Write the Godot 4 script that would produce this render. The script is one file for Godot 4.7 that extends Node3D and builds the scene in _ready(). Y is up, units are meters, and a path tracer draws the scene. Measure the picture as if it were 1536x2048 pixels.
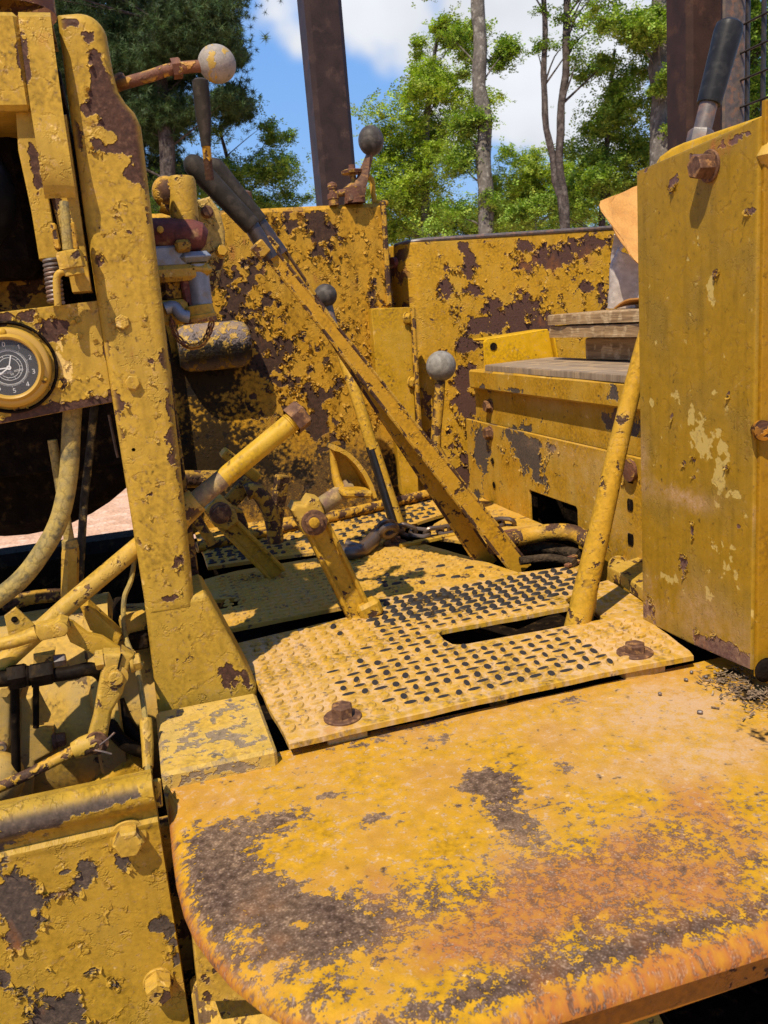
extends Node3D

# An old yellow crawler machine seen from the step beside its operator deck: x runs to the
# machine's rear, y up, z out to the side the viewer stands on; y = 0 is the deck plate.

var rng := RandomNumberGenerator.new()
var M := {}
var doz: Node3D
var taken := {}
const BASE := Vector3(0.4, -1.05, -1.4)


# ---------------------------------------------------------------- mesh collecting
class Mb:
	var v := PackedVector3Array()
	var crease := 0.8

	func tri(a: Vector3, b: Vector3, c: Vector3, n: Vector3) -> void:
		if (a - c).cross(a - b).dot(n) < 0.0:
			v.append(a)
			v.append(c)
			v.append(b)
		else:
			v.append(a)
			v.append(b)
			v.append(c)

	func quad(a: Vector3, b: Vector3, c: Vector3, d: Vector3, n: Vector3) -> void:
		tri(a, b, c, n)
		tri(a, c, d, n)

	func mesh() -> ArrayMesh:
		var count := v.size()
		var face := PackedVector3Array()
		face.resize(count / 3)
		var at := {}
		for t in count / 3:
			var a := v[t * 3]
			face[t] = (a - v[t * 3 + 2]).cross(a - v[t * 3 + 1])
			for k in 3:
				var key := Vector3i((v[t * 3 + k] * 20000.0).round())
				if at.has(key):
					at[key].append(t)
				else:
					at[key] = PackedInt32Array([t])
		var unit := PackedVector3Array()
		unit.resize(face.size())
		for t in face.size():
			unit[t] = face[t].normalized()
		var nrm := PackedVector3Array()
		nrm.resize(count)
		for i in count:
			var t := i / 3
			var sum := Vector3.ZERO
			for o in at[Vector3i((v[i] * 20000.0).round())]:
				if unit[o].dot(unit[t]) > crease:
					sum += face[o]
			nrm[i] = sum.normalized() if sum.length_squared() > 1e-20 else Vector3.UP
		var arr := []
		arr.resize(Mesh.ARRAY_MAX)
		arr[Mesh.ARRAY_VERTEX] = v
		arr[Mesh.ARRAY_NORMAL] = nrm
		var m := ArrayMesh.new()
		m.add_surface_from_arrays(Mesh.PRIMITIVE_TRIANGLES, arr)
		return m


func numbered(parent: Node, called: String) -> String:
	var key := str(parent.get_instance_id()) + called
	var n: int = taken.get(key, 0)
	taken[key] = n + 1
	return called if n == 0 else "%s_%03d" % [called, n]


func put(parent: Node, called: String, mb: Mb, mat: Material, label := "") -> MeshInstance3D:
	var mi := MeshInstance3D.new()
	mi.mesh = mb.mesh()
	mi.material_override = mat
	mi.name = numbered(parent, called)
	if parent == doz:
		mi.position = -BASE
	if label:
		mi.set_meta("label", label)
	parent.add_child(mi, true)
	return mi


func copy(parent: Node, called: String, mesh: Mesh, mat: Material, t: Transform3D) -> MeshInstance3D:
	var mi := MeshInstance3D.new()
	mi.mesh = mesh
	mi.material_override = mat
	mi.transform = t
	mi.name = numbered(parent, called)
	parent.add_child(mi, true)
	return mi


func holder(called: String, label := "") -> Node3D:   # a part of the machine that has sub-parts
	var n := Node3D.new()
	n.name = numbered(doz, called)
	n.position = -BASE
	if label:
		n.set_meta("label", label)
	doz.add_child(n, true)
	return n


func thing(called: String, label: String, category: String, at := Vector3.ZERO, group := "") -> Node3D:
	var n := Node3D.new()
	n.name = numbered(self, called)
	n.position = at
	n.set_meta("label", label)
	n.set_meta("category", category)
	if group:
		n.set_meta("group", group)
	add_child(n, true)
	return n


func tag(n: Node, label: String, category: String, group := "") -> void:
	n.set_meta("label", label)
	n.set_meta("category", category)
	if group:
		n.set_meta("group", group)


# ---------------------------------------------------------------- shapes
func frame(axis: Vector3, hint := Vector3.UP) -> Basis:      # y along the axis
	var y := axis.normalized()
	var h := hint if absf(y.dot(hint.normalized())) < 0.98 else Vector3.RIGHT
	if absf(y.dot(h)) > 0.98:
		h = Vector3.BACK
	var x := h.cross(y).normalized()
	return Basis(x, y, x.cross(y).normalized())


func rbox(mb: Mb, c: Vector3, s: Vector3, b := Basis(), r := 0.002) -> void:
	var h := s * 0.5
	r = minf(r, minf(h.x, minf(h.y, h.z)) * 0.9)
	var p := func(sg: Vector3, ax: int) -> Vector3:
		var q := h - Vector3(r, r, r)
		q[ax] = h[ax]
		return c + b * (q * sg)
	for ax in 3:
		var e := (ax + 1) % 3
		var f := (ax + 2) % 3
		for sa in [-1.0, 1.0]:
			var n := Vector3.ZERO
			n[ax] = sa
			var k := []
			for w in [[-1.0, -1.0], [1.0, -1.0], [1.0, 1.0], [-1.0, 1.0]]:
				var g := Vector3.ZERO
				g[ax] = sa
				g[e] = w[0]
				g[f] = w[1]
				k.append(p.call(g, ax))
			mb.quad(k[0], k[1], k[2], k[3], b * n)
			for sb in [-1.0, 1.0]:
				var g1 := Vector3.ZERO
				g1[ax] = sa
				g1[e] = sb
				g1[f] = -1.0
				var g2 := g1
				g2[f] = 1.0
				var nn := Vector3.ZERO
				nn[ax] = sa
				nn[e] = sb
				mb.quad(p.call(g1, ax), p.call(g2, ax), p.call(g2, e), p.call(g1, e), b * nn)
	for sx in [-1.0, 1.0]:
		for sy in [-1.0, 1.0]:
			for sz in [-1.0, 1.0]:
				var g := Vector3(sx, sy, sz)
				mb.tri(p.call(g, 0), p.call(g, 1), p.call(g, 2), b * g)


func bar(mb: Mb, a: Vector3, b: Vector3, w: float, t: float, hint := Vector3.BACK, r := 0.002) -> void:
	# a straight bar of rectangular section; w across, t along the hint
	var y := (b - a).normalized()
	var z := (hint - y * hint.dot(y)).normalized()
	rbox(mb, (a + b) * 0.5, Vector3(w, (b - a).length(), t), Basis(y.cross(z), y, z), r)


func smooth_path(p: Array, n := 6) -> Array:
	var out := []
	for i in p.size() - 1:
		var a: Vector3 = p[maxi(i - 1, 0)]
		var b: Vector3 = p[i]
		var c: Vector3 = p[i + 1]
		var d: Vector3 = p[mini(i + 2, p.size() - 1)]
		for k in n:
			out.append(b.cubic_interpolate(c, a, d, k / float(n)))
	out.append(p[-1])
	return out


func tube(mb: Mb, pts: Array, r, seg := 12, caps := true, closed := false) -> void:
	var n := pts.size()
	var rings := []
	var d0: Vector3 = (pts[1] - pts[0]).normalized()
	var fr := frame(d0)
	var x := fr.x
	for i in n:
		var d: Vector3
		if closed:
			d = (pts[(i + 1) % n] - pts[(i + n - 1) % n]).normalized()
		else:
			d = (pts[mini(i + 1, n - 1)] - pts[maxi(i - 1, 0)]).normalized()
		x = (x - d * x.dot(d)).normalized()
		var y := d.cross(x)
		var rr: float = r[i] if r is Array else r
		var ring := PackedVector3Array()
		for k in seg:
			var a := TAU * k / seg
			ring.append(pts[i] + (x * cos(a) + y * sin(a)) * rr)
		rings.append(ring)
	for i in (n if closed else n - 1):
		var j := (i + 1) % n
		var c: Vector3 = (pts[i] + pts[j]) * 0.5
		for k in seg:
			var l := (k + 1) % seg
			var q: Vector3 = (rings[i][k] + rings[j][l]) * 0.5
			mb.quad(rings[i][k], rings[i][l], rings[j][l], rings[j][k], q - c)
	if caps and not closed:
		for e in [0, n - 1]:
			var d: Vector3 = (pts[0] - pts[1]) if e == 0 else (pts[n - 1] - pts[n - 2])
			for k in seg:
				mb.tri(pts[e], rings[e][k], rings[e][(k + 1) % seg], d)


func lathe(mb: Mb, o: Vector3, axis: Vector3, prof: Array, seg := 24) -> void:   # prof: (height, radius)
	var b := frame(axis)
	for i in prof.size() - 1:
		var p: Vector2 = prof[i]
		var q: Vector2 = prof[i + 1]
		var out := Vector2(-(q.y - p.y), q.x - p.x)      # (along the axis, outward)
		for k in seg:
			var a0 := TAU * k / seg
			var a1 := TAU * (k + 1) / seg
			var e0 := b.x * cos(a0) + b.z * sin(a0)
			var e1 := b.x * cos(a1) + b.z * sin(a1)
			var n := b.y * out.x + (e0 + e1) * 0.5 * out.y
			var p0 := o + b.y * p.x + e0 * p.y
			var p1 := o + b.y * p.x + e1 * p.y
			var q0 := o + b.y * q.x + e0 * q.y
			var q1 := o + b.y * q.x + e1 * q.y
			if p.y > 1e-6:
				mb.tri(p0, p1, q1, n)
			if q.y > 1e-6:
				mb.tri(p0, q1, q0, n)


func ball(mb: Mb, c: Vector3, r: float, axis := Vector3.UP, stretch := 1.0, seg := 24) -> void:
	var prof := []
	for i in 17:
		var a := PI * i / 16.0
		prof.append(Vector2(-cos(a) * r * stretch, maxf(sin(a) * r, 0.0)))
	lathe(mb, c, axis, prof, seg)


func hexa(mb: Mb, o: Vector3, axis: Vector3, af: float, h: float, spin := 0.2) -> void:   # hexagon head with a turned-off top
	var b := frame(axis)
	var r := af / sqrt(3.0)
	var ring := func(hh: float, rr: float) -> Array:
		var out := []
		for k in 6:
			var a := TAU * k / 6.0 + spin
			out.append(o + b.y * hh + (b.x * cos(a) + b.z * sin(a)) * rr)
		return out
	var r0: Array = ring.call(0.0, r)
	var r1: Array = ring.call(h * 0.86, r)
	var r2: Array = ring.call(h, r * 0.86)
	for k in 6:
		var l := (k + 1) % 6
		mb.quad(r0[k], r0[l], r1[l], r1[k], (r0[k] + r1[l]) * 0.5 - o - b.y * h * 0.43)
		mb.quad(r1[k], r1[l], r2[l], r2[k], (r1[k] + r1[l]) * 0.5 - o + b.y * h)
		mb.tri(o + b.y * h, r2[k], r2[l], b.y)


func bolt(parent: Node, o: Vector3, axis: Vector3, af: float, h: float, mat: Material, washer := 0.0, called := "bolt", spin := 0.2, label := "") -> MeshInstance3D:
	var mb := Mb.new()
	var a := axis.normalized()
	var up := 0.0
	if washer > 0.0:
		up = 0.0028
		lathe(mb, o - a * 0.001, a, [Vector2(0, washer), Vector2(0.003, washer), Vector2(0.0038, washer * 0.96), Vector2(0.0038, 0.0)], 28)
	hexa(mb, o + a * (up - 0.0005), a, af, h, spin)
	return put(parent, called, mb, mat, label)


func area2(p: Array) -> float:
	var s := 0.0
	for i in p.size():
		var a: Vector2 = p[i]
		var b: Vector2 = p[(i + 1) % p.size()]
		s += a.x * b.y - b.x * a.y
	return s * 0.5


func inset(p: Array, d: float, mult := []) -> Array:
	var out := []
	var n := p.size()
	for i in n:
		var a: Vector2 = p[(i + n - 1) % n]
		var b: Vector2 = p[i]
		var c: Vector2 = p[(i + 1) % n]
		var e := (b - a).normalized()
		var f := (c - b).normalized()
		var n1 := Vector2(-e.y, e.x)
		var n2 := Vector2(-f.y, f.x)
		var m := n1 + n2
		var q := maxf(m.dot(n1), 0.35)
		out.append(b + m * (d / q * (1.0 if mult.is_empty() else mult[i])))
	return out


func prism(mb: Mb, outline: Array, o: Vector3, u: Vector3, v: Vector3, n: Vector3, depth: float, bev := 0.002, steps := 2, mult := [], tall := -1.0) -> void:
	# outline in (u, v); the front lies at o and faces n, the back lies depth behind it
	var p := outline.duplicate()
	if area2(p) < 0.0:
		p.reverse()
		mult = mult.duplicate()
		mult.reverse()
	var rings := []
	var hs := []
	for i in steps + 1:
		var a := PI * 0.5 * (1.0 - i / float(steps))
		rings.append(inset(p, bev * (1.0 - cos(a)), mult))
		hs.append(-(bev if tall < 0.0 else tall) * (1.0 - sin(a)))
	rings.append(p)
	hs.append(-depth)
	var w := func(q: Vector2, h: float) -> Vector3:
		return o + u * q.x + v * q.y + n * h
	var cnt := p.size()
	for i in rings.size() - 1:
		for k in cnt:
			var l := (k + 1) % cnt
			var e: Vector2 = p[l] - p[k]
			var out2 := Vector2(e.y, -e.x).normalized()
			mb.quad(w.call(rings[i][k], hs[i]), w.call(rings[i][l], hs[i]), w.call(rings[i + 1][l], hs[i + 1]), w.call(rings[i + 1][k], hs[i + 1]), u * out2.x + v * out2.y + n * (0.5 if i < steps else 0.0))
	for side in 2:
		var ring: Array = rings[0] if side == 0 else p
		var pk := PackedVector2Array(ring)
		var idx := Geometry2D.triangulate_polygon(pk)
		for t in idx.size() / 3:
			mb.tri(w.call(ring[idx[t * 3]], 0.0 if side == 0 else -depth), w.call(ring[idx[t * 3 + 1]], 0.0 if side == 0 else -depth), w.call(ring[idx[t * 3 + 2]], 0.0 if side == 0 else -depth), n if side == 0 else -n)


func arc(c: Vector2, r: float, a0: float, a1: float, n := 6) -> Array:
	var out := []
	for i in n + 1:
		var a := deg_to_rad(lerpf(a0, a1, i / float(n)))
		out.append(c + Vector2(cos(a), sin(a)) * r)
	return out


func disc(c: Vector2, r: float, n := 20) -> Array:
	var out := arc(c, r, 0, 360, n)
	out.pop_back()
	return out


func rough_edges(p: Array, step: float, amp: float) -> Array:   # a torch-cut, chipped outline
	var out := []
	for i in p.size():
		var a: Vector2 = p[i]
		var b: Vector2 = p[(i + 1) % p.size()]
		var n := maxi(1, int((b - a).length() / step))
		for k in n:
			var q := a.lerp(b, k / float(n))
			if k > 0:
				q += Vector2(-(b - a).y, (b - a).x).normalized() * rng.randf_range(-amp, amp)
			out.append(q)
	return out


func sheet(mb: Mb, rows: Array, thick: float) -> void:   # a grid of points given both faces and an edge
	var h := rows.size()
	var w: int = rows[0].size()
	var nr := []
	for j in h:
		var line := []
		for i in w:
			var du: Vector3 = rows[j][mini(i + 1, w - 1)] - rows[j][maxi(i - 1, 0)]
			var dv: Vector3 = rows[mini(j + 1, h - 1)][i] - rows[maxi(j - 1, 0)][i]
			line.append(du.cross(dv).normalized())
		nr.append(line)
	var at := func(j: int, i: int, s: float) -> Vector3:
		return rows[j][i] + nr[j][i] * (thick * 0.5 * s)
	for j in h - 1:
		for i in w - 1:
			for s in [-1.0, 1.0]:
				mb.quad(at.call(j, i, s), at.call(j, i + 1, s), at.call(j + 1, i + 1, s), at.call(j + 1, i, s), nr[j][i] * s)
	for i in w - 1:
		for j in [0, h - 1]:
			var o: Vector3 = rows[j][i] - rows[1 if j == 0 else h - 2][i]
			mb.quad(at.call(j, i, -1.0), at.call(j, i + 1, -1.0), at.call(j, i + 1, 1.0), at.call(j, i, 1.0), o)
	for j in h - 1:
		for i in [0, w - 1]:
			var o: Vector3 = rows[j][i] - rows[j][1 if i == 0 else w - 2]
			mb.quad(at.call(j, i, -1.0), at.call(j + 1, i, -1.0), at.call(j + 1, i, 1.0), at.call(j, i, 1.0), o)


# ---------------------------------------------------------------- computed surfaces
var jobs := []
var done := []
var lut := PackedByteArray()
var chips := {}


func noise_bytes(seed_: int, w: int, h: int, freq: float, oct := 4, tile := false, kind := 0) -> PackedByteArray:
	var n := FastNoiseLite.new()
	n.seed = seed_
	n.frequency = freq
	if kind == 0:
		n.noise_type = FastNoiseLite.TYPE_SIMPLEX_SMOOTH
		n.fractal_type = FastNoiseLite.FRACTAL_FBM
		n.fractal_octaves = oct
	else:
		n.noise_type = FastNoiseLite.TYPE_CELLULAR
		n.fractal_type = FastNoiseLite.FRACTAL_NONE
		n.cellular_jitter = 1.0
		n.cellular_return_type = FastNoiseLite.RETURN_CELL_VALUE if kind == 1 else FastNoiseLite.RETURN_DISTANCE2_SUB
		n.domain_warp_enabled = true
		n.domain_warp_type = FastNoiseLite.DOMAIN_WARP_SIMPLEX
		n.domain_warp_frequency = freq * 1.3
		n.domain_warp_amplitude = 0.55 / freq
		n.domain_warp_fractal_type = FastNoiseLite.DOMAIN_WARP_FRACTAL_PROGRESSIVE
		n.domain_warp_fractal_octaves = 3
	var im := n.get_seamless_image(w, h) if tile else n.get_image(w, h)
	im.convert(Image.FORMAT_L8)
	return im.get_data()


func field(s: Dictionary, key: String) -> PackedFloat32Array:    # soft spots given in metres, worked out coarsely and enlarged
	var w: int = s.w
	var h: int = s.h
	var cw := w / 8
	var ch := h / 8
	var f := PackedFloat32Array()
	f.resize(cw * ch)
	if not s.has(key):
		f.resize(w * h)
		return f
	var fall := 0.55 if key == "blobs" and not s.name in ["foot_paint", "fender_paint", "seat_paint", "tank_paint"] else 0.85
	for b in s[key]:
		for j in ch:
			for i in cw:
				var p := spot(s, (i + 0.5) / cw, (j + 0.5) / ch)
				var d: float = ((p.x - b[0]) / b[2]) ** 2 + ((p.y - b[1]) / b[3]) ** 2
				if d < 9.0:
					f[j * cw + i] += b[4] * exp(-d * fall)
	var im := Image.create_from_data(cw, ch, false, Image.FORMAT_RF, f.to_byte_array())
	im.resize(w, h, Image.INTERPOLATE_CUBIC)
	return im.get_data().to_float32_array()


func spot(s: Dictionary, u: float, v: float) -> Vector2:
	match s.plane:
		"z":
			return Vector2(lerpf(s.a0, s.a1, u), lerpf(s.b1, s.b0, v))
		"x":
			return Vector2(lerpf(s.a1, s.a0, u), lerpf(s.b1, s.b0, v))
	return Vector2(lerpf(s.a0, s.a1, u), lerpf(s.b0, s.b1, v))


func sat(x: float) -> float:
	return clampf(x, 0.0, 1.0)


func paint_job(i: int) -> void:
	var s: Dictionary = jobs[i]
	var w: int = s.w
	var h: int = s.h
	var tile: bool = s.get("tile", false)
	var ppm: float = w / (s.a1 - s.a0)
	var sd: int = s.seed
	var n1 := noise_bytes(sd, w, h, 1.0 / (s.get("ps", 0.05) * ppm), 5, tile)
	var n2 := noise_bytes(sd + 1, w, h, 1.0 / (s.get("fs", 0.009) * ppm), 3, tile)
	var n3 := noise_bytes(sd + 2, w, h, 1.0 / (0.11 * ppm), 5, tile)
	var cv := noise_bytes(sd + 3, w, h, 1.0 / (s.get("cs", 0.014) * ppm), 1, tile, 1)
	var ce := noise_bytes(sd + 4, w, h, 1.0 / (s.get("ks", 0.02) * ppm), 1, tile, 2)
	var cf := noise_bytes(sd + 7, w, h, 1.0 / (s.get("ks2", 0.008) * ppm), 1, tile, 2)
	var n4 := noise_bytes(sd + 5, w, h, 0.24, 2, tile)
	var n5 := noise_bytes(sd + 6, w, h, 1.0 / (0.028 * ppm), 4, tile)
	var scratch: float = s.get("scratch", 0.0)
	var sl := PackedByteArray()
	if scratch > 0.0:                         # long marks where boots and boxes slid
		var im := Image.create_from_data(w / 10, h, false, Image.FORMAT_L8, noise_bytes(sd + 9, w / 10, h, 0.11, 3))
		im.resize(w, h, Image.INTERPOLATE_CUBIC)
		sl = im.get_data()
	var runs: float = s.get("runs", 0.0)
	var rn := PackedByteArray()
	if runs > 0.0:                            # rust and dirt washed down in streaks
		var im := Image.create_from_data(w, h / 12, false, Image.FORMAT_L8, noise_bytes(sd + 11, w, h / 12, 0.035, 4))
		im.resize(w, h, Image.INTERPOLATE_CUBIC)
		rn = im.get_data()
	var lugs: bool = s.get("lugs", false)
	var bl := field(s, "blobs")
	var du := field(s, "dust")
	var gr := field(s, "grease")
	var ru := field(s, "rusty")
	var pa := field(s, "pale")
	var top: Color = s.get("top", Color(0.5, 0.29, 0.04))
	var top2: Color = s.get("top2", Color(0.42, 0.27, 0.05))
	var under: Color = s.get("under", Color(0.62, 0.42, 0.12))
	var metal: Color = s.get("metal", Color(0.046, 0.025, 0.016))
	var metal2: Color = s.get("metal2", Color(0.085, 0.043, 0.026))
	var rust: Color = s.get("rust", Color(0.42, 0.15, 0.035))
	var dust: Color = s.get("dustc", Color(0.58, 0.36, 0.19))
	var grease := Color(0.009, 0.0068, 0.005)
	var thr: float = s.get("thr", 0.3)
	var a1: float = s.get("a_low", 1.0)
	var a2: float = s.get("a_fine", 0.36)
	var a3: float = s.get("a_cell", 0.36)
	var crack: float = s.get("crack", 0.5)
	var dustb: float = s.get("dustb", 0.0)
	var greaseb: float = s.get("greaseb", 0.0)
	var rustb: float = s.get("rustb", 0.0)
	var soft: float = s.get("soft", 45.0)
	var lift: float = s.get("lift", 1.0)
	var speck: float = s.get("speck", 0.0)
	var ro: float = s.get("ro", 0.5)
	var grime: float = s.get("grime", 0.4)
	var pits: float = s.get("pits", 0.5)
	var grain: float = s.get("grain", 0.05)
	var wr: float = s.get("wrinkle", 0.22)
	var scuff: float = s.get("scuff", 0.25)
	var edges := PackedVector3Array()         # where a flake could stand up: (u, v, how far it lifts)
	var want: bool = s.has("flakes")
	var alb := PackedByteArray()
	alb.resize(w * h * 3)
	var dat := PackedFloat32Array()
	dat.resize(w * h * 3)
	for k in w * h:
		var v1 := n1[k] / 255.0
		var v2 := n2[k] / 255.0
		var v3 := n3[k] / 255.0
		var v4 := n4[k] / 255.0
		var v5 := n5[k] / 255.0
		var c1 := cv[k] / 255.0
		var f := (v1 - 0.5) * a1 + (v2 - 0.5) * a2 + (c1 - 0.5) * a3 + bl[k] - thr
		if speck > 0.0:
			f += (v4 - 0.5) * speck
			f += sat(ru[k] * 1.4) * ((v2 - 0.5) * 1.1 + (v4 - 0.5) * 1.0 + 0.1)
		if scratch > 0.0:
			f += scratch * (maxf(0.0, sl[k] / 255.0 - 0.68) * 1.6 - 0.06)
		var bare := sat(0.5 + f * soft)                                   # 1 where the paint is gone
		var rr := sat(ru[k] + rustb + (v3 - 0.5) * 0.8)
		# paint
		var t := sat((v3 - 0.35) * 1.9)
		var wash := 0.0
		if runs > 0.0:
			wash = runs * sat((rn[k] / 255.0 - 0.52) * 3.2) * (0.4 + 0.6 * v3)
			rr = sat(rr + wash * 0.55)
		var gm := wash * 0.35 + grime * sat((0.62 - v3) * 2.2) * sat(v2 * 1.9 - 0.45) + grime * 0.22 * sat((v5 - 0.6) * 4.0) * v2
		var shade := (0.82 + 0.24 * v5 + 0.14 * (v4 - 0.5)) * (1.0 - gm)
		var r := lerpf(top.r, top2.r, t) * shade
		var g := lerpf(top.g, top2.g, t) * shade
		var b := lerpf(top.b, top2.b, t) * shade
		var height := 0.5 + wr * (0.3 * (v5 - 0.5) + 0.2 * (v2 - 0.5)) + grain * (v4 - 0.5)
		var rough := ro + 0.2 * (v5 - 0.5)
		var pit := sat((v4 - 0.7) * 7.0) * sat((v2 - 0.42) * 4.0) * pits
		r *= 1.0 - pit
		g *= 1.0 - pit
		b *= 1.0 - pit
		height -= 0.25 * pit
		# an older, paler coat where only the last one came off
		var pz := pa[k] + (v5 - 0.5) * 0.9 + (c1 - 0.5) * 0.4
		if pz > 0.42:
			var q := sat((pz - 0.42) * 14.0)
			r = lerpf(r, under.r, q)
			g = lerpf(g, under.g, q)
			b = lerpf(b, under.b, q)
			height -= 0.16 * q
		# rust bleeding through
		if rr > 0.45:
			var q := sat((rr - 0.45) * 2.2) * sat(0.35 + v2)
			r = lerpf(r, rust.r, q)
			g = lerpf(g, rust.g, q)
			b = lerpf(b, rust.b, q)
			rough += 0.25 * q
		# cracks and curling edges
		var near := exp(minf(0.0, f) * 16.0) if f < 0.0 else 1.0
		var ck := ce[k] / 255.0
		var cz := crack * sat((v5 - 0.42) * 3.5 + near * 0.8)
		if ck < 0.09 and cz > 0.2:
			var q := sat(cz) * (1.0 - ck / 0.09)
			r *= 1.0 - 0.55 * q
			g *= 1.0 - 0.6 * q
			b *= 1.0 - 0.6 * q
			height -= 0.35 * q
		elif ck < 0.24 and cz > 0.2:
			height += 0.3 * sat(cz) * sat((c1 - 0.35) * 2.0) * (0.24 - ck) / 0.15 * lift
		var c2 := cf[k] / 255.0
		var zone := crack * sat((v3 - 0.46) * 4.0 + near * 0.5) * sat((c1 - 0.3) * 2.5)
		if zone > 0.15 and c2 < 0.3:
			if c2 < 0.1:
				height -= 0.3 * zone
				var q := zone * (1.0 - c2 / 0.1) * 0.5
				r *= 1.0 - q
				g *= 1.0 - q
				b *= 1.0 - q
			else:
				height += 0.28 * zone * (0.3 - c2) / 0.2 * lift
		if want and k % 7 == 0 and gr[k] < 0.14:
			if absf(f + 0.012) < 0.012:
				edges.append(Vector3((k % w) / float(w), (k / w) / float(h), 1.0))
			elif f < 0.0 and ck < 0.06 and cz > 0.45 and v4 > 0.62:
				edges.append(Vector3((k % w) / float(w), (k / w) / float(h), 0.55))
		height += 0.42 * near * (0.25 + 0.75 * c1) * lift
		var pe := sat((near - 0.62) * 3.2) * 0.8 * sat((v5 - 0.25) * 3.0)
		r = lerpf(r, under.r * 1.05, pe)
		g = lerpf(g, under.g * 1.05, pe)
		b = lerpf(b, under.b * 1.05, pe)
		# bare steel
		if bare > 0.0:
			var mt := sat(v2 * 1.5 - 0.25)
			var mr := lerpf(metal.r, metal2.r, mt) * (0.75 + 0.5 * v4)
			var mg := lerpf(metal.g, metal2.g, mt) * (0.75 + 0.5 * v4)
			var mbl := lerpf(metal.b, metal2.b, mt) * (0.75 + 0.5 * v4)
			var q := sat((rr - 0.3) * 1.6) * sat(v5 * 1.6 - 0.2)
			mr = lerpf(mr, rust.r * 0.75, q)
			mg = lerpf(mg, rust.g * 0.75, q)
			mbl = lerpf(mbl, rust.b * 0.75, q)
			if grain > 0.1:                       # bright steel grains between the rust
				var gl2 := sat((v4 - 0.66) * 5.0) * 0.16 * sat(v2 * 2.0 - 0.4)
				mr += gl2
				mg += gl2 * 0.86
				mbl += gl2 * 0.76
			r = lerpf(r, mr, bare)
			g = lerpf(g, mg, bare)
			b = lerpf(b, mbl, bare)
			height = lerpf(height, 0.1 * (v2 - 0.5) + maxf(0.08, grain * 1.3) * v4, bare)
			rough = lerpf(rough, 0.52 + 0.25 * v2 + 0.2 * q, bare)
		var sc := sat((v2 * 0.55 + v4 * 0.3 + v5 * 0.3 - 0.68) * 7.0) * scuff * (1.0 - bare * 0.75)
		r = lerpf(r, dust.r, sc)
		g = lerpf(g, dust.g, sc)
		b = lerpf(b, dust.b, sc)
		# dust settled on top, then grease
		var dd0 := du[k] + dustb
		var dz := sat(dd0 * (0.1 + 1.0 * v5 + 1.1 * (v2 - 0.3) + 0.7 * (v4 - 0.5)) + (v3 - 0.55) * 0.4 * sat(dd0 * 4.0))
		if lugs:                                    # grit rubbed pale round every lug
			var px: float = s.a0 + (k % w) / ppm
			var pz2: float = -s.b0 - (k / w) / float(h) * (s.b1 - s.b0)
			var gx := (px - 0.105) / 0.0215
			var gz2 := (pz2 - 0.925) / 0.02
			gx -= round(gx)
			gz2 -= round(gz2)
			var dd := sqrt(gx * gx * 1.2 + gz2 * gz2)
			dz = sat(dz + sat(0.7 - absf(dd - 0.54) * 3.6) * (v5 * 1.6 - 0.15) - sat(0.3 - dd) * 0.4)
			height += 0.4 * sat(0.45 - dd)
		if dz > 0.01:
			dz *= 0.85 + 0.3 * (v4 - 0.5)
			r = lerpf(r, dust.r, dz)
			g = lerpf(g, dust.g, dz)
			b = lerpf(b, dust.b, dz)
			rough = lerpf(rough, 0.95, dz)
			height += 0.1 * dz * v4
		var gz := sat((gr[k] + greaseb - 0.28 + (v1 - 0.5) * 0.7 + (v2 - 0.5) * 0.7) * 3.2)
		if gz > 0.01:
			gz *= 0.95
			r = lerpf(r, grease.r, gz)
			g = lerpf(g, grease.g, gz)
			b = lerpf(b, grease.b, gz)
			rough = lerpf(rough, 0.62, gz)
			height = lerpf(height, 0.2 + 0.5 * v2, gz * 0.7)
		var o := k * 3
		alb[o] = lut[clampi(int(r * 4095.0), 0, 4095)]
		alb[o + 1] = lut[clampi(int(g * 4095.0), 0, 4095)]
		alb[o + 2] = lut[clampi(int(b * 4095.0), 0, 4095)]
		dat[o] = height
		dat[o + 1] = rough
	done[i] = [alb, dat, edges]


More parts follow.
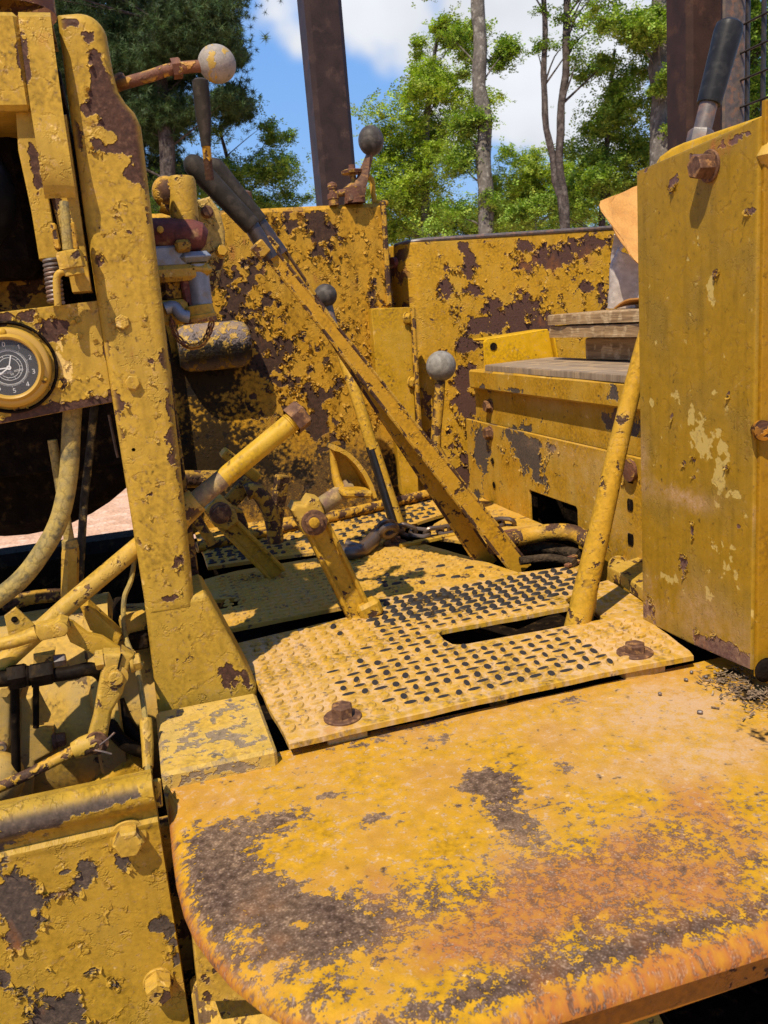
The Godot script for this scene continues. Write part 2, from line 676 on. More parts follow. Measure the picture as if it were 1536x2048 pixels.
func simple_job(i: int) -> void:          # wood, cloth, soil, bark: two tones over a grain
	var s: Dictionary = jobs[i]
	var w: int = s.w
	var h: int = s.h
	var sd: int = s.seed
	var n1 := noise_bytes(sd, w, h, s.f1, 5, true)
	var n2 := noise_bytes(sd + 1, w, h, s.f2, 4, true)
	var n3 := noise_bytes(sd + 2, w, h, s.get("f3", 0.02), 5, true)
	var ce := noise_bytes(sd + 3, w, h, s.get("fc", 0.05), 1, true, 2)
	if s.has("grain"):                    # stretch along one side: wood fibres, bark, brushed marks
		for nn in 2:
			var im := Image.create_from_data(w, h, false, Image.FORMAT_L8, n1 if nn == 0 else n2)
			if s.grain == "v":
				im = im.get_region(Rect2i(0, 0, w, maxi(4, h / int(s.get("stretch", 12)))))
			else:
				im = im.get_region(Rect2i(0, 0, maxi(4, w / int(s.get("stretch", 12))), h))
			im.resize(w, h, Image.INTERPOLATE_CUBIC)
			if nn == 0:
				n1 = im.get_data()
			else:
				n2 = im.get_data()
	var ca: Color = s.ca
	var cb: Color = s.cb
	var cc: Color = s.cc
	var con: float = s.get("con", 1.6)
	var patch: float = s.get("patch", 0.55)
	var cr: float = s.get("crack", 0.0)
	var ro: float = s.get("ro", 0.7)
	var alb := PackedByteArray()
	alb.resize(w * h * 3)
	var dat := PackedFloat32Array()
	dat.resize(w * h * 3)
	for k in w * h:
		var v1 := n1[k] / 255.0
		var v2 := n2[k] / 255.0
		var v3 := n3[k] / 255.0
		var t := sat((v1 - 0.5) * con + 0.5)
		var p := sat((v3 - patch) * 5.0) * sat(v2 + 0.3)
		var sh := 0.8 + 0.4 * v2
		var r := lerpf(lerpf(ca.r, cb.r, t), cc.r, p) * sh
		var g := lerpf(lerpf(ca.g, cb.g, t), cc.g, p) * sh
		var b := lerpf(lerpf(ca.b, cb.b, t), cc.b, p) * sh
		var hh := v1 * 0.6 + v2 * 0.4
		if cr > 0.0:
			var q := cr * sat(1.0 - ce[k] / 40.0)
			r *= 1.0 - 0.6 * q
			g *= 1.0 - 0.6 * q
			b *= 1.0 - 0.6 * q
			hh -= 0.6 * q
		var o := k * 3
		alb[o] = lut[clampi(int(r * 4095.0), 0, 4095)]
		alb[o + 1] = lut[clampi(int(g * 4095.0), 0, 4095)]
		alb[o + 2] = lut[clampi(int(b * 4095.0), 0, 4095)]
		dat[o] = hh
		dat[o + 1] = ro + 0.25 * (v2 - 0.5) + 0.1 * p
	done[i] = [alb, dat]


func any_job(i: int) -> void:
	if jobs[i].has("ca"):
		simple_job(i)
	else:
		paint_job(i)


func run_jobs() -> void:
	lut.resize(4096)
	for i in 4096:
		lut[i] = int(round(Color(i / 4095.0, 0, 0).linear_to_srgb().r * 255.0))
	done.resize(jobs.size())
	var g := WorkerThreadPool.add_group_task(any_job, jobs.size())
	WorkerThreadPool.wait_for_group_task_completion(g)
	for i in jobs.size():
		var s: Dictionary = jobs[i]
		var m := StandardMaterial3D.new()
		m.resource_name = s.name
		var a := Image.create_from_data(s.w, s.h, false, Image.FORMAT_RGB8, done[i][0])
		var d := Image.create_from_data(s.w, s.h, false, Image.FORMAT_RGBF, done[i][1].to_byte_array())
		var dt := ImageTexture.create_from_image(d)
		m.albedo_texture = ImageTexture.create_from_image(a)
		m.roughness = 1.0
		m.roughness_texture = dt
		m.roughness_texture_channel = BaseMaterial3D.TEXTURE_CHANNEL_GREEN
		m.metallic_specular = s.get("spec", 0.15 if s.name in ["caked", "caked_earth", "greasy", "grip_plastic"] else 0.27)
		m.heightmap_enabled = true
		m.heightmap_texture = dt
		m.heightmap_scale = s.get("relief", 0.12) * (1.9 if not s.has("ca") else 1.0)
		m.uv1_triplanar = true
		m.uv1_world_triplanar = true
		m.uv1_triplanar_sharpness = 4.0
		var su: float = 1.0 / (s.a1 - s.a0)
		var sv: float = 1.0 / (s.b1 - s.b0)
		match s.get("plane", "t"):
			"z":
				m.uv1_scale = Vector3(su, sv, su)
				m.uv1_offset = Vector3(-s.a0 * su, -s.b1 * sv, 0.37)
			"x":
				m.uv1_scale = Vector3(su, sv, su)
				m.uv1_offset = Vector3(0.21, -s.b1 * sv, -s.a1 * su)
			"y":
				m.uv1_scale = Vector3(su, su, sv)
				m.uv1_offset = Vector3(-s.a0 * su, s.get("oy", 0.43), -s.b0 * sv)
			_:
				m.uv1_scale = Vector3(su, su, su)
		M[s.name] = m
	for i in jobs.size():
		if done[i].size() > 2:
			chips[jobs[i].name] = done[i][2]
	done.clear()


func plain(called: String, c: Color, rough := 0.5, metal := 0.0, spec := 0.5) -> StandardMaterial3D:
	var m := StandardMaterial3D.new()
	m.resource_name = called
	m.albedo_color = c.linear_to_srgb()
	m.roughness = rough
	m.metallic = metal
	m.metallic_specular = spec
	M[called] = m
	return m


func variant(called: String, of: String, tint: Color, rough := 1.0) -> void:
	var m: StandardMaterial3D = M[of].duplicate()
	m.resource_name = called
	m.albedo_color = tint
	m.roughness = rough
	M[called] = m


func job(called: String, d: Dictionary) -> void:
	d.name = called
	d.seed = 100 + jobs.size() * 17
	jobs.append(d)


func tile(called: String, size: float, px: int, d: Dictionary) -> void:
	d.merge({"plane": "t", "tile": true, "w": px, "h": px, "a0": 0.0, "a1": size, "b0": 0.0, "b1": size})
	job(called, d)


func region(called: String, plane_: String, a0: float, a1: float, b0: float, b1: float, w: int, h: int, d: Dictionary) -> void:
	d.merge({"plane": plane_, "w": w, "h": h, "a0": a0, "a1": a1, "b0": b0, "b1": b1})
	job(called, d)


func surfaces() -> void:
	# paint that covers most small parts
	tile("ochre", 0.42, 576, {"thr": 0.31, "top": Color(0.52, 0.31, 0.04), "top2": Color(0.44, 0.275, 0.048), "crack": 0.55, "dustb": 0.03})
	tile("amber", 0.42, 576, {"thr": 0.34, "a_cell": 0.34, "top": Color(0.55, 0.305, 0.025), "top2": Color(0.46, 0.265, 0.03), "crack": 0.5, "rustb": 0.06})
	tile("worn", 0.36, 512, {"thr": 0.03, "a_cell": 0.36, "top": Color(0.56, 0.3, 0.03), "top2": Color(0.46, 0.26, 0.035), "crack": 0.7, "rustb": 0.12})
	tile("greasy", 0.4, 512, {"thr": 0.02, "top": Color(0.42, 0.23, 0.03), "top2": Color(0.34, 0.2, 0.04), "crack": 0.6, "greaseb": 0.22, "dustb": 0.1, "dustc": Color(0.16, 0.1, 0.055)})
	tile("casting", 0.3, 512, {"thr": 0.34, "top": Color(0.56, 0.34, 0.06), "top2": Color(0.42, 0.28, 0.08), "crack": 0.2, "dustb": 0.22, "greaseb": 0.05, "dustc": Color(0.3, 0.22, 0.13), "ro": 0.7})
	tile("rusty", 0.25, 512, {"thr": -0.12, "top": Color(0.5, 0.27, 0.05), "top2": Color(0.42, 0.22, 0.05), "metal": Color(0.11, 0.05, 0.032), "metal2": Color(0.17, 0.075, 0.045), "rustb": 0.25, "a_cell": 0.15})
	# the rounded step in front
	region("foot_paint", "y", -0.06, 0.84, -0.98, -0.44, 1184, 712, {
		"oy": -0.893, "ps": 0.03, "fs": 0.011, "cs": 0.006, "ks": 0.012, "a_low": 0.62, "a_fine": 0.62, "a_cell": 0.34, "thr": 0.44, "speck": 0.36, "soft": 26.0, "scuff": 1.0, "grime": 0.35, "wrinkle": 0.25, "scratch": 0.9, "crack": 0.12, "lift": 0.35, "relief": 0.06, "ro": 0.6, "grain": 0.16,
		"top": Color(0.53, 0.275, 0.014), "top2": Color(0.44, 0.21, 0.018), "under": Color(0.66, 0.42, 0.16), "spec": 0.16, "metal": Color(0.055, 0.033, 0.021), "metal2": Color(0.125, 0.076, 0.05), "rust": Color(0.34, 0.115, 0.03), "dustb": 0.1, "pits": 0.7, "dustc": Color(0.47, 0.3, 0.16),
		"blobs": [[0.0208, -0.7734, 0.0349, 0.048, 0.95], [0.0838, -0.7919, 0.0335, 0.0211, 0.75], [0.1418, -0.8146, 0.0222, 0.0114, 0.6], [0.0263, -0.6978, 0.0383, 0.0404, 0.95], [0.0735, -0.6562, 0.0448, 0.037, 0.8], [0.068, -0.606, 0.0457, 0.0272, 0.85], [0.1692, -0.7539, 0.0186, 0.015, 0.65], [0.1237, -0.6082, 0.0348, 0.0279, 0.5], [0.3136, -0.7708, 0.0231, 0.0319, 0.8], [0.2991, -0.6961, 0.0236, 0.0506, 0.8], [0.2942, -0.7798, 0.0146, 0.0236, 0.5], [0.3926, -0.7684, 0.0127, 0.0237, 0.5], [0.2781, -0.7548, 0.0142, 0.0256, 0.3], [0.2909, -0.8792, 0.032, 0.0153, 0.42], [0.4824, -0.903, 0.0276, 0.0138, 0.6], [0.2071, -0.9331, 0.0664, 0.0319, 0.55], [0.3078, -0.9246, 0.0333, 0.0163, 0.5], [0.2475, -0.6112, 0.0788, 0.035, 0.3], [0.344, -0.6078, 0.0796, 0.0358, 0.28], [0.4305, -0.6197, 0.0575, 0.0319, 0.24], [0.4457, -0.5486, 0.0303, 0.013, 0.45], [0.3221, -0.5321, 0.0578, 0.0241, 0.5], [0.1683, -0.6233, 0.0437, 0.0295, 0.3], [0.0301, -0.9155, 0.0249, 0.0136, 0.6], [0.3576, -0.7085, 0.054, 0.0311, 0.2], [0.2332, -0.5322, 0.0568, 0.0233, 0.36], [0.55, -0.506, 0.34, 0.01, 0.8], [0.45, -0.58, 0.3, 0.03, 0.16], [0.45, -0.474, 0.6, 0.01, 0.22], [0.2, -0.503, 0.16, 0.009, 0.55], [0.06, -0.548, 0.05, 0.014, 0.5], [0.006, -0.65, 0.012, 0.06, 0.45], [0.05, -0.51, 0.05, 0.02, 0.35], [0.1094, -0.7175, 0.0265, 0.018, -0.95], [0.1312, -0.6877, 0.03, 0.0129, -0.6], [0.0995, -0.6727, 0.0109, 0.0054, -0.8], [0.0724, -0.6282, 0.0103, 0.0043, -0.8], [0.1463, -0.5449, 0.025, 0.0101, -0.6], [0.0492, -0.5929, 0.0112, 0.0046, -0.8], [0.0184, -0.8514, 0.0404, 0.0197, -0.4], [0.168, -0.571, 0.0149, 0.0074, -0.4]],
		"rusty": [[0.45, -0.476, 0.6, 0.016, 1.0], [0.5, -0.575, 0.35, 0.07, 0.42], [0.0, -0.62, 0.05, 0.12, 0.3], [0.3167, -0.604, 0.0944, 0.0514, 0.62], [0.2268, -0.5654, 0.0813, 0.0338, 0.6], [0.482, -0.6523, 0.0685, 0.0482, 0.5], [0.1695, -0.53, 0.0697, 0.0282, 0.4], [0.3911, -0.5293, 0.0727, 0.0307, 0.55], [0.1602, -0.6558, 0.0495, 0.032, 0.3]],
		"dust": [[0.45, -0.472, 0.6, 0.02, -0.5], [0.447, -0.7315, 0.0742, 0.0416, 0.3], [0.575, -0.826, 0.0869, 0.0522, 1.15], [0.3752, -0.8947, 0.1385, 0.0677, 0.26], [0.5497, -0.7183, 0.0647, 0.0336, 0.8], [0.0975, -0.8703, 0.0722, 0.0332, 0.26], [0.2892, -0.6477, 0.0828, 0.0361, 0.2], [0.5749, -0.8891, 0.0328, 0.022, 0.5], [0.1221, -0.7749, 0.0934, 0.0496, 0.16]],
		"grease": [[0.6837, -0.8179, 0.0258, 0.0282, 0.75], [0.6899, -0.8819, 0.0273, 0.0199, 0.7], [0.6288, -0.7303, 0.0226, 0.0267, 0.5]]})
	# floor plates
	region("plate_paint", "y", 0.08, 0.76, -1.38, -0.9, 900, 640, {
		"ps": 0.05, "cs": 0.006, "ks": 0.014, "thr": 0.36, "wrinkle": 0.3, "scuff": 0.6, "lugs": true, "grime": 0.8, "a_cell": 0.12, "crack": 0.22, "lift": 0.3, "relief": 0.05, "top": Color(0.57, 0.315, 0.022), "top2": Color(0.48, 0.265, 0.028), "under": Color(0.66, 0.44, 0.17), "dustb": 0.16, "pits": 0.8, "dustc": Color(0.54, 0.355, 0.19),
		"dust": [[0.1522, -1.0215, 0.0534, 0.0826, 0.34], [0.1585, -1.208, 0.0482, 0.0759, 0.4], [0.6057, -1.0098, 0.0653, 0.061, 0.36], [0.5312, -0.9495, 0.0678, 0.0542, 0.28]],
		"grease": [[0.4458, -1.3173, 0.0519, 0.0305, 0.75], [0.4128, -1.2505, 0.0285, 0.02, 0.55], [0.4857, -1.2361, 0.0282, 0.0163, 0.4]],
		"rusty": [[0.191, -0.9123, 0.0646, 0.0313, 0.4], [0.3817, -0.9067, 0.1388, 0.0695, 0.4], [0.6099, -0.9659, 0.0347, 0.0292, 0.3]]})
	region("deck_paint", "y", 0.06, 0.86, -2.14, -1.34, 720, 720, {
		"ps": 0.06, "cs": 0.009, "thr": 0.34, "crack": 0.3, "lift": 0.5, "relief": 0.08, "scuff": 0.5, "top": Color(0.6, 0.33, 0.03), "top2": Color(0.5, 0.29, 0.04), "dustb": 0.3, "rustb": 0.08, "dustc": Color(0.4, 0.25, 0.11),
		"dust": [[0.205, -1.475, 0.0978, 0.1089, 0.25]],
		"grease": [[0.1681, -1.6005, 0.0531, 0.0525, 0.2], [0.4686, -2.3298, 0.19, 0.1711, 0.6], [0.1492, -1.8648, 0.0611, 0.0858, 0.3]],
		"rusty": [[0.5893, -1.8843, 0.1185, 0.0925, 0.4], [0.4362, -1.5482, 0.0679, 0.043, 0.35]]})
	# side cover, lower corner
	region("cover_paint", "z", -0.5, 0.1, -0.36, 0.06, 800, 560, {"runs": 0.5, 
		"ps": 0.045, "thr": 0.5, "a_low": 0.7, "a_cell": 0.2, "crack": 0.75, "ks": 0.03, "lift": 1.2, "relief": 0.13, "flakes": 1, "top": Color(0.47, 0.275, 0.026), "top2": Color(0.4, 0.245, 0.034), "metal": Color(0.055, 0.042, 0.032), "metal2": Color(0.1, 0.07, 0.052),
		"blobs": [[-0.1835, -0.0683, 0.0181, 0.0472, 0.95], [-0.114, -0.0607, 0.0113, 0.0135, 0.8], [-0.1512, -0.075, 0.0157, 0.0056, 0.6], [-0.163, -0.2116, 0.0262, 0.0237, 0.85], [-0.0754, -0.0541, 0.0077, 0.0102, 0.8], [-0.0544, -0.1372, 0.009, 0.0059, 0.7], [-0.0419, -0.1722, 0.0102, 0.0272, 0.6], [-0.2087, -0.1515, 0.0072, 0.0148, 0.8], [-0.134, -0.0515, 0.0056, 0.0028, 0.7], [-0.1595, 0.0201, 0.0316, 0.0083, 0.75], [-0.0749, 0.0275, 0.0334, 0.0084, 0.8], [-0.1416, 0.0154, 0.0109, 0.0097, 0.7], [-0.1808, 0.0035, 0.0089, 0.0053, 0.6], [-0.1165, 0.024, 0.0278, 0.0071, 0.5], [-0.1369, -0.1723, 0.0143, 0.0048, 0.45], [-0.1025, -0.1961, 0.0079, 0.006, 0.5]],
		"rusty": [[-0.0493, -0.2076, 0.0256, 0.0306, 0.4], [-0.1963, -0.1169, 0.0136, 0.0169, 0.5], [-0.1369, -0.0763, 0.0187, 0.0079, 0.5]], "rustb": 0.02})
	# dash post, cross bar and hood end
	region("dash_paint", "z", -0.2, 0.12, -0.04, 0.85, 440, 1184, {"runs": 0.5, 
		"ps": 0.035, "thr": 0.5, "a_low": 0.8, "a_cell": 0.22, "crack": 0.6, "ks": 0.024, "lift": 1.1, "relief": 0.12, "flakes": 1, "top": Color(0.5, 0.3, 0.035), "top2": Color(0.42, 0.26, 0.04), "under": Color(0.66, 0.44, 0.13), "metal": Color(0.05, 0.025, 0.016), "metal2": Color(0.095, 0.045, 0.028),
		"blobs": [[0.0127, 0.6843, 0.0077, 0.0043, 0.6], [0.0494, 0.6058, 0.0046, 0.0168, 0.6], [0.0513, 0.5137, 0.0047, 0.0233, 0.6], [0.0215, 0.5903, 0.0057, 0.0034, 0.55], [-0.0162, 0.5642, 0.0056, 0.0078, 0.65], [0.0441, 0.2936, 0.005, 0.0381, 0.6], [0.0293, 0.1911, 0.0062, 0.0118, 0.55], [-0.0218, 0.3829, 0.0053, 0.0362, 0.6], [-0.0264, 0.2262, 0.0055, 0.0384, 0.55], [0.0877, 0.092, 0.0091, 0.0276, 0.35], [0.0125, 0.774, 0.0065, 0.0166, 0.9], [0.0163, 0.7453, 0.012, 0.0158, 0.95], [0.0418, 0.7051, 0.0145, 0.0248, 1], [0.0331, 0.7293, 0.0088, 0.0138, 0.8], [0.0222, 0.7109, 0.0121, 0.0053, 0.6], [0.0297, 0.6865, 0.0167, 0.0038, 0.7], [-0.0141, 0.8158, 0.0063, 0.0045, 0.8], [-0.0023, 0.8174, 0.0037, 0.004, 0.8], [-0.0002, 0.7261, 0.0092, 0.0058, 0.9], [-0.0191, 0.7011, 0.0049, 0.0106, 0.85], [0.0001, 0.6916, 0.0055, 0.0059, 0.9], [0.0087, 0.8023, 0.0096, 0.0051, 0.6], [0.0366, 0.6563, 0.0067, 0.0088, 0.8], [0.0494, 0.6669, 0.0046, 0.0329, 0.6], [0.0224, 0.6165, 0.0067, 0.0028, 0.7], [0.0295, 0.4413, 0.0053, 0.0036, 0.6], [0.0456, 0.4416, 0.0041, 0.0096, 0.9], [0.0446, 0.3756, 0.0042, 0.0307, 0.8], [0.0328, 0.3332, 0.0048, 0.0249, 0.5], [0.0042, 0.2798, 0.0042, 0.0031, 0.7], [-0.0214, 0.4608, 0.0034, 0.0128, 0.8], [-0.0159, 0.2233, 0.003, 0.0045, 0.8], [0.0073, 0.1444, 0.0161, 0.0046, 0.8], [0.0692, 0.0211, 0.0117, 0.0155, 0.9], [0.0376, 0.1082, 0.0082, 0.0081, 0.55], [0.0934, 0.0161, 0.0046, 0.0142, 0.7], [0.0018, 0.056, 0.0188, 0.0038, 0.5], [-0.0755, 0.4917, 0.0144, 0.0103, 0.85], [-0.1118, 0.5067, 0.013, 0.0045, 0.8], [-0.0877, 0.4852, 0.0088, 0.008, 0.7], [-0.0796, 0.3934, 0.0514, 0.0101, 1], [-0.1208, 0.3841, 0.0504, 0.0071, 0.9], [-0.0389, 0.395, 0.0173, 0.0054, 0.9], [-0.0755, 0.4271, 0.0067, 0.0059, 0.8], [-0.1321, 0.4992, 0.0075, 0.0079, 0.6], [-0.06, 0.7859, 0.0046, 0.0198, 0.75], [-0.0594, 0.7586, 0.0051, 0.015, 0.6], [-0.0683, 0.6721, 0.0051, 0.0312, 0.9], [-0.037, 0.818, 0.0082, 0.0039, 0.5]],
		"pale": [[-0.0768, 0.4656, 0.0078, 0.0232, 0.5], [-0.0716, 0.4446, 0.009, 0.0117, 0.5], [-0.0425, 0.687, 0.0084, 0.0156, 0.35]],
		"rusty": [[-0.039, 0.7843, 0.0157, 0.0306, 0.45], [-0.0429, 0.7434, 0.0127, 0.0207, 0.35], [-0.124, 0.4986, 0.0216, 0.0113, 0.4]]})
	# far tank face
	region("tank_paint", "z", 0.03, 0.73, -0.02, 0.77, 680, 770, {"runs": 0.8, 
		"ps": 0.07, "fs": 0.014, "cs": 0.017, "ks": 0.016, "thr": 0.36, "a_low": 0.9, "a_fine": 0.3, "a_cell": 0.55, "crack": 1.0, "lift": 1.4, "relief": 0.11, "flakes": 1, "top": Color(0.55, 0.28, 0.02), "top2": Color(0.5, 0.27, 0.03), "under": Color(0.68, 0.4, 0.08),
		"blobs": [[0.4976, 0.6685, 0.0397, 0.0439, 0.62], [0.441, 0.715, 0.0733, 0.0295, 0.4], [0.3221, 0.7207, 0.0709, 0.0156, 0.3], [0.2751, 0.524, 0.0428, 0.0556, 0.62], [0.2599, 0.5942, 0.0258, 0.0227, 0.5], [0.3267, 0.3956, 0.044, 0.0526, 0.62], [0.3676, 0.4875, 0.0317, 0.0306, 0.3], [0.4314, 0.2874, 0.0279, 0.0743, 0.62], [0.4634, 0.1958, 0.0335, 0.0632, 0.5], [0.3967, 0.4133, 0.0497, 0.036, 0.25], [0.2175, 0.441, 0.0711, 0.0467, 0.5], [0.3439, 0.272, 0.0749, 0.0738, 0.22], [0.3352, 0.6294, 0.0478, 0.0342, 0.25], [0.606, 0.5414, 0.0206, 0.0288, 0.35], [0.5823, 0.4215, 0.0156, 0.0491, 0.35], [0.5698, 0.5678, 0.0076, 0.0071, 0.6], [0.5985, 0.6725, 0.0767, 0.0704, -0.5], [0.2715, 0.6896, 0.0467, 0.0335, -0.3], [0.6063, 0.166, 0.0538, 0.1566, -0.1]],
		"grease": [[0.1468, 0.2572, 0.0952, 0.1575, 0.52], [0.186, 0.379, 0.095, 0.0471, 0.9], [0.2377, 0.2099, 0.1105, 0.0984, 0.25], [0.1551, 0.1333, 0.109, 0.074, 0.5], [0.4288, 0.1104, 0.1574, 0.064, 0.3], [0.6244, 0.0585, 0.0546, 0.0795, 0.7], [0.2793, 0.1423, 0.1125, 0.0499, 0.25]],
		"dustc": Color(0.05, 0.033, 0.021), "dust": [[0.4372, 0.0639, 0.1855, 0.0777, 1.9], [0.2714, 0.0736, 0.1516, 0.0379, 1.2], [0.4948, 0.1148, 0.0792, 0.0386, 0.7], [0.3357, 0.1982, 0.1136, 0.0748, 0.22]],
		"rusty": [[0.3942, 0.7285, 0.1089, 0.0225, 0.35], [0.4757, 0.5741, 0.0499, 0.047, 0.2]]})
	# far fender
	region("fender_paint", "z", 0.66, 1.42, -0.02, 0.67, 720, 660, {"runs": 0.6, 
		"ps": 0.06, "cs": 0.016, "thr": 0.4, "a_low": 0.9, "a_fine": 0.3, "a_cell": 0.4, "crack": 0.55, "relief": 0.15, "lift": 1.3, "flakes": 1, "top": Color(0.58, 0.31, 0.02), "top2": Color(0.52, 0.3, 0.035), "under": Color(0.68, 0.45, 0.12), "metal": Color(0.1, 0.05, 0.042),
		"blobs": [[1.1134, 0.5868, 0.0896, 0.0258, 0.75], [1.1966, 0.6143, 0.0758, 0.0259, 0.55], [1.0494, 0.629, 0.0262, 0.0152, 0.6], [1.0037, 0.4513, 0.0914, 0.0419, 0.95], [0.9085, 0.4328, 0.0287, 0.0156, 0.7], [0.8162, 0.532, 0.0222, 0.0227, 0.75], [0.8837, 0.6007, 0.0196, 0.0452, 0.75], [0.826, 0.5729, 0.0138, 0.02, 0.7], [0.8722, 0.6388, 0.0167, 0.0124, 0.6], [0.8928, 0.5241, 0.0198, 0.0127, 0.65], [0.8456, 0.3885, 0.0312, 0.0182, 0.75], [1.2309, 0.5072, 0.0276, 0.0186, 0.7], [1.2768, 0.4974, 0.0155, 0.0267, 0.7], [0.861, 0.2523, 0.0317, 0.0805, 0.9], [0.8332, 0.0508, 0.0263, 0.0693, 0.8], [1.296, 0.6283, 0.037, 0.0262, 0.4], [1.0978, 0.4041, 0.0603, 0.016, 0.5], [0.7488, 0.184, 0.0141, 0.0939, 0.5], [0.9413, 0.3776, 0.0877, 0.0105, 0.5]],
		"rusty": [[1.0462, 0.5652, 0.0883, 0.0775, 0.4], [1.2409, 0.5791, 0.0924, 0.0791, 0.35], [0.6981, 0.256, 0.0277, 0.2673, 0.25]]})
	# seat box
	region("seat_paint", "x", -2.1, -1.22, -0.06, 0.42, 720, 400, {"runs": 0.4, 
		"ps": 0.05, "cs": 0.012, "thr": 0.42, "wrinkle": 0.25, "scratch": 0.25, "a_low": 0.85, "a_cell": 0.22, "crack": 0.35, "relief": 0.1, "flakes": 1, "top": Color(0.53, 0.28, 0.02), "top2": Color(0.48, 0.285, 0.04), "metal": Color(0.075, 0.06, 0.05), "metal2": Color(0.11, 0.08, 0.06),
		"blobs": [[-1.9792, 0.1285, 0.051, 0.0603, 0.95], [-1.6895, 0.1416, 0.0529, 0.0386, 0.95], [-1.7756, 0.1706, 0.0625, 0.0305, 0.8], [-1.5932, 0.1808, 0.022, 0.0106, 0.7], [-1.6615, 0.1836, 0.0236, 0.0088, 0.7], [-1.3748, 0.2556, 0.0435, 0.0166, 0.9], [-1.3336, 0.2431, 0.032, 0.0144, 0.7], [-1.3442, 0.3046, 0.0195, 0.016, 0.85], [-1.9076, 0.2853, 0.0585, 0.0072, 0.8], [-1.7621, 0.2908, 0.0559, 0.0056, 0.7], [-1.6572, 0.1018, 0.0469, 0.009, 0.5], [-2.0202, 0.0053, 0.0403, 0.0192, 0.6], [-1.746, 0.2023, 0.0357, 0.0069, 0.5], [-1.5813, 0.3259, 0.0129, 0.0122, 0.6]],
		"dust": [[-1.5608, 0.1795, 0.1204, 0.0147, 0.3], [-1.4437, 0.1352, 0.1066, 0.0601, 0.18], [-1.6193, 0.2674, 0.1838, 0.013, 0.22], [-1.3416, 0.0386, 0.0652, 0.0387, 0.2]],
		"rusty": [[-1.3658, 0.2673, 0.0651, 0.0219, 0.5], [-1.5702, 0.3313, 0.1194, 0.0201, 0.3]]})
	# tall box beside the seat
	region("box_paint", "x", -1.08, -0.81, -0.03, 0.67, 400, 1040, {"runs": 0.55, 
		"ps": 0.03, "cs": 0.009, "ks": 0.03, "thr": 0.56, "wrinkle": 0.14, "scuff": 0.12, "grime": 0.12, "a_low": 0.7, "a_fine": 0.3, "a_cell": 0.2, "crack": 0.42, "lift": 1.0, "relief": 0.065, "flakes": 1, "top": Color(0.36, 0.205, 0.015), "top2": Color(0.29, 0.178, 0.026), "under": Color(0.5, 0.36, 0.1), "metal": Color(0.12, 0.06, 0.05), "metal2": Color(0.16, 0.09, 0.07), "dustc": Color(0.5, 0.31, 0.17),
		"blobs": [[-0.9797, 0.608, 0.0103, 0.0107, 0.8], [-0.9415, 0.6284, 0.0067, 0.0068, 0.75], [-0.8386, 0.5514, 0.008, 0.0043, 0.7], [-0.9, 0.4913, 0.0064, 0.007, 0.8], [-1.046, 0.6327, 0.0226, 0.0062, 0.5], [-0.89, 0.6295, 0.0257, 0.0051, 0.6], [-0.8481, 0.6341, 0.0159, 0.0041, 0.6], [-0.9856, 0.3134, 0.0055, 0.0054, 0.8], [-0.9579, 0.2527, 0.0053, 0.0067, 0.7], [-0.9389, 0.2586, 0.0041, 0.0053, 0.7], [-0.939, 0.2354, 0.0052, 0.004, 0.7], [-0.9216, 0.2217, 0.005, 0.004, 0.6], [-0.9633, 0.1136, 0.0055, 0.0171, 0.9], [-0.9424, 0.1639, 0.0053, 0.011, 0.8], [-0.9415, 0.1157, 0.0085, 0.014, 0.5], [-1.0432, 0.0163, 0.0252, 0.0205, 0.75], [-0.9059, 0.0128, 0.0358, 0.0128, 1], [-0.8473, 0.015, 0.027, 0.0121, 1], [-0.8734, 0.258, 0.0037, 0.005, 0.7], [-0.883, 0.2972, 0.0056, 0.0031, 0.6], [-0.8534, 0.1881, 0.0045, 0.0038, 0.7], [-0.8716, 0.3486, 0.0054, 0.0048, 0.6]],
		"pale": [[-0.9418, 0.317, 0.0102, 0.0233, 0.6], [-0.9216, 0.2867, 0.0196, 0.0232, 0.75], [-0.8874, 0.2529, 0.0149, 0.0356, 0.75], [-0.8752, 0.1459, 0.0223, 0.0236, 0.5], [-0.8548, 0.2267, 0.0062, 0.005, 0.9], [-0.9055, 0.4742, 0.0074, 0.0129, 0.85], [-0.9062, 0.0839, 0.014, 0.0096, 0.6], [-0.9932, 0.0804, 0.0342, 0.0094, 0.45], [-0.9786, 0.3405, 0.0108, 0.0093, 0.5], [-0.8975, 0.3514, 0.0094, 0.0061, 0.5], [-1.0312, 0.327, 0.0095, 0.0083, 0.5]],
		"dust": [[-0.9915, 0.2064, 0.0648, 0.0111, 0.6], [-0.9475, 0.2004, 0.031, 0.0123, 0.5], [-1.0567, 0.2356, 0.0125, 0.0368, 0.5], [-1.0429, 0.0281, 0.0373, 0.0394, 0.5], [-0.9374, 0.0534, 0.0414, 0.0359, 0.4], [-0.8569, 0.0317, 0.0534, 0.0338, 0.35]],
		"rusty": [[-1.0463, 0.6203, 0.016, 0.0188, 0.5], [-0.8989, 0.6285, 0.0748, 0.0147, 0.4], [-0.8987, 0.5956, 0.0177, 0.0066, 0.35], [-0.8957, 0.0109, 0.0752, 0.0273, 0.4]]})
	# everything that is not paint
	tile("steel", 0.2, 384, {"f1": 0.03, "f2": 0.2, "ca": Color(0.07, 0.055, 0.048), "cb": Color(0.13, 0.095, 0.075), "cc": Color(0.2, 0.1, 0.055), "ro": 0.48, "relief": 0.03, "spec": 0.6})
	tile("brown_steel", 0.5, 384, {"f1": 0.02, "f2": 0.25, "ca": Color(0.03, 0.019, 0.017), "cb": Color(0.044, 0.027, 0.023), "cc": Color(0.07, 0.042, 0.034), "ro": 0.55, "relief": 0.02, "patch": 0.62})
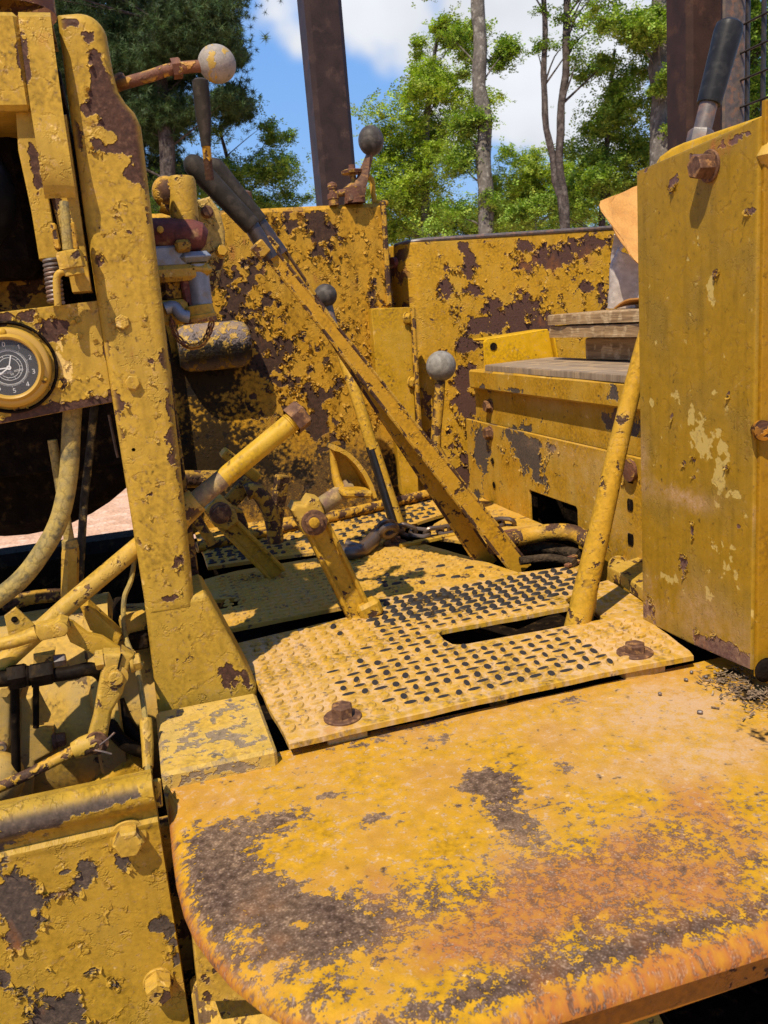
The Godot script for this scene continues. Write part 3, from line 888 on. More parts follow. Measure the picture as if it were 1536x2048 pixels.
	tile("bolt_rust", 0.1, 256, {"f1": 0.03, "f2": 0.15, "ca": Color(0.075, 0.036, 0.022), "cb": Color(0.15, 0.077, 0.043), "cc": Color(0.32, 0.16, 0.06), "ro": 0.55, "relief": 0.03})
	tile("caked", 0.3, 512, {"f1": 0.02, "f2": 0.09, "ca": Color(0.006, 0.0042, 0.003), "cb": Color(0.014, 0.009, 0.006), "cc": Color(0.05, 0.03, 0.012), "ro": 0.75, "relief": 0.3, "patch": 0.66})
	tile("caked_earth", 0.3, 512, {"f1": 0.02, "f2": 0.09, "ca": Color(0.03, 0.021, 0.014), "cb": Color(0.06, 0.042, 0.026), "cc": Color(0.09, 0.06, 0.035), "ro": 0.9, "relief": 0.35, "crack": 0.4})
	tile("grip_plastic", 0.12, 256, {"f1": 0.02, "f2": 0.3, "ca": Color(0.03, 0.025, 0.02), "cb": Color(0.042, 0.035, 0.028), "cc": Color(0.06, 0.048, 0.038), "ro": 0.55, "relief": 0.008})
	tile("grip_black", 0.12, 256, {"f1": 0.02, "f2": 0.3, "ca": Color(0.013, 0.013, 0.014), "cb": Color(0.02, 0.02, 0.021), "cc": Color(0.03, 0.03, 0.03), "ro": 0.42, "relief": 0.008})
	tile("knob_grey", 0.12, 256, {"f1": 0.03, "f2": 0.25, "ca": Color(0.2, 0.18, 0.15), "cb": Color(0.3, 0.27, 0.22), "cc": Color(0.16, 0.14, 0.11), "ro": 0.5, "relief": 0.012, "crack": 0.2})
	tile("knob_dark", 0.12, 256, {"f1": 0.03, "f2": 0.25, "ca": Color(0.045, 0.037, 0.03), "cb": Color(0.07, 0.06, 0.05), "cc": Color(0.12, 0.1, 0.08), "ro": 0.5, "relief": 0.012})
	tile("hose_rubber", 0.2, 384, {"f1": 0.03, "f2": 0.2, "ca": Color(0.02, 0.018, 0.015), "cb": Color(0.05, 0.045, 0.035), "cc": Color(0.38, 0.28, 0.1), "ro": 0.7, "relief": 0.05, "patch": 0.6, "crack": 0.3})
	tile("hose_painted", 0.2, 384, {"f1": 0.03, "f2": 0.2, "ca": Color(0.36, 0.25, 0.06), "cb": Color(0.27, 0.2, 0.075), "cc": Color(0.1, 0.085, 0.05), "ro": 0.7, "relief": 0.06, "patch": 0.58, "crack": 0.6})
	tile("zinc", 0.15, 256, {"f1": 0.03, "f2": 0.2, "ca": Color(0.13, 0.145, 0.17), "cb": Color(0.2, 0.215, 0.24), "cc": Color(0.17, 0.13, 0.08), "ro": 0.4, "relief": 0.01, "spec": 0.7})
	tile("red_oxide", 0.2, 256, {"f1": 0.03, "f2": 0.15, "ca": Color(0.15, 0.045, 0.033), "cb": Color(0.11, 0.038, 0.03), "cc": Color(0.34, 0.2, 0.09), "ro": 0.6, "relief": 0.05, "patch": 0.68, "crack": 0.5})
	tile("grey_wood", 0.7, 512, {"f1": 0.05, "f2": 0.2, "grain": "v", "stretch": 48, "con": 1.3, "ca": Color(0.31, 0.23, 0.15), "cb": Color(0.18, 0.125, 0.08), "cc": Color(0.36, 0.25, 0.14), "ro": 0.8, "relief": 0.08})
	tile("brown_wood", 0.4, 512, {"f1": 0.05, "f2": 0.16, "grain": "h", "stretch": 14, "ca": Color(0.42, 0.27, 0.13), "cb": Color(0.2, 0.125, 0.065), "cc": Color(0.5, 0.36, 0.2), "ro": 0.8, "relief": 0.16})
	tile("leather_hide", 0.25, 384, {"f1": 0.012, "f2": 0.12, "ca": Color(0.58, 0.29, 0.08), "cb": Color(0.46, 0.215, 0.055), "cc": Color(0.42, 0.22, 0.07), "ro": 0.65, "relief": 0.03, "patch": 0.64})
	tile("suede_hide", 0.2, 384, {"f1": 0.03, "f2": 0.25, "ca": Color(0.56, 0.49, 0.43), "cb": Color(0.42, 0.36, 0.31), "cc": Color(0.62, 0.55, 0.48), "ro": 0.95, "relief": 0.05})
	tile("red_earth", 2.5, 512, {"f1": 0.015, "f2": 0.12, "ca": Color(0.62, 0.38, 0.24), "cb": Color(0.52, 0.3, 0.18), "cc": Color(0.68, 0.46, 0.32), "ro": 0.95, "relief": 3.0})
	tile("dry_litter", 0.06, 256, {"f1": 0.05, "f2": 0.2, "ca": Color(0.26, 0.17, 0.1), "cb": Color(0.1, 0.068, 0.045), "cc": Color(0.46, 0.33, 0.19), "ro": 0.95, "relief": 0.3})
	tile("pine_bark", 1.2, 384, {"f1": 0.05, "f2": 0.12, "grain": "v", "stretch": 4, "ca": Color(0.09, 0.07, 0.06), "cb": Color(0.04, 0.032, 0.028), "cc": Color(0.13, 0.11, 0.095), "ro": 0.95, "relief": 2.0, "crack": 0.5})
	tile("grey_bark", 1.2, 384, {"f1": 0.04, "f2": 0.12, "grain": "v", "stretch": 3, "ca": Color(0.17, 0.15, 0.13), "cb": Color(0.09, 0.078, 0.068), "cc": Color(0.3, 0.28, 0.25), "ro": 0.95, "relief": 1.5, "crack": 0.3, "patch": 0.6})
	region("block_paint", "y", -0.04, 0.12, -1.1, -0.88, 300, 400, {"ps": 0.03, "thr": 0.3, "cs": 0.008, "crack": 0.6, "relief": 0.09, "soft": 12.0, "top": Color(0.58, 0.36, 0.06), "top2": Color(0.5, 0.34, 0.08), "under": Color(0.62, 0.46, 0.16), "metal": Color(0.16, 0.12, 0.075), "metal2": Color(0.22, 0.17, 0.11), "blobs": [[0.0634, -1.0337, 0.024, 0.0119, 0.5], [0.0313, -0.9618, 0.0336, 0.0161, 0.5], [0.0798, -0.9254, 0.0164, 0.0097, 0.5]], "dustb": 0.1})
	region("boss_paint", "z", 0.1, 0.32, 0.34, 0.55, 300, 300, {"ps": 0.04, "thr": -0.02, "crack": 0.8, "relief": 0.2, "lift": 1.4, "top": Color(0.55, 0.32, 0.06), "metal": Color(0.16, 0.12, 0.1), "metal2": Color(0.2, 0.15, 0.13), "grease": [[0.2, 0.39, 0.14, 0.045, 1.6]]})
	tile("smooth_yellow", 0.5, 512, {"thr": 0.5, "top": Color(0.56, 0.33, 0.02), "top2": Color(0.5, 0.31, 0.03), "crack": 0.3, "dustb": 0.03, "relief": 0.07})
	tile("bright_paint", 0.4, 384, {"thr": 0.6, "top": Color(0.7, 0.4, 0.012), "top2": Color(0.66, 0.37, 0.015), "crack": 0.05, "relief": 0.03, "ro": 0.35})
	tile("rod_two_tone", 0.2, 384, {"thr": -0.06, "ps": 0.03, "a_cell": 0.2, "top": Color(0.6, 0.33, 0.02), "metal": Color(0.014, 0.013, 0.013), "metal2": Color(0.025, 0.022, 0.02), "crack": 0.2, "relief": 0.05, "ro": 0.4})
	tile("knob_painted", 0.16, 384, {"thr": -0.16, "ps": 0.045, "a_cell": 0.1, "top": Color(0.52, 0.29, 0.04), "metal": Color(0.24, 0.21, 0.17), "metal2": Color(0.32, 0.28, 0.24), "crack": 0.2, "relief": 0.03})
	tile("worn_ochre", 0.3, 512, {"thr": 0.24, "ks": 0.012, "cs": 0.011, "crack": 1.4, "lift": 2.0, "top": Color(0.5, 0.33, 0.08), "top2": Color(0.42, 0.29, 0.08), "relief": 0.2})
	tile("hose_shaft", 0.2, 384, {"f1": 0.015, "f2": 0.12, "ca": Color(0.27, 0.2, 0.08), "cb": Color(0.17, 0.1, 0.07), "cc": Color(0.42, 0.27, 0.1), "ro": 0.5, "relief": 0.02, "patch": 0.66})
	run_jobs()
	variant("flake_paint", "smooth_yellow", Color(1.0, 1.0, 1.0))
	variant("lever_paint", "amber", Color(1.0, 0.97, 0.9))
	variant("screen_steel", "steel", Color(0.4, 0.4, 0.42))
	variant("neck_steel", "steel", Color(0.6, 0.55, 0.5))
	variant("rod_black", "steel", Color(0.25, 0.25, 0.27), 0.8)
	variant("brown_amber", "amber", Color(0.75, 0.62, 0.55))
	variant("casting_grey", "casting", Color(0.62, 0.72, 0.95))
	variant("caked_shiny", "caked", Color(1, 1, 1), 0.75)
	variant("caked_pipe", "caked", Color(1.6, 1.6, 1.6), 0.7)
	M.caked_pipe.heightmap_scale = 0.05
	M.caked_shiny.heightmap_scale = 0.08
	variant("ochre_plain", "smooth_yellow", Color(1, 1, 1))
	variant("bracket_paint", "smooth_yellow", Color(1, 0.97, 0.9))
	variant("side_paint", "smooth_yellow", Color(0.8, 0.74, 0.55))
	variant("rust_post", "brown_steel", Color(1.02, 0.93, 0.82))
	variant("rusty_yellow", "worn", Color(0.9, 0.8, 0.7))
	plain("dial_black", Color(0.007, 0.0075, 0.009), 0.6, 0.0, 0.2)
	plain("dial_white", Color(0.62, 0.62, 0.58), 0.6)
	plain("lug_worn", Color(0.028, 0.024, 0.021), 0.62, 0.0, 0.35)
	plain("chain_steel", Color(0.16, 0.115, 0.085), 0.36, 0.6)
	plain("bezel_yellow", Color(0.46, 0.27, 0.04), 0.24)
	var gl := plain("dial_glass", Color(1, 1, 1), 0.03, 0.0, 0.22)
	gl.albedo_color.a = 0.06
	gl.transparency = BaseMaterial3D.TRANSPARENCY_ALPHA


# ---------------------------------------------------------------- the machine
func flakes(parent: Node, of: String, level: float, most: int, size: float, sd: int, lo := Vector2(-9, -9), hi := Vector2(9, 9)) -> void:
	# curled scales of paint standing up along the broken edges of a flat panel
	var s: Dictionary
	for j in jobs:
		if j.name == of:
			s = j
	var pts: PackedVector3Array = chips[of]
	if pts.is_empty():
		return
	rng.seed = sd
	var n: Vector3 = {"z": Z, "x": -X, "y": Y}[s.plane]
	var mb := Mb.new()
	mb.crease = 0.4
	for i in most:
		var e := pts[rng.randi() % pts.size()]
		var p := spot(s, e.x, e.y)
		if p.x < lo.x or p.x > hi.x or p.y < lo.y or p.y > hi.y:
			continue
		var at: Vector3
		match s.plane:
			"z":
				at = Vector3(p.x, p.y, level)
			"x":
				at = Vector3(level, p.y, p.x)
			_:
				at = Vector3(p.x, level, p.y)
		var a := rng.randf() * TAU
		var u := (n.cross(Y if s.plane != "y" else Z)).normalized()
		var v := n.cross(u)
		var along := u * cos(a) + v * sin(a)
		var across := n.cross(along)
		var w := size * rng.randf_range(0.4, 1.0)
		var l := size * rng.randf_range(0.35, 1.1) * (0.6 + 0.4 * e.z)
		var curl := rng.randf_range(0.5, 1.5) * e.z
		var rows := []
		for r in 4:
			var t := r / 3.0
			var half := w * (0.5 - 0.28 * t * t) * rng.randf_range(0.8, 1.15)
			var c := at - along * l * 0.3 + along * l * (sin(curl * t) / curl) + n * (l * (1.0 - cos(curl * t)) / curl + 0.0004)
			var k := rng.randf_range(-0.15, 0.15) * w
			rows.append([c - across * (half + k), c + n * 0.0003, c + across * (half - k)])
		sheet(mb, rows, 0.00045)
	var o := put(parent, "paint_flakes", mb, M[of])
	o.set_meta("kind", "stuff")



const X := Vector3.RIGHT
const Y := Vector3.UP
const Z := Vector3.BACK


func step_plate() -> void:
	var hold := holder("step", "broad rounded step plate in front, yellow paint worn to bare steel and rust")
	var outer := [Vector2(1.3, -0.935), Vector2(0.9, -0.934), Vector2(0.45, -0.932), Vector2(0.22, -0.938), Vector2(0.0, -0.934), Vector2(-0.016, -0.93), Vector2(-0.025, -0.915), Vector2(-0.026, -0.86), Vector2(-0.026, -0.8), Vector2(-0.025, -0.75), Vector2(-0.021, -0.705), Vector2(-0.014, -0.668), Vector2(-0.003, -0.635), Vector2(0.01, -0.602), Vector2(0.028, -0.57), Vector2(0.05, -0.54), Vector2(0.076, -0.514), Vector2(0.106, -0.496), Vector2(0.142, -0.484), Vector2(0.18, -0.479), Vector2(0.23, -0.477), Vector2(0.4, -0.475), Vector2(0.7, -0.472), Vector2(1.3, -0.472)]
	outer.reverse()
	var mb := Mb.new()
	mb.crease = 0.6
	var mult := []
	for q in outer:
		mult.append(0.06 if q.y < -0.905 else 1.0)
	prism(mb, outer, Vector3(0, -0.02, 0), X, Z, Y, 0.0195, 0.03, 7, mult, 0.0155)
	put(hold, "tread_sheet", mb, M.foot_paint)
	mb = Mb.new()
	rbox(mb, Vector3(0.72, -0.0595, -0.5), Vector3(1.14, 0.045, 0.012), Basis(), 0.003)
	put(hold, "skirt", mb, M.brown_amber)
	mb = Mb.new()
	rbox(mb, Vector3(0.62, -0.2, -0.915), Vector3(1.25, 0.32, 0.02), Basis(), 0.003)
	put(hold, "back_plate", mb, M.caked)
	mb = Mb.new()
	prism(mb, [Vector2(-0.0178, -0.1172), Vector2(0.0698, -0.1445), Vector2(0.1029, -0.2426), Vector2(0.0501, -0.2251), Vector2(-0.0218, -0.2035)], Vector3(0, 0, -0.79), X, Y, Z, 0.1, 0.003)
	put(hold, "side_bracket", mb, M.ochre)
	mb = Mb.new()
	rbox(mb, Vector3(0.22, -0.32, -0.8), Vector3(0.5, 0.1, 0.2), Basis(X, deg_to_rad(30)), 0.004)
	put(hold, "lower_rail", mb, M.ochre)


func side_cover() -> void:
	var hold := holder("side_cover", "yellow side cover at the lower corner, paint curling off in plates, rolled top edge")
	var mb := Mb.new()
	# profile in (height, out): flat cover, a shallow bead, then the rolled rail along the top
	var prof := [Vector2(-0.55, 0.0), Vector2(-0.03, 0.0), Vector2(-0.022, 0.003), Vector2(-0.017, 0.003), Vector2(-0.012, -0.002), Vector2(-0.006, -0.002)]
	for i in 9:
		var a := deg_to_rad(-60.0 + i * 26.0)
		prof.append(Vector2(0.014 + sin(a) * 0.017, -0.008 + cos(a) * 0.019))
	prof.append(Vector2(0.016, -0.05))
	var xs := [-0.75, -0.5, -0.3, -0.15, -0.036]
	for i in prof.size() - 1:
		var p: Vector2 = prof[i]
		var q: Vector2 = prof[i + 1]
		var n := Vector3(0, -(q.y - p.y), q.x - p.x)
		for k in xs.size() - 1:
			mb.quad(Vector3(xs[k], p.x, -0.84 + p.y), Vector3(xs[k + 1], p.x, -0.84 + p.y), Vector3(xs[k + 1], q.x, -0.84 + q.y), Vector3(xs[k], q.x, -0.84 + q.y), n)
	var e := []
	for p in prof:
		e.append(Vector3(-0.036, p.x, -0.84 + p.y))
	for i in e.size() - 1:      # the cut end
		mb.quad(e[i], e[i + 1], Vector3(e[i + 1].x, e[i + 1].y, -0.875), Vector3(e[i].x, e[i].y, -0.875), X)
	put(hold, "cover_sheet", mb, M.cover_paint)
	flakes(hold, "cover_paint", -0.84, 700, 0.009, 41, Vector2(-0.3, -0.3), Vector2(-0.04, -0.035))
	bolt(hold, Vector3(-0.067, -0.0272, -0.84), Z, 0.027, 0.016, M.ochre, 0.0185, "bolt", 0.1)
	bolt(hold, Vector3(-0.0611, -0.205, -0.84), Z, 0.026, 0.02, M.ochre, 0.0165, "bolt", 0.5, "lower bolt with rust on its face")
	mb = Mb.new()
	tube(mb, [Vector3(-0.0315, 0.0173, -0.86), Vector3(-0.0335, -0.0127, -0.86)], 0.004, 8)
	put(hold, "hinge_pin", mb, M.ochre)
	# dark frame rail behind the cover
	mb = Mb.new()
	rbox(mb, Vector3(-0.3, -0.32, -0.93), Vector3(0.9, 0.5, 0.02), Basis(), 0.003)
	put(hold, "inner_rail", mb, M.greasy)


func dash() -> void:
	# foot of the post
	var hold := holder("post_foot", "stepped welded foot of the dash post")
	var mb := Mb.new()
	rbox(mb, Vector3(0.037, -0.045, -0.989), Vector3(0.13, 0.09, 0.17), Basis(), 0.004)
	put(hold, "foot_block", mb, M.block_paint)
	mb = Mb.new()
	prism(mb, [Vector2(-0.022, 0.1361), Vector2(0.0161, 0.1395), Vector2(0.0534, 0.1412), Vector2(0.0586, 0.1368), Vector2(0.1066, 0.0017), Vector2(0.1059, -0.0164), Vector2(-0.026, -0.0211)], Vector3(0, 0, -1.09), X, Y, Z, 0.1, 0.008, 3)
	put(hold, "gusset", mb, M.dash_paint)
	mb = Mb.new()
	lathe(mb, Vector3(-0.0263, 0.0936, -1.16), -X + Z * 0.25, [Vector2(0, 0.018), Vector2(0.028, 0.017), Vector2(0.03, 0.015), Vector2(0.03, 0.0)], 20)
	put(hold, "boss", mb, M.ochre)
	bolt(hold, Vector3(-0.0479, 0.1001, -1.15), -X + Z * 0.25, 0.022, 0.01, M.ochre, 0.0, "bolt", 0.3)
	# the post itself
	hold = holder("dash_post", "broad yellow sheet metal dash post with peeling paint")
	mb = Mb.new()
	mb.crease = 0.7
	var side := [Vector2(-0.0215, 0.122), Vector2(-0.0235, 0.4), Vector2(-0.024, 0.6), Vector2(-0.022, 0.75), Vector2(-0.02, 0.827)]
	side.append_array([Vector2(0.002, 0.829)])
	side.append_array(arc(Vector2(0.004, 0.803), 0.026, 85, 8, 6))
	side.append_array([Vector2(0.031, 0.77), Vector2(0.034, 0.748), Vector2(0.04, 0.736), Vector2(0.049, 0.725), Vector2(0.054, 0.71), Vector2(0.0535, 0.66), Vector2(0.051, 0.5), Vector2(0.048, 0.38), Vector2(0.045, 0.26), Vector2(0.04, 0.122)])
	prism(mb, side, Vector3(0, 0, -1.0875), X, Y, Z, 0.1, 0.013, 4)
	put(hold, "post_sheet", mb, M.dash_paint)
	flakes(hold, "dash_paint", -1.0875, 900, 0.007, 42, Vector2(-0.018, 0.15), Vector2(0.03, 0.8))
	bolt(hold, Vector3(0.001, 0.4918, -1.09), Z, 0.0155, 0.007, M.ochre, 0.0, "bolt", 0.5)
	bolt(hold, Vector3(0.0029, 0.4198, -1.09), Z, 0.0155, 0.006, M.ochre, 0.0105, "bolt", 0.2)
	bolt(hold, Vector3(-0.0074, 0.3388, -1.09), Z, 0.005, 0.003, M.ochre, 0.0, "rivet", 0.2)
	# cross bar with the hour meter
	hold = holder("cross_bar", "flat bar below the dash, bare brown along its lower edge")
	mb = Mb.new()
	var o := Vector2(-0.1321, 0.4503)
	prism(mb, [Vector2(-0.5, 0.502), Vector2(-0.132, 0.514), Vector2(-0.0235, 0.519), Vector2(-0.0235, 0.398), Vector2(-0.154, 0.386), Vector2(-0.5, 0.372)], Vector3(0, 0, -1.1), X, Y, Z, 0.008, 0.0015)
	put(hold, "bar_sheet", mb, M.dash_paint)
	flakes(hold, "dash_paint", -1.1, 2600, 0.008, 43, Vector2(-0.2, 0.39), Vector2(-0.028, 0.512))
	bolt(hold, Vector3(-0.0819, 0.426, -1.1), Z, 0.009, 0.004, M.amber, 0.0, "screw", 0.1)
	var c := Vector3(o.x, o.y, -1.1)
	hold = holder("hour_meter", "round hour meter with black dial and yellow bezel, set in the cross bar")
	mb = Mb.new()
	lathe(mb, c, Z, [Vector2(0.001, 0.0535), Vector2(0.005, 0.0535), Vector2(0.006, 0.0515), Vector2(0.001, 0.0495)], 48)
	put(hold, "rubber_seat", mb, M.caked)
	mb = Mb.new()
	lathe(mb, c, Z, [Vector2(0.0, 0.0465), Vector2(0.008, 0.0465), Vector2(0.011, 0.0445), Vector2(0.0125, 0.041), Vector2(0.0125, 0.039), Vector2(0.0165, 0.0375), Vector2(0.0185, 0.0355), Vector2(0.0175, 0.0335), Vector2(0.012, 0.032)], 56)
	put(hold, "bezel", mb, M.bezel_yellow)
	mb = Mb.new()
	lathe(mb, c, Z, [Vector2(0.002, 0.033), Vector2(0.009, 0.033), Vector2(0.009, 0.0)], 40)
	put(hold, "dial", mb, M.dial_black)
	mb = Mb.new()
	lathe(mb, c, Z, [Vector2(0.0135, 0.0325), Vector2(0.0142, 0.02), Vector2(0.0145, 0.0)], 40)
	put(hold, "glass", mb, M.dial_glass)
	mb = Mb.new()
	for rr in [0.0115, 0.0145, 0.0192]:
		lathe(mb, c, Z, [Vector2(0.0092, rr - 0.00022), Vector2(0.0095, rr - 0.00022), Vector2(0.0095, rr + 0.00022)], 48)
	for k in 100:
		var a := TAU * k / 100.0
		var d := Vector3(sin(a), cos(a), 0)
		bar(mb, c + d * 0.0192 + Z * 0.0094, c + d * (0.0215 if k % 10 else 0.0228) + Z * 0.0094, 0.00028, 0.0002, Z, 0.00001)
	for k in 10:
		var a := TAU * k / 10.0 + 0.25
		var d := Vector3(sin(a), cos(a), 0)
		bar(mb, c + d * 0.0125 + Z * 0.0094, c + d * 0.0145 + Z * 0.0094, 0.0004, 0.0002, Z, 0.00001)
	put(hold, "dial_marks", mb, M.dial_white)
	var font := SystemFont.new()
	font.font_names = PackedStringArray(["Droid Sans"])
	for k in 10:
		var a := TAU * k / 10.0 - 0.06
		var at := c + Vector3(sin(a), cos(a), 0) * 0.0268 + Z * 0.0092
		words(hold, str(k), font, 0.0052, at, Basis())
	words(hold, "TRACTOR - HOURS", font, 0.0021, c + Vector3(0.002, -0.0048, 0.0092), Basis(Z, 0.12))
	words(hold, "10", font, 0.0026, c + Vector3(0.002, -0.0078, 0.0092), Basis(Z, 0.12))
	mb = Mb.new()
	bar(mb, c + Z * 0.0105, c + Vector3(0.0042, 0.0135, 0.0105), 0.0012, 0.0005, Z, 0.0001)
	bar(mb, c + Z * 0.0105, c + Vector3(-0.018, -0.001, 0.0105), 0.0014, 0.0005, Z, 0.0001)
	bar(mb, c + Z * 0.0105, c + Vector3(-0.014, -0.0085, 0.0105), 0.0014, 0.0005, Z, 0.0001)
	lathe(mb, c, Z, [Vector2(0.0092, 0.0026), Vector2(0.0112, 0.0026), Vector2(0.0112, 0.0008)], 20)
	put(hold, "hands", mb, M.dial_white)
	for q in [Vector2(-0.0966, 0.4328), Vector2(-0.1324, 0.4907)]:
		var sm := Mb.new()
		ball(sm, Vector3(q.x, q.y, -1.088), 0.0048, Z, 0.7, 14)
		put(hold, "screw", sm, M.amber)
	# hood end and the latch strap hanging from it
	hold = holder("hood", "yellow hood corner with a hinged latch strap")
	mb = Mb.new()
	rbox(mb, Vector3(-0.338, 0.773, -1.18), Vector3(0.556, 0.098, 0.22), Basis(), 0.005)
	put(hold, "hood_sheet", mb, M.dash_paint)
	mb = Mb.new()
	var st := [Vector3(-0.043, 0.822, -1.2), Vector3(-0.043, 0.823, -1.085), Vector3(-0.043, 0.816, -1.074), Vector3(-0.044, 0.78, -1.07), Vector3(-0.045, 0.72, -1.068), Vector3(-0.045, 0.695, -1.066), Vector3(-0.045, 0.67, -1.062), Vector3(-0.045, 0.645, -1.066), Vector3(-0.0455, 0.633, -1.074)]
	var rows := []
	for p in st:
		rows.append([p - X * 0.0165, p - X * 0.008, p + X * 0.008, p + X * 0.0165])
	sheet(mb, rows, 0.005)
	put(hold, "latch_strap", mb, M.dash_paint)
	mb = Mb.new()
	prism(mb, [Vector2(-0.0786, 0.7297), Vector2(-0.0599, 0.7295), Vector2(-0.0578, 0.5691), Vector2(-0.0796, 0.5687), Vector2(-0.0795, 0.6221), Vector2(-0.0827, 0.6858)], Vector3(0, 0, -1.085), X, Y, Z, 0.05, 0.002)
	put(hold, "door_frame", mb, M.dash_paint)
	mb = Mb.new()
	prism(mb, [Vector2(-0.062, 0.724), Vector2(-0.026, 0.724), Vector2(-0.028, 0.53), Vector2(-0.05, 0.53)], Vector3(0, 0, -1.094), X, Y, Z, 0.04, 0.002)
	put(hold, "backing_strip", mb, M.ochre)
	hold = holder("latch", "rusty spring latch with pull rod below the strap")
	mb = Mb.new()
	tube(mb, [Vector3(-0.0423, 0.6258, -1.066), Vector3(-0.0431, 0.612, -1.062), Vector3(-0.0453, 0.5745, -1.062)], [0.0052, 0.0056, 0.0064], 14)
	put(hold, "pull_rod", mb, M.hose_painted)
	for q in [[Vector3(-0.0576, 0.6038, -1.068), Vector3(-0.0562, 0.5757, -1.068)], [Vector3(-0.0373, 0.6039, -1.068), Vector3(-0.0375, 0.5746, -1.068)]]:
		mb = Mb.new()
		bar(mb, q[0], q[1], 0.007, 0.018, Z, 0.0015)
		put(hold, "latch_ear", mb, M.worn)
	mb = Mb.new()
	hexa(mb, Vector3(-0.0435, 0.5547, -1.062), Y + X * -0.1, 0.026, 0.019)
	put(hold, "nut", mb, M.ochre)
	mb = Mb.new()
	lathe(mb, Vector3(-0.0425, 0.547, -1.062), Y + X * -0.1, [Vector2(0, 0.0), Vector2(0, 0.011), Vector2(0.01, 0.011), Vector2(0.01, 0.0)], 18)
	put(hold, "collar", mb, M.ochre)
	mb = Mb.new()
	var coil := []
	for k in 141:
		var a := TAU * k / 14.0
		var p: Vector3 = Vector3(-0.067, 0.5684, -1.09).lerp(Vector3(-0.0693, 0.5191, -1.09), k / 140.0)
		coil.append(p + Vector3(cos(a) * 0.008, 0, sin(a) * 0.008))
	tube(mb, coil, 0.0022, 6)
	put(hold, "spring", mb, M.steel)
	mb = Mb.new()
	tube(mb, smooth_path([Vector3(-0.0469, 0.551, -1.075), Vector3(-0.0577, 0.5517, -1.075), Vector3(-0.0638, 0.5437, -1.075), Vector3(-0.0667, 0.5149, -1.075)], 5), 0.0042, 10)
	put(hold, "bent_rod", mb, M.ochre)
	# the dark bay behind
	hold = holder("dash_bay")
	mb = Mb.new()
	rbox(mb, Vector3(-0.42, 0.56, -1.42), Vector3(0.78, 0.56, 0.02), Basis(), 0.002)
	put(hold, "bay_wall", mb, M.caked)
	mb = Mb.new()
	rbox(mb, Vector3(-0.44, 0.56, -1.3), Vector3(0.74, 0.13, 0.01), Basis(), 0.002)
	put(hold, "bay_panel", mb, M.greasy)
	mb = Mb.new()
	rbox(mb, Vector3(-0.035, 0.6, -1.32), Vector3(0.02, 0.26, 0.24), Basis(), 0.002)
	put(hold, "bay_side", mb, M.caked)
	mb = Mb.new()
	rbox(mb, Vector3(-0.42, 0.812, -1.36), Vector3(0.78, 0.02, 0.16), Basis(), 0.002)
	put(hold, "bay_roof", mb, M.caked)
	mb = Mb.new()
	ball(mb, Vector3(-0.2, 0.66, -1.22), 0.1, Y, 0.9, 28)
	put(hold, "air_bowl", mb, M.grip_black)
	mb = Mb.new()
	rbox(mb, Vector3(-0.26, 0.66, -1.25), Vector3(0.36, 0.2, 0.1), Basis(), 0.02)
	put(hold, "housing", mb, M.caked)
	mb = Mb.new()
	lathe(mb, Vector3(-0.0825, 0.8577, -1.2), Y, [Vector2(0, 0.06), Vector2(0.03, 0.06), Vector2(0.04, 0.05), Vector2(0.1, 0.05)], 24)
	put(doz, "exhaust_stub", mb, M.rusty)


func words(parent: Node, text: String, font: Font, size: float, at: Vector3, turn: Basis) -> void:
	var tm := TextMesh.new()
	tm.text = text
	tm.font = font
	tm.font_size = 32
	tm.pixel_size = size / 24.0
	tm.depth = 0.0004
	tm.curve_step = 4.0
	var mi := MeshInstance3D.new()
	mi.mesh = tm
	mi.material_override = M.dial_white
	mi.name = numbered(parent, "dial_print")
	mi.transform = Transform3D(turn, at)
	parent.add_child(mi, true)


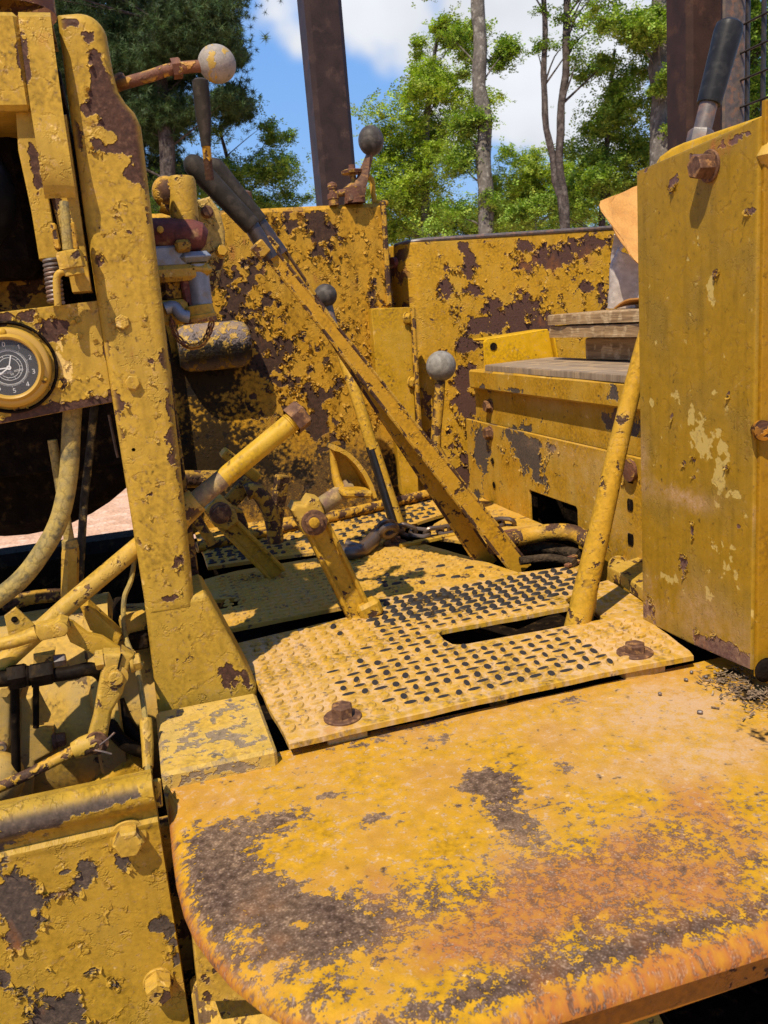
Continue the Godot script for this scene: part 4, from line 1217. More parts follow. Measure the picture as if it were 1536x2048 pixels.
func linkage() -> void:
	# clutch drum and frame seen under the cross bar
	var mb := Mb.new()
	lathe(mb, Vector3(-0.2, 0.44, -1.62), Z, [Vector2(0, 0.0), Vector2(0, 0.27), Vector2(0.1, 0.275), Vector2(0.13, 0.25), Vector2(0.15, 0.12), Vector2(0.15, 0.0)], 48)
	put(doz, "flywheel_drum", mb, M.caked, "big black greasy drum under the dash")
	mb = Mb.new()
	rbox(mb, Vector3(-0.72, 0.02, -1.74), Vector3(1.5, 0.15, 0.1), Basis(), 0.02)
	put(doz, "frame_beam", mb, M.caked, "black frame beam below the drum")
	mb = Mb.new()
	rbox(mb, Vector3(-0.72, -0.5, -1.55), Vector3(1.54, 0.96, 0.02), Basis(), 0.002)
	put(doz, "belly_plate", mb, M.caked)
	mb = Mb.new()
	rbox(mb, Vector3(0.04, -0.27, -1.3), Vector3(0.02, 0.5, 0.5), Basis(), 0.002)
	put(doz, "cross_plate", mb, M.caked)
	mb = Mb.new()
	tube(mb, smooth_path([Vector3(-0.2226, 0.1092, -1.3), Vector3(-0.1841, 0.1147, -1.3), Vector3(-0.136, 0.1109, -1.3), Vector3(-0.0881, 0.0986, -1.3)], 5), 0.0105, 12)
	put(doz, "oil_pipe", mb, M.greasy)
	# transmission castings
	var hold := holder("transmission_case", "dusty yellow castings behind the linkage")
	mb = Mb.new()
	lathe(mb, Vector3(-0.45, -0.05, -1.26), X, [Vector2(-0.8, 0), Vector2(-0.8, 0.15), Vector2(0.34, 0.15), Vector2(0.345, 0.16), Vector2(0.375, 0.16), Vector2(0.38, 0.14), Vector2(0.47, 0.13), Vector2(0.49, 0.11), Vector2(0.49, 0.0)], 40)
	put(hold, "case_body", mb, M.casting)
	mb = Mb.new()
	lathe(mb, Vector3(-0.0518, -0.0498, -1.24), Z + X * 0.3, [Vector2(-0.1, 0.0), Vector2(-0.1, 0.07), Vector2(0.0, 0.066), Vector2(0.01, 0.05), Vector2(0.012, 0.0)], 32)
	put(hold, "end_cap", mb, M.casting_grey)
	mb = Mb.new()
	prism(mb, [Vector2(-0.2552, 0.0721), Vector2(-0.1917, 0.0654), Vector2(-0.2052, -0.0093), Vector2(-0.2155, -0.0219), Vector2(-0.2705, -0.0143)], Vector3(0, 0, -1.08), X, Y, Z, 0.06, 0.006, 3)
	put(hold, "valve_block", mb, M.casting)
	mb = Mb.new()
	prism(mb, [Vector2(-0.19, 0.0397), Vector2(-0.173, 0.0416), Vector2(-0.1781, 0.0027), Vector2(-0.1568, -0.0077), Vector2(-0.1607, -0.04), Vector2(-0.184, -0.0486), Vector2(-0.1971, -0.0991), Vector2(-0.2134, -0.0949)], Vector3(0, 0, -1.1), X, Y, Z, 0.08, 0.005, 3)
	put(hold, "rib_block", mb, M.casting)
	mb = Mb.new()
	rbox(mb, Vector3(-0.1685, -0.0051, -1.16), Vector3(0.032, 0.09, 0.05), Basis(), 0.008)
	put(hold, "flange", mb, M.casting)
	mb = Mb.new()
	prism(mb, [Vector2(-0.1687, 0.0852), Vector2(-0.1437, 0.0817), Vector2(-0.1472, 0.0671), Vector2(-0.1726, 0.0618)], Vector3(0, 0, -1.13), X, Y, Z, 0.03, 0.004, 2)
	put(hold, "lug", mb, M.casting)
	bolt(hold, Vector3(-0.159, -0.0265, -1.105), X, 0.016, 0.012, M.bolt_rust, 0.0115, "bolt", 0.2)
	bolt(hold, Vector3(-0.144, 0.072, -1.13), X, 0.014, 0.014, M.steel, 0.0, "bolt", 0.2)
	bolt(hold, Vector3(-0.2007, 0.0626, -1.08), Z, 0.013, 0.006, M.casting, 0.0, "bolt", 0.2)
	mb = Mb.new()
	lathe(mb, Vector3(-0.2146, -0.006, -1.075), Z, [Vector2(0.0, 0.006), Vector2(0.006, 0.006), Vector2(0.006, 0.003)], 16)
	put(hold, "plug", mb, M.steel)
	mb = Mb.new()
	ball(mb, Vector3(-0.2267, -0.0417, -1.06), 0.035, Y, 1.0, 24)
	put(hold, "round_boss", mb, M.casting)
	mb = Mb.new()
	prism(mb, [Vector2(-0.1399, -0.1136), Vector2(-0.0826, -0.0693), Vector2(-0.0682, -0.0669), Vector2(-0.0462, -0.0853), Vector2(-0.0467, -0.1753), Vector2(-0.1454, -0.1492)], Vector3(0, 0, -1.1), X, Y, Z, 0.1, 0.012, 3)
	put(hold, "guard_plate", mb, M.amber)
	mb = Mb.new()
	rbox(mb, Vector3(-0.0367, 0.0786, -1.14), Vector3(0.026, 0.022, 0.03), Basis(), 0.003)
	put(hold, "stop_block", mb, M.caked)
	# black hydraulic line with fittings
	hold = holder("oil_line", "black greasy hydraulic line with hex fittings")
	mb = Mb.new()
	tube(mb, smooth_path([Vector3(-0.145, 0.0909, -1.03), Vector3(-0.1171, 0.0891, -1.03), Vector3(-0.0942, 0.0895, -1.03), Vector3(-0.0822, 0.0741, -1.04), Vector3(-0.0827, 0.0357, -1.08)], 6), 0.0085, 12)
	put(hold, "pipe", mb, M.caked_shiny)
	mb = Mb.new()
	tube(mb, [Vector3(-0.2097, 0.0992, -1.03), Vector3(-0.1776, 0.0957, -1.03)], 0.01, 12)
	hexa(mb, Vector3(-0.184, 0.0964, -1.03), X, 0.026, 0.02)
	hexa(mb, Vector3(-0.1601, 0.094, -1.03), X, 0.0255, 0.026)
	lathe(mb, Vector3(-0.1667, 0.0947, -1.03), X, [Vector2(0, 0.0105), Vector2(0.004, 0.0125), Vector2(0.008, 0.0105)], 16)
	put(hold, "fitting", mb, M.caked_shiny)
	mb = Mb.new()
	tube(mb, [Vector3(-0.1815, 0.0853, -1.05), Vector3(-0.1909, 0.0286, -1.05), Vector3(-0.201, -0.0426, -1.05)], 0.0055, 10)
	put(hold, "down_pipe", mb, M.caked_shiny)
	mb = Mb.new()
	tube(mb, [Vector3(-0.1606, 0.0737, -1.06), Vector3(-0.1699, 0.0159, -1.06)], 0.0038, 10)
	put(hold, "drain_pipe", mb, M.caked_shiny)
	for q in [[Vector3(-0.0756, 0.0024, -1.13), Vector3(-0.0696, -0.0236, -1.12), Vector3(-0.0569, -0.0473, -1.11), Vector3(-0.0477, -0.0605, -1.11)], [Vector3(-0.0861, -0.0127, -1.12), Vector3(-0.0841, -0.027, -1.1), Vector3(-0.0697, -0.0456, -1.09), Vector3(-0.0495, -0.0612, -1.09)]]:
		mb = Mb.new()
		tube(mb, smooth_path(q, 6), 0.009, 12)
		put(doz, "black_hose", mb, M.caked_shiny)
	# rods and arms
	hold = holder("throttle_shaft", "sloping yellow shaft crossing behind the dash post")
	mb = Mb.new()
	tube(mb, [Vector3(-0.2178, 0.0918, -1.04), Vector3(-0.1144, 0.1588, -1.07), Vector3(-0.0031, 0.219, -1.13)], [0.0115, 0.0115, 0.0118], 18)
	put(hold, "shaft", mb, M.ochre)
	mb = Mb.new()
	prism(mb, [Vector2(-0.1802, 0.1662), Vector2(-0.1662, 0.1743), Vector2(-0.1497, 0.1493), Vector2(-0.1563, 0.1366), Vector2(-0.1795, 0.141)], Vector3(0, 0, -1.05), X, Y, Z, 0.004, 0.001, 1)
	put(hold, "plate_ear", mb, M.ochre)
	mb = Mb.new()
	lathe(mb, Vector3(-0.1695, 0.1602, -1.049), Z, [Vector2(0, 0.0038), Vector2(0.0006, 0.0038), Vector2(0.0006, 0.0)], 16)
	put(hold, "ear_hole", mb, M.caked)
	hold = holder("bell_crank", "forked link and bell crank with pins, thick yellow paint")
	mb = Mb.new()
	tube(mb, [Vector3(-0.2063, 0.1413, -1.02), Vector3(-0.1686, 0.1432, -1.02), Vector3(-0.1438, 0.1483, -1.02)], [0.0075, 0.0078, 0.0085], 14)
	put(hold, "rod", mb, M.ochre)
	mb = Mb.new()
	prism(mb, [Vector2(-0.1433, 0.159), Vector2(-0.1243, 0.1591), Vector2(-0.1154, 0.1636), Vector2(-0.1079, 0.1591), Vector2(-0.1068, 0.1485), Vector2(-0.1134, 0.1411), Vector2(-0.1409, 0.1402), Vector2(-0.1449, 0.1495)], Vector3(0, 0, -1.01), X, Y, Z, 0.02, 0.004, 2)
	put(hold, "fork", mb, M.ochre)
	mb = Mb.new()
	lathe(mb, Vector3(-0.1166, 0.1522, -1.01), Z, [Vector2(0, 0.0085), Vector2(0.005, 0.0085), Vector2(0.006, 0.007), Vector2(0.006, 0.0)], 20)
	put(hold, "pin", mb, M.ochre)
	mb = Mb.new()
	prism(mb, [Vector2(-0.1124, 0.1553), Vector2(-0.1047, 0.1508), Vector2(-0.0904, 0.1336), Vector2(-0.0743, 0.1261), Vector2(-0.0567, 0.1079), Vector2(-0.06, 0.1008), Vector2(-0.0786, 0.0968), Vector2(-0.0922, 0.1104), Vector2(-0.1113, 0.1262), Vector2(-0.114, 0.138)], Vector3(0, 0, -1.03), X, Y, Z, 0.01, 0.003, 2)
	put(hold, "crank_arm", mb, M.amber)
	mb = Mb.new()
	prism(mb, [Vector2(-0.1009, 0.1491), Vector2(-0.0902, 0.1485), Vector2(-0.0562, 0.1004), Vector2(-0.0624, 0.0878), Vector2(-0.0929, 0.1141)], Vector3(0, 0, -1.1), X, Y, Z, 0.03, 0.004, 2)
	put(hold, "crank_bracket", mb, M.amber)
	mb = Mb.new()
	prism(mb, [Vector2(-0.0745, 0.116), Vector2(-0.0559, 0.1124), Vector2(-0.0536, 0.1163), Vector2(-0.0407, 0.1069), Vector2(-0.0498, 0.0878), Vector2(-0.0604, 0.0612), Vector2(-0.0753, 0.0419), Vector2(-0.0859, 0.0086), Vector2(-0.1074, 0.0136), Vector2(-0.0976, 0.0372), Vector2(-0.0866, 0.0731), Vector2(-0.0785, 0.0968)], Vector3(0, 0, -1.0), X, Y, Z, 0.022, 0.005, 3)
	put(hold, "lever_arm", mb, M.ochre)
	mb = Mb.new()
	bar(mb, Vector3(-0.0541, 0.1128, -0.998), Vector3(-0.0607, 0.0952, -0.998), 0.0022, 0.004, Z, 0.0003)
	put(hold, "clamp_slot", mb, M.caked)
	mb = Mb.new()
	lathe(mb, Vector3(-0.0643, 0.0857, -1), Z, [Vector2(0, 0.014), Vector2(0.0015, 0.014), Vector2(0.002, 0.0085), Vector2(0.007, 0.0085), Vector2(0.008, 0.0075), Vector2(0.008, 0.0)], 22)
	put(hold, "pivot_pin", mb, M.ochre)
	bolt(hold, Vector3(-0.0457, 0.0952, -1.01), X, 0.019, 0.009, M.ochre, 0.0115, "bolt", 0.2)
	mb = Mb.new()
	tube(mb, [Vector3(-0.0386, 0.0925, -1.01), Vector3(-0.0326, 0.09, -1.01)], 0.0045, 10)
	put(hold, "stud", mb, M.ochre)
	mb = Mb.new()
	hexa(mb, Vector3(-0.0751, 0.1061, -1.01), -X, 0.02, 0.01)
	put(hold, "clamp_nut", mb, M.ochre)
	hold = holder("pull_rod", "thin pull rod with a clevis end, patched with bare spots")
	mb = Mb.new()
	lathe(mb, Vector3(-0.0978, 0.0091, -0.998), Z, [Vector2(0.0, 0.014), Vector2(0.004, 0.014), Vector2(0.0045, 0.0085), Vector2(0.009, 0.0082), Vector2(0.01, 0.007), Vector2(0.01, 0.0)], 22)
	put(hold, "clevis_pin", mb, M.bolt_rust)
	mb = Mb.new()
	tube(mb, [Vector3(-0.1242, 0.0032, -1), Vector3(-0.1142, 0.006, -1), Vector3(-0.096, 0.0096, -1)], [0.0105, 0.0125, 0.013], 14)
	put(hold, "clevis", mb, M.ochre)
	mb = Mb.new()
	tube(mb, [Vector3(-0.2292, -0.0211, -0.985), Vector3(-0.1741, -0.0088, -0.99), Vector3(-0.1229, 0.0042, -1)], [0.0065, 0.0065, 0.007], 14)
	put(hold, "rod", mb, M.worn)
	mb = Mb.new()
	tube(mb, [Vector3(-0.0995, 0.0061, -0.985), Vector3(-0.0912, 0.0047, -0.98), Vector3(-0.0818, -0.0007, -0.98)], 0.0012, 6)
	tube(mb, [Vector3(-0.0932, 0.0111, -0.985), Vector3(-0.0816, 0.0198, -0.98), Vector3(-0.0747, 0.0252, -0.98)], 0.0012, 6)
	put(hold, "cotter_pin", mb, M.steel)
	# hoses and cables
	mb = Mb.new()
	tube(mb, smooth_path([Vector3(-0.0649, 0.4273, -1.14), Vector3(-0.0769, 0.3733, -1.13), Vector3(-0.0892, 0.313, -1.12), Vector3(-0.1081, 0.26, -1.11), Vector3(-0.1357, 0.2216, -1.1), Vector3(-0.1651, 0.1939, -1.09), Vector3(-0.2043, 0.1718, -1.08)], 7), 0.0115, 16)
	put(doz, "hydraulic_hose", mb, M.hose_painted, "thick curved hose, yellow overspray over black rubber")
	hold = holder("pipe_stack", "upright pipes with a long hex union")
	mb = Mb.new()
	hexa(mb, Vector3(-0.1159, 0.1408, -1.14), Vector3(-0.1029, 0.2166, -1.14) - Vector3(-0.1159, 0.1408, -1.14), 0.0195, 0.082)
	put(hold, "union", mb, M.ochre)
	mb = Mb.new()
	lathe(mb, Vector3(-0.1029, 0.2166, -1.14), Y, [Vector2(0, 0.0105), Vector2(0.01, 0.0095), Vector2(0.012, 0.0065), Vector2(0.14, 0.006)], 14)
	put(hold, "riser", mb, M.hose_painted)
	mb = Mb.new()
	tube(mb, [Vector3(-0.0428, 0.4116, -1.16), Vector3(-0.0615, 0.3362, -1.16), Vector3(-0.0786, 0.2724, -1.16), Vector3(-0.0924, 0.2069, -1.16), Vector3(-0.1041, 0.1466, -1.16)], 0.0055, 10)
	put(hold, "thin_pipe", mb, M.hose_rubber)
	mb = Mb.new()
	tube(mb, smooth_path([Vector3(-0.0323, 0.3767, -1.18), Vector3(-0.0302, 0.33, -1.18), Vector3(-0.0291, 0.3198, -1.18)], 4), 0.002, 6)
	put(doz, "loose_wire", mb, M.steel)
	hold = holder("control_cable", "braided control cable running down beside the post foot")
	mb = Mb.new()
	tube(mb, smooth_path([Vector3(-0.0246, 0.1866, -1.2), Vector3(-0.0362, 0.1533, -1.17), Vector3(-0.0484, 0.1328, -1.15), Vector3(-0.0527, 0.0942, -1.12), Vector3(-0.0425, 0.0729, -1.06), Vector3(-0.0398, 0.0442, -1.03), Vector3(-0.0394, 0.0177, -1)], 6), 0.0035, 8)
	put(hold, "cable", mb, M.hose_painted)
	mb = Mb.new()
	tube(mb, [Vector3(-0.0389, 0.0254, -1), Vector3(-0.0404, 0.0013, -0.98), Vector3(-0.0429, -0.0172, -0.96)], [0.0075, 0.0072, 0.0062], 12)
	put(hold, "sleeve", mb, M.ochre)
	mb = Mb.new()
	tube(mb, [Vector3(-0.0425, -0.0141, -0.96), Vector3(-0.0448, -0.035, -0.94)], 0.0042, 8)
	put(hold, "cable_tail", mb, M.hose_painted)
	mb = Mb.new()
	tube(mb, smooth_path([Vector3(-0.0662, 0.0467, -1.2), Vector3(-0.0612, 0.0906, -1.2), Vector3(-0.0567, 0.1132, -1.22)], 5), 0.009, 10)
	put(doz, "rubber_boot", mb, M.caked)


func deck() -> void:
	# the near tread plate, with its slot for the brake lever
	var near := holder("tread_plate", "near floor plate of yellow diamond tread, its lugs worn black")
	var mb := Mb.new()
	var shape := [Vector2(0.117, 0.912), Vector2(0.263, 0.917), Vector2(0.42, 0.922), Vector2(0.558, 0.921), Vector2(0.667, 0.916), Vector2(0.672, 0.93), Vector2(0.69, 1.05), Vector2(0.7, 1.09), Vector2(0.6, 1.092), Vector2(0.41, 1.098), Vector2(0.397, 1.106), Vector2(0.392, 1.13), Vector2(0.394, 1.158), Vector2(0.402, 1.168), Vector2(0.56, 1.166), Vector2(0.622, 1.166), Vector2(0.63, 1.2), Vector2(0.7, 1.24), Vector2(0.744, 1.354), Vector2(0.63, 1.372), Vector2(0.347, 1.364), Vector2(0.342, 1.31), Vector2(0.3, 1.301), Vector2(0.101, 1.27), Vector2(0.108, 1.1)]
	prism(mb, rough_edges(shape, 0.03, 0.0012), Vector3.ZERO, X, -Z, Y, 0.008, 0.0012, 1)
	put(near, "plate_sheet", mb, M.plate_paint)
	# the plates behind it
	var mid := holder("floor_plate", "middle floor plate, dusty and shaded, lugs still painted")
	mb = Mb.new()
	prism(mb, rough_edges([Vector2(0.085, 1.345), Vector2(0.29, 1.36), Vector2(0.35, 1.371), Vector2(0.63, 1.377), Vector2(0.6, 1.5), Vector2(0.55, 1.66), Vector2(0.46, 1.695), Vector2(0.33, 1.69), Vector2(0.15, 1.685), Vector2(0.085, 1.66), Vector2(0.085, 1.52), Vector2(0.14, 1.505), Vector2(0.146, 1.485), Vector2(0.13, 1.46), Vector2(0.085, 1.455)], 0.03, 0.0012), Vector3(0, -0.001, 0), X, -Z, Y, 0.008, 0.0012, 1)
	put(mid, "plate_sheet", mb, M.deck_paint)
	var far := holder("floor_plate", "far floor plate under the rod, half hidden by the chain")
	mb = Mb.new()
	prism(mb, rough_edges([Vector2(0.1, 1.74), Vector2(0.25, 1.735), Vector2(0.47, 1.712), Vector2(0.5, 1.76), Vector2(0.54, 1.82), Vector2(0.8, 1.95), Vector2(0.8, 2.1), Vector2(0.1, 2.1)], 0.03, 0.001), Vector3(0, 0.002, 0), X, -Z, Y, 0.008, 0.0012, 1)
	put(far, "plate_sheet", mb, M.deck_paint)
	var side := holder("floor_plate", "narrow floor strip beside the seat box")
	mb = Mb.new()
	prism(mb, rough_edges([Vector2(0.66, 1.55), Vector2(0.82, 1.62), Vector2(0.82, 1.99), Vector2(0.62, 1.8), Vector2(0.56, 1.71), Vector2(0.6, 1.66)], 0.03, 0.0012), Vector3(0, 0.004, 0), X, -Z, Y, 0.008, 0.0012, 1)
	put(side, "plate_sheet", mb, M.deck_paint)
	mb = Mb.new()
	prism(mb, rough_edges([Vector2(0.73, 1.13), Vector2(0.83, 1.12), Vector2(0.83, 1.29), Vector2(0.75, 1.27)], 0.02, 0.002), Vector3(0, 0.02, 0), X, -Z, Y, 0.02, 0.004, 2)
	put(side, "seat_foot", mb, M.ochre)
	mb = Mb.new()
	prism(mb, rough_edges([Vector2(0.638, 1.08), Vector2(0.735, 1.08), Vector2(0.745, 1.26), Vector2(0.66, 1.25)], 0.03, 0.0015), Vector3(0, -0.003, 0), X, -Z, Y, 0.008, 0.0012, 1)
	put(side, "filler_strip", mb, M.plate_paint)
	# raised lugs
	var lug := Mb.new()
	var ra := []
	var rb := []
	for k in 10:
		var a := TAU * k / 10.0
		ra.append(Vector3(cos(a) * 0.0104, 0.0, sin(a) * 0.0057))
		rb.append(Vector3(cos(a) * 0.0086, 0.0023, sin(a) * 0.0042))
	for k in 10:
		var l := (k + 1) % 10
		lug.quad(ra[k], ra[l], rb[l], rb[k], ra[k] + Y * 0.004)
		lug.tri(rb[k], rb[l], Vector3(0, 0.0028, 0), Y)
	var lm := lug.mesh()
	# the worn kind: painted flanks, a bare dark crown
	var flank := Mb.new()
	var crown := Mb.new()
	for k in 10:
		var l := (k + 1) % 10
		flank.quad(ra[k], ra[l], rb[l], rb[k], ra[k] + Y * 0.004)
		crown.tri(rb[k], rb[l], Vector3(0, 0.0027, 0), Y)
	flank.crease = 0.5
	var lm_worn := flank.mesh()
	lm_worn.add_surface_from_arrays(Mesh.PRIMITIVE_TRIANGLES, crown.mesh().surface_get_arrays(0))
	lm_worn.surface_set_material(0, M.plate_paint)
	lm_worn.surface_set_material(1, M.lug_worn)
	rng.seed = 11
	var spots := []
	for j in 26:
		for i in 32:
			var p := Vector2(0.105 + i * 0.0215 + 0.0012 * sin(j * 2.1), 0.925 + j * 0.02 + 0.0015 * sin(i * 1.7))
			spots.append([p, (i + j) % 2])
	var inside := PackedVector2Array(inset(shape, 0.012))
	var patchy := FastNoiseLite.new()
	patchy.seed = 8
	patchy.frequency = 9.0
	var left_over := Mb.new()
	var made := 0
	var worn_left := Mb.new()
	for s in spots:
		var p: Vector2 = s[0]
		if not Geometry2D.is_point_in_polygon(p, inside):
			continue
		if Vector2(p.x, -p.y).distance_to(Vector2(0.191, -0.948)) < 0.026 or Vector2(p.x, -p.y).distance_to(Vector2(0.602, -0.958)) < 0.026:
			continue
		var wear := 1.25 - absf(p.x - 0.45) / 0.2 + (p.y - 0.95) * 1.2
		wear -= 0.9 if p.x < 0.3 and p.y > 1.1 else 0.0
		wear -= 1.5 if p.x > 0.57 and p.y < 1.1 else 0.0
		var worn := wear + rng.randf_range(-0.45, 0.4) + 0.9 * patchy.get_noise_2d(p.x, p.y) > 0.2
		var t := Transform3D(Basis(Y, (0.16 if s[1] else 1.3) + rng.randf_range(-0.1, 0.1)).scaled_local(Vector3(rng.randf_range(0.95, 1.2), rng.randf_range(0.9, 1.35), rng.randf_range(0.85, 1.2))), Vector3(p.x, 0.0, -p.y))
		if made < 296:
			copy(near, "tread_lug", lm_worn if worn else lm, null if worn else M.plate_paint, t)
			made += 1
		else:
			var arr := lm.surface_get_arrays(0)
			var vv: PackedVector3Array = arr[Mesh.ARRAY_VERTEX]
			for q in vv:
				(worn_left if worn else left_over).v.append(t * q)
	for q in [[worn_left, M.lug_worn], [left_over, M.plate_paint]]:
		if q[0].v.size():
			var o := put(near, "tread_lugs", q[0], q[1])
			o.set_meta("kind", "stuff")
	for plate in [[mid, [Vector2(0.1, 1.36), Vector2(0.6, 1.39), Vector2(0.54, 1.65), Vector2(0.1, 1.65)], 0.0, M.deck_paint, -0.001], [far, [Vector2(0.11, 1.75), Vector2(0.5, 1.73), Vector2(0.6, 1.86), Vector2(0.78, 1.97), Vector2(0.78, 2.08), Vector2(0.11, 2.08)], 0.45, M.deck_paint, 0.002]]:
		var poly := PackedVector2Array(plate[1])
		var a := Mb.new()
		var b := Mb.new()
		var vv: PackedVector3Array = lm.surface_get_arrays(0)[Mesh.ARRAY_VERTEX]
		for j in 24:
			for i in 36:
				var p := Vector2(0.09 + i * 0.0215, 1.35 + j * 0.02 if plate[0] == mid else 1.72 + j * 0.02)
				if not Geometry2D.is_point_in_polygon(p, poly):
					continue
				var t := Transform3D(Basis(Y, 0.12 if (i + j) % 2 else 1.35), Vector3(p.x, plate[4], -p.y))
				var dark: bool = rng.randf() < plate[2] or (plate[0] == mid and p.x > 0.36 and p.y < 1.5 and rng.randf() < 0.3)
				for q in vv:
					(a if dark else b).v.append(t * q)
		for q in [[a, M.lug_worn], [b, plate[3]]]:
			if q[0].v.size():
				put(plate[0], "tread_lugs", q[0], q[1]).set_meta("kind", "stuff")
	# bolts through the near plate
	bolt(near, Vector3(0.191, 0.0, -0.948), Y, 0.024, 0.015, M.bolt_rust, 0.0235, "bolt", 0.3, "rusty hex bolt with washer, at the corner nearest the dash post")
	bolt(near, Vector3(0.604, 0.0, -0.957), Y, 0.025, 0.012, M.bolt_rust, 0.0245, "bolt", 0.6, "rusty bolt with a wide washer, near the tall box")
	bolt(mid, Vector3(0.4957, 0, -1.7017), Y, 0.022, 0.013, M.bolt_rust, 0.024, "bolt", 0.1)
	mb = Mb.new()
	bar(mb, Vector3(0.4924, 0.004, -1.6584), Vector3(0.7356, 0.004, -1.6918), 0.012, 0.01, Y, 0.002)
	put(mid, "seam_bar", mb, M.amber)
	# dark floor pan under the plates
	mb = Mb.new()
	rbox(mb, Vector3(0.45, -0.24, -1.5), Vector3(0.86, 0.02, 1.3), Basis(), 0.003)
	rbox(mb, Vector3(0.4, -0.03, -1.0), Vector3(0.5, 0.03, 0.06), Basis(), 0.004)
	put(doz, "floor_pan", mb, M.caked)
	for q in [[Vector3(0.19, -0.015, -0.95), Vector3(0.05, 0.012, 0.05)], [Vector3(0.6, -0.015, -0.95), Vector3(0.06, 0.012, 0.05)], [Vector3(0.4, -0.022, -0.975), Vector3(0.02, 0.024, 0.05)]]:
		mb = Mb.new()
		rbox(mb, q[0], q[1], Basis(), 0.001)
		put(near, "packing", mb, M.plate_paint)
	# rods lying across the floor
	mb = Mb.new()
	tube(mb, [Vector3(0.09, 0.012, -1.88), Vector3(0.4, 0.016, -1.96), Vector3(0.76, 0.02, -2.075)], 0.0125, 14)
	put(doz, "cross_rod", mb, M.worn, "rusty yellow rod lying across the far floor")
	mb = Mb.new()
	tube(mb, smooth_path([Vector3(0.6186, 0.03, -1.4635), Vector3(0.6875, 0.03, -1.487), Vector3(0.7325, 0.035, -1.4794), Vector3(0.7631, 0.04, -1.4445), Vector3(0.7809, 0.035, -1.4187), Vector3(0.7888, 0.02, -1.3599)], 6), 0.0165, 16)
	put(doz, "floor_pipe", mb, M.worn, "bent yellow pipe in front of the seat box opening")
	mb = Mb.new()
	tube(mb, smooth_path([Vector3(0.6547, 0, -1.4892), Vector3(0.7145, 0, -1.5011), Vector3(0.7555, 0, -1.474), Vector3(0.7753, 0, -1.4109)], 5), 0.012, 10)
	put(doz, "floor_cable", mb, M.caked_earth)
	mb = Mb.new()
	tube(mb, smooth_path([Vector3(0.6504, 0.008, -1.4118), Vector3(0.7061, 0.008, -1.3993), Vector3(0.7291, 0.008, -1.3464)], 5), 0.008, 10)
	put(doz, "floor_cable", mb, M.caked_earth)
	mb = Mb.new()
	bar(mb, Vector3(0.7198, 0.006, -1.6307), Vector3(0.7803, 0.006, -1.6296), 0.012, 0.006, Y, 0.001)
	bar(mb, Vector3(0.7155, 0.006, -1.378), Vector3(0.7559, 0.006, -1.391), 0.01, 0.006, Y, 0.001)
	bar(mb, Vector3(0.7097, 0.006, -1.3443), Vector3(0.7446, 0.006, -1.3595), 0.01, 0.006, Y, 0.001)
	put(doz, "rust_flake", mb, M.rusty)


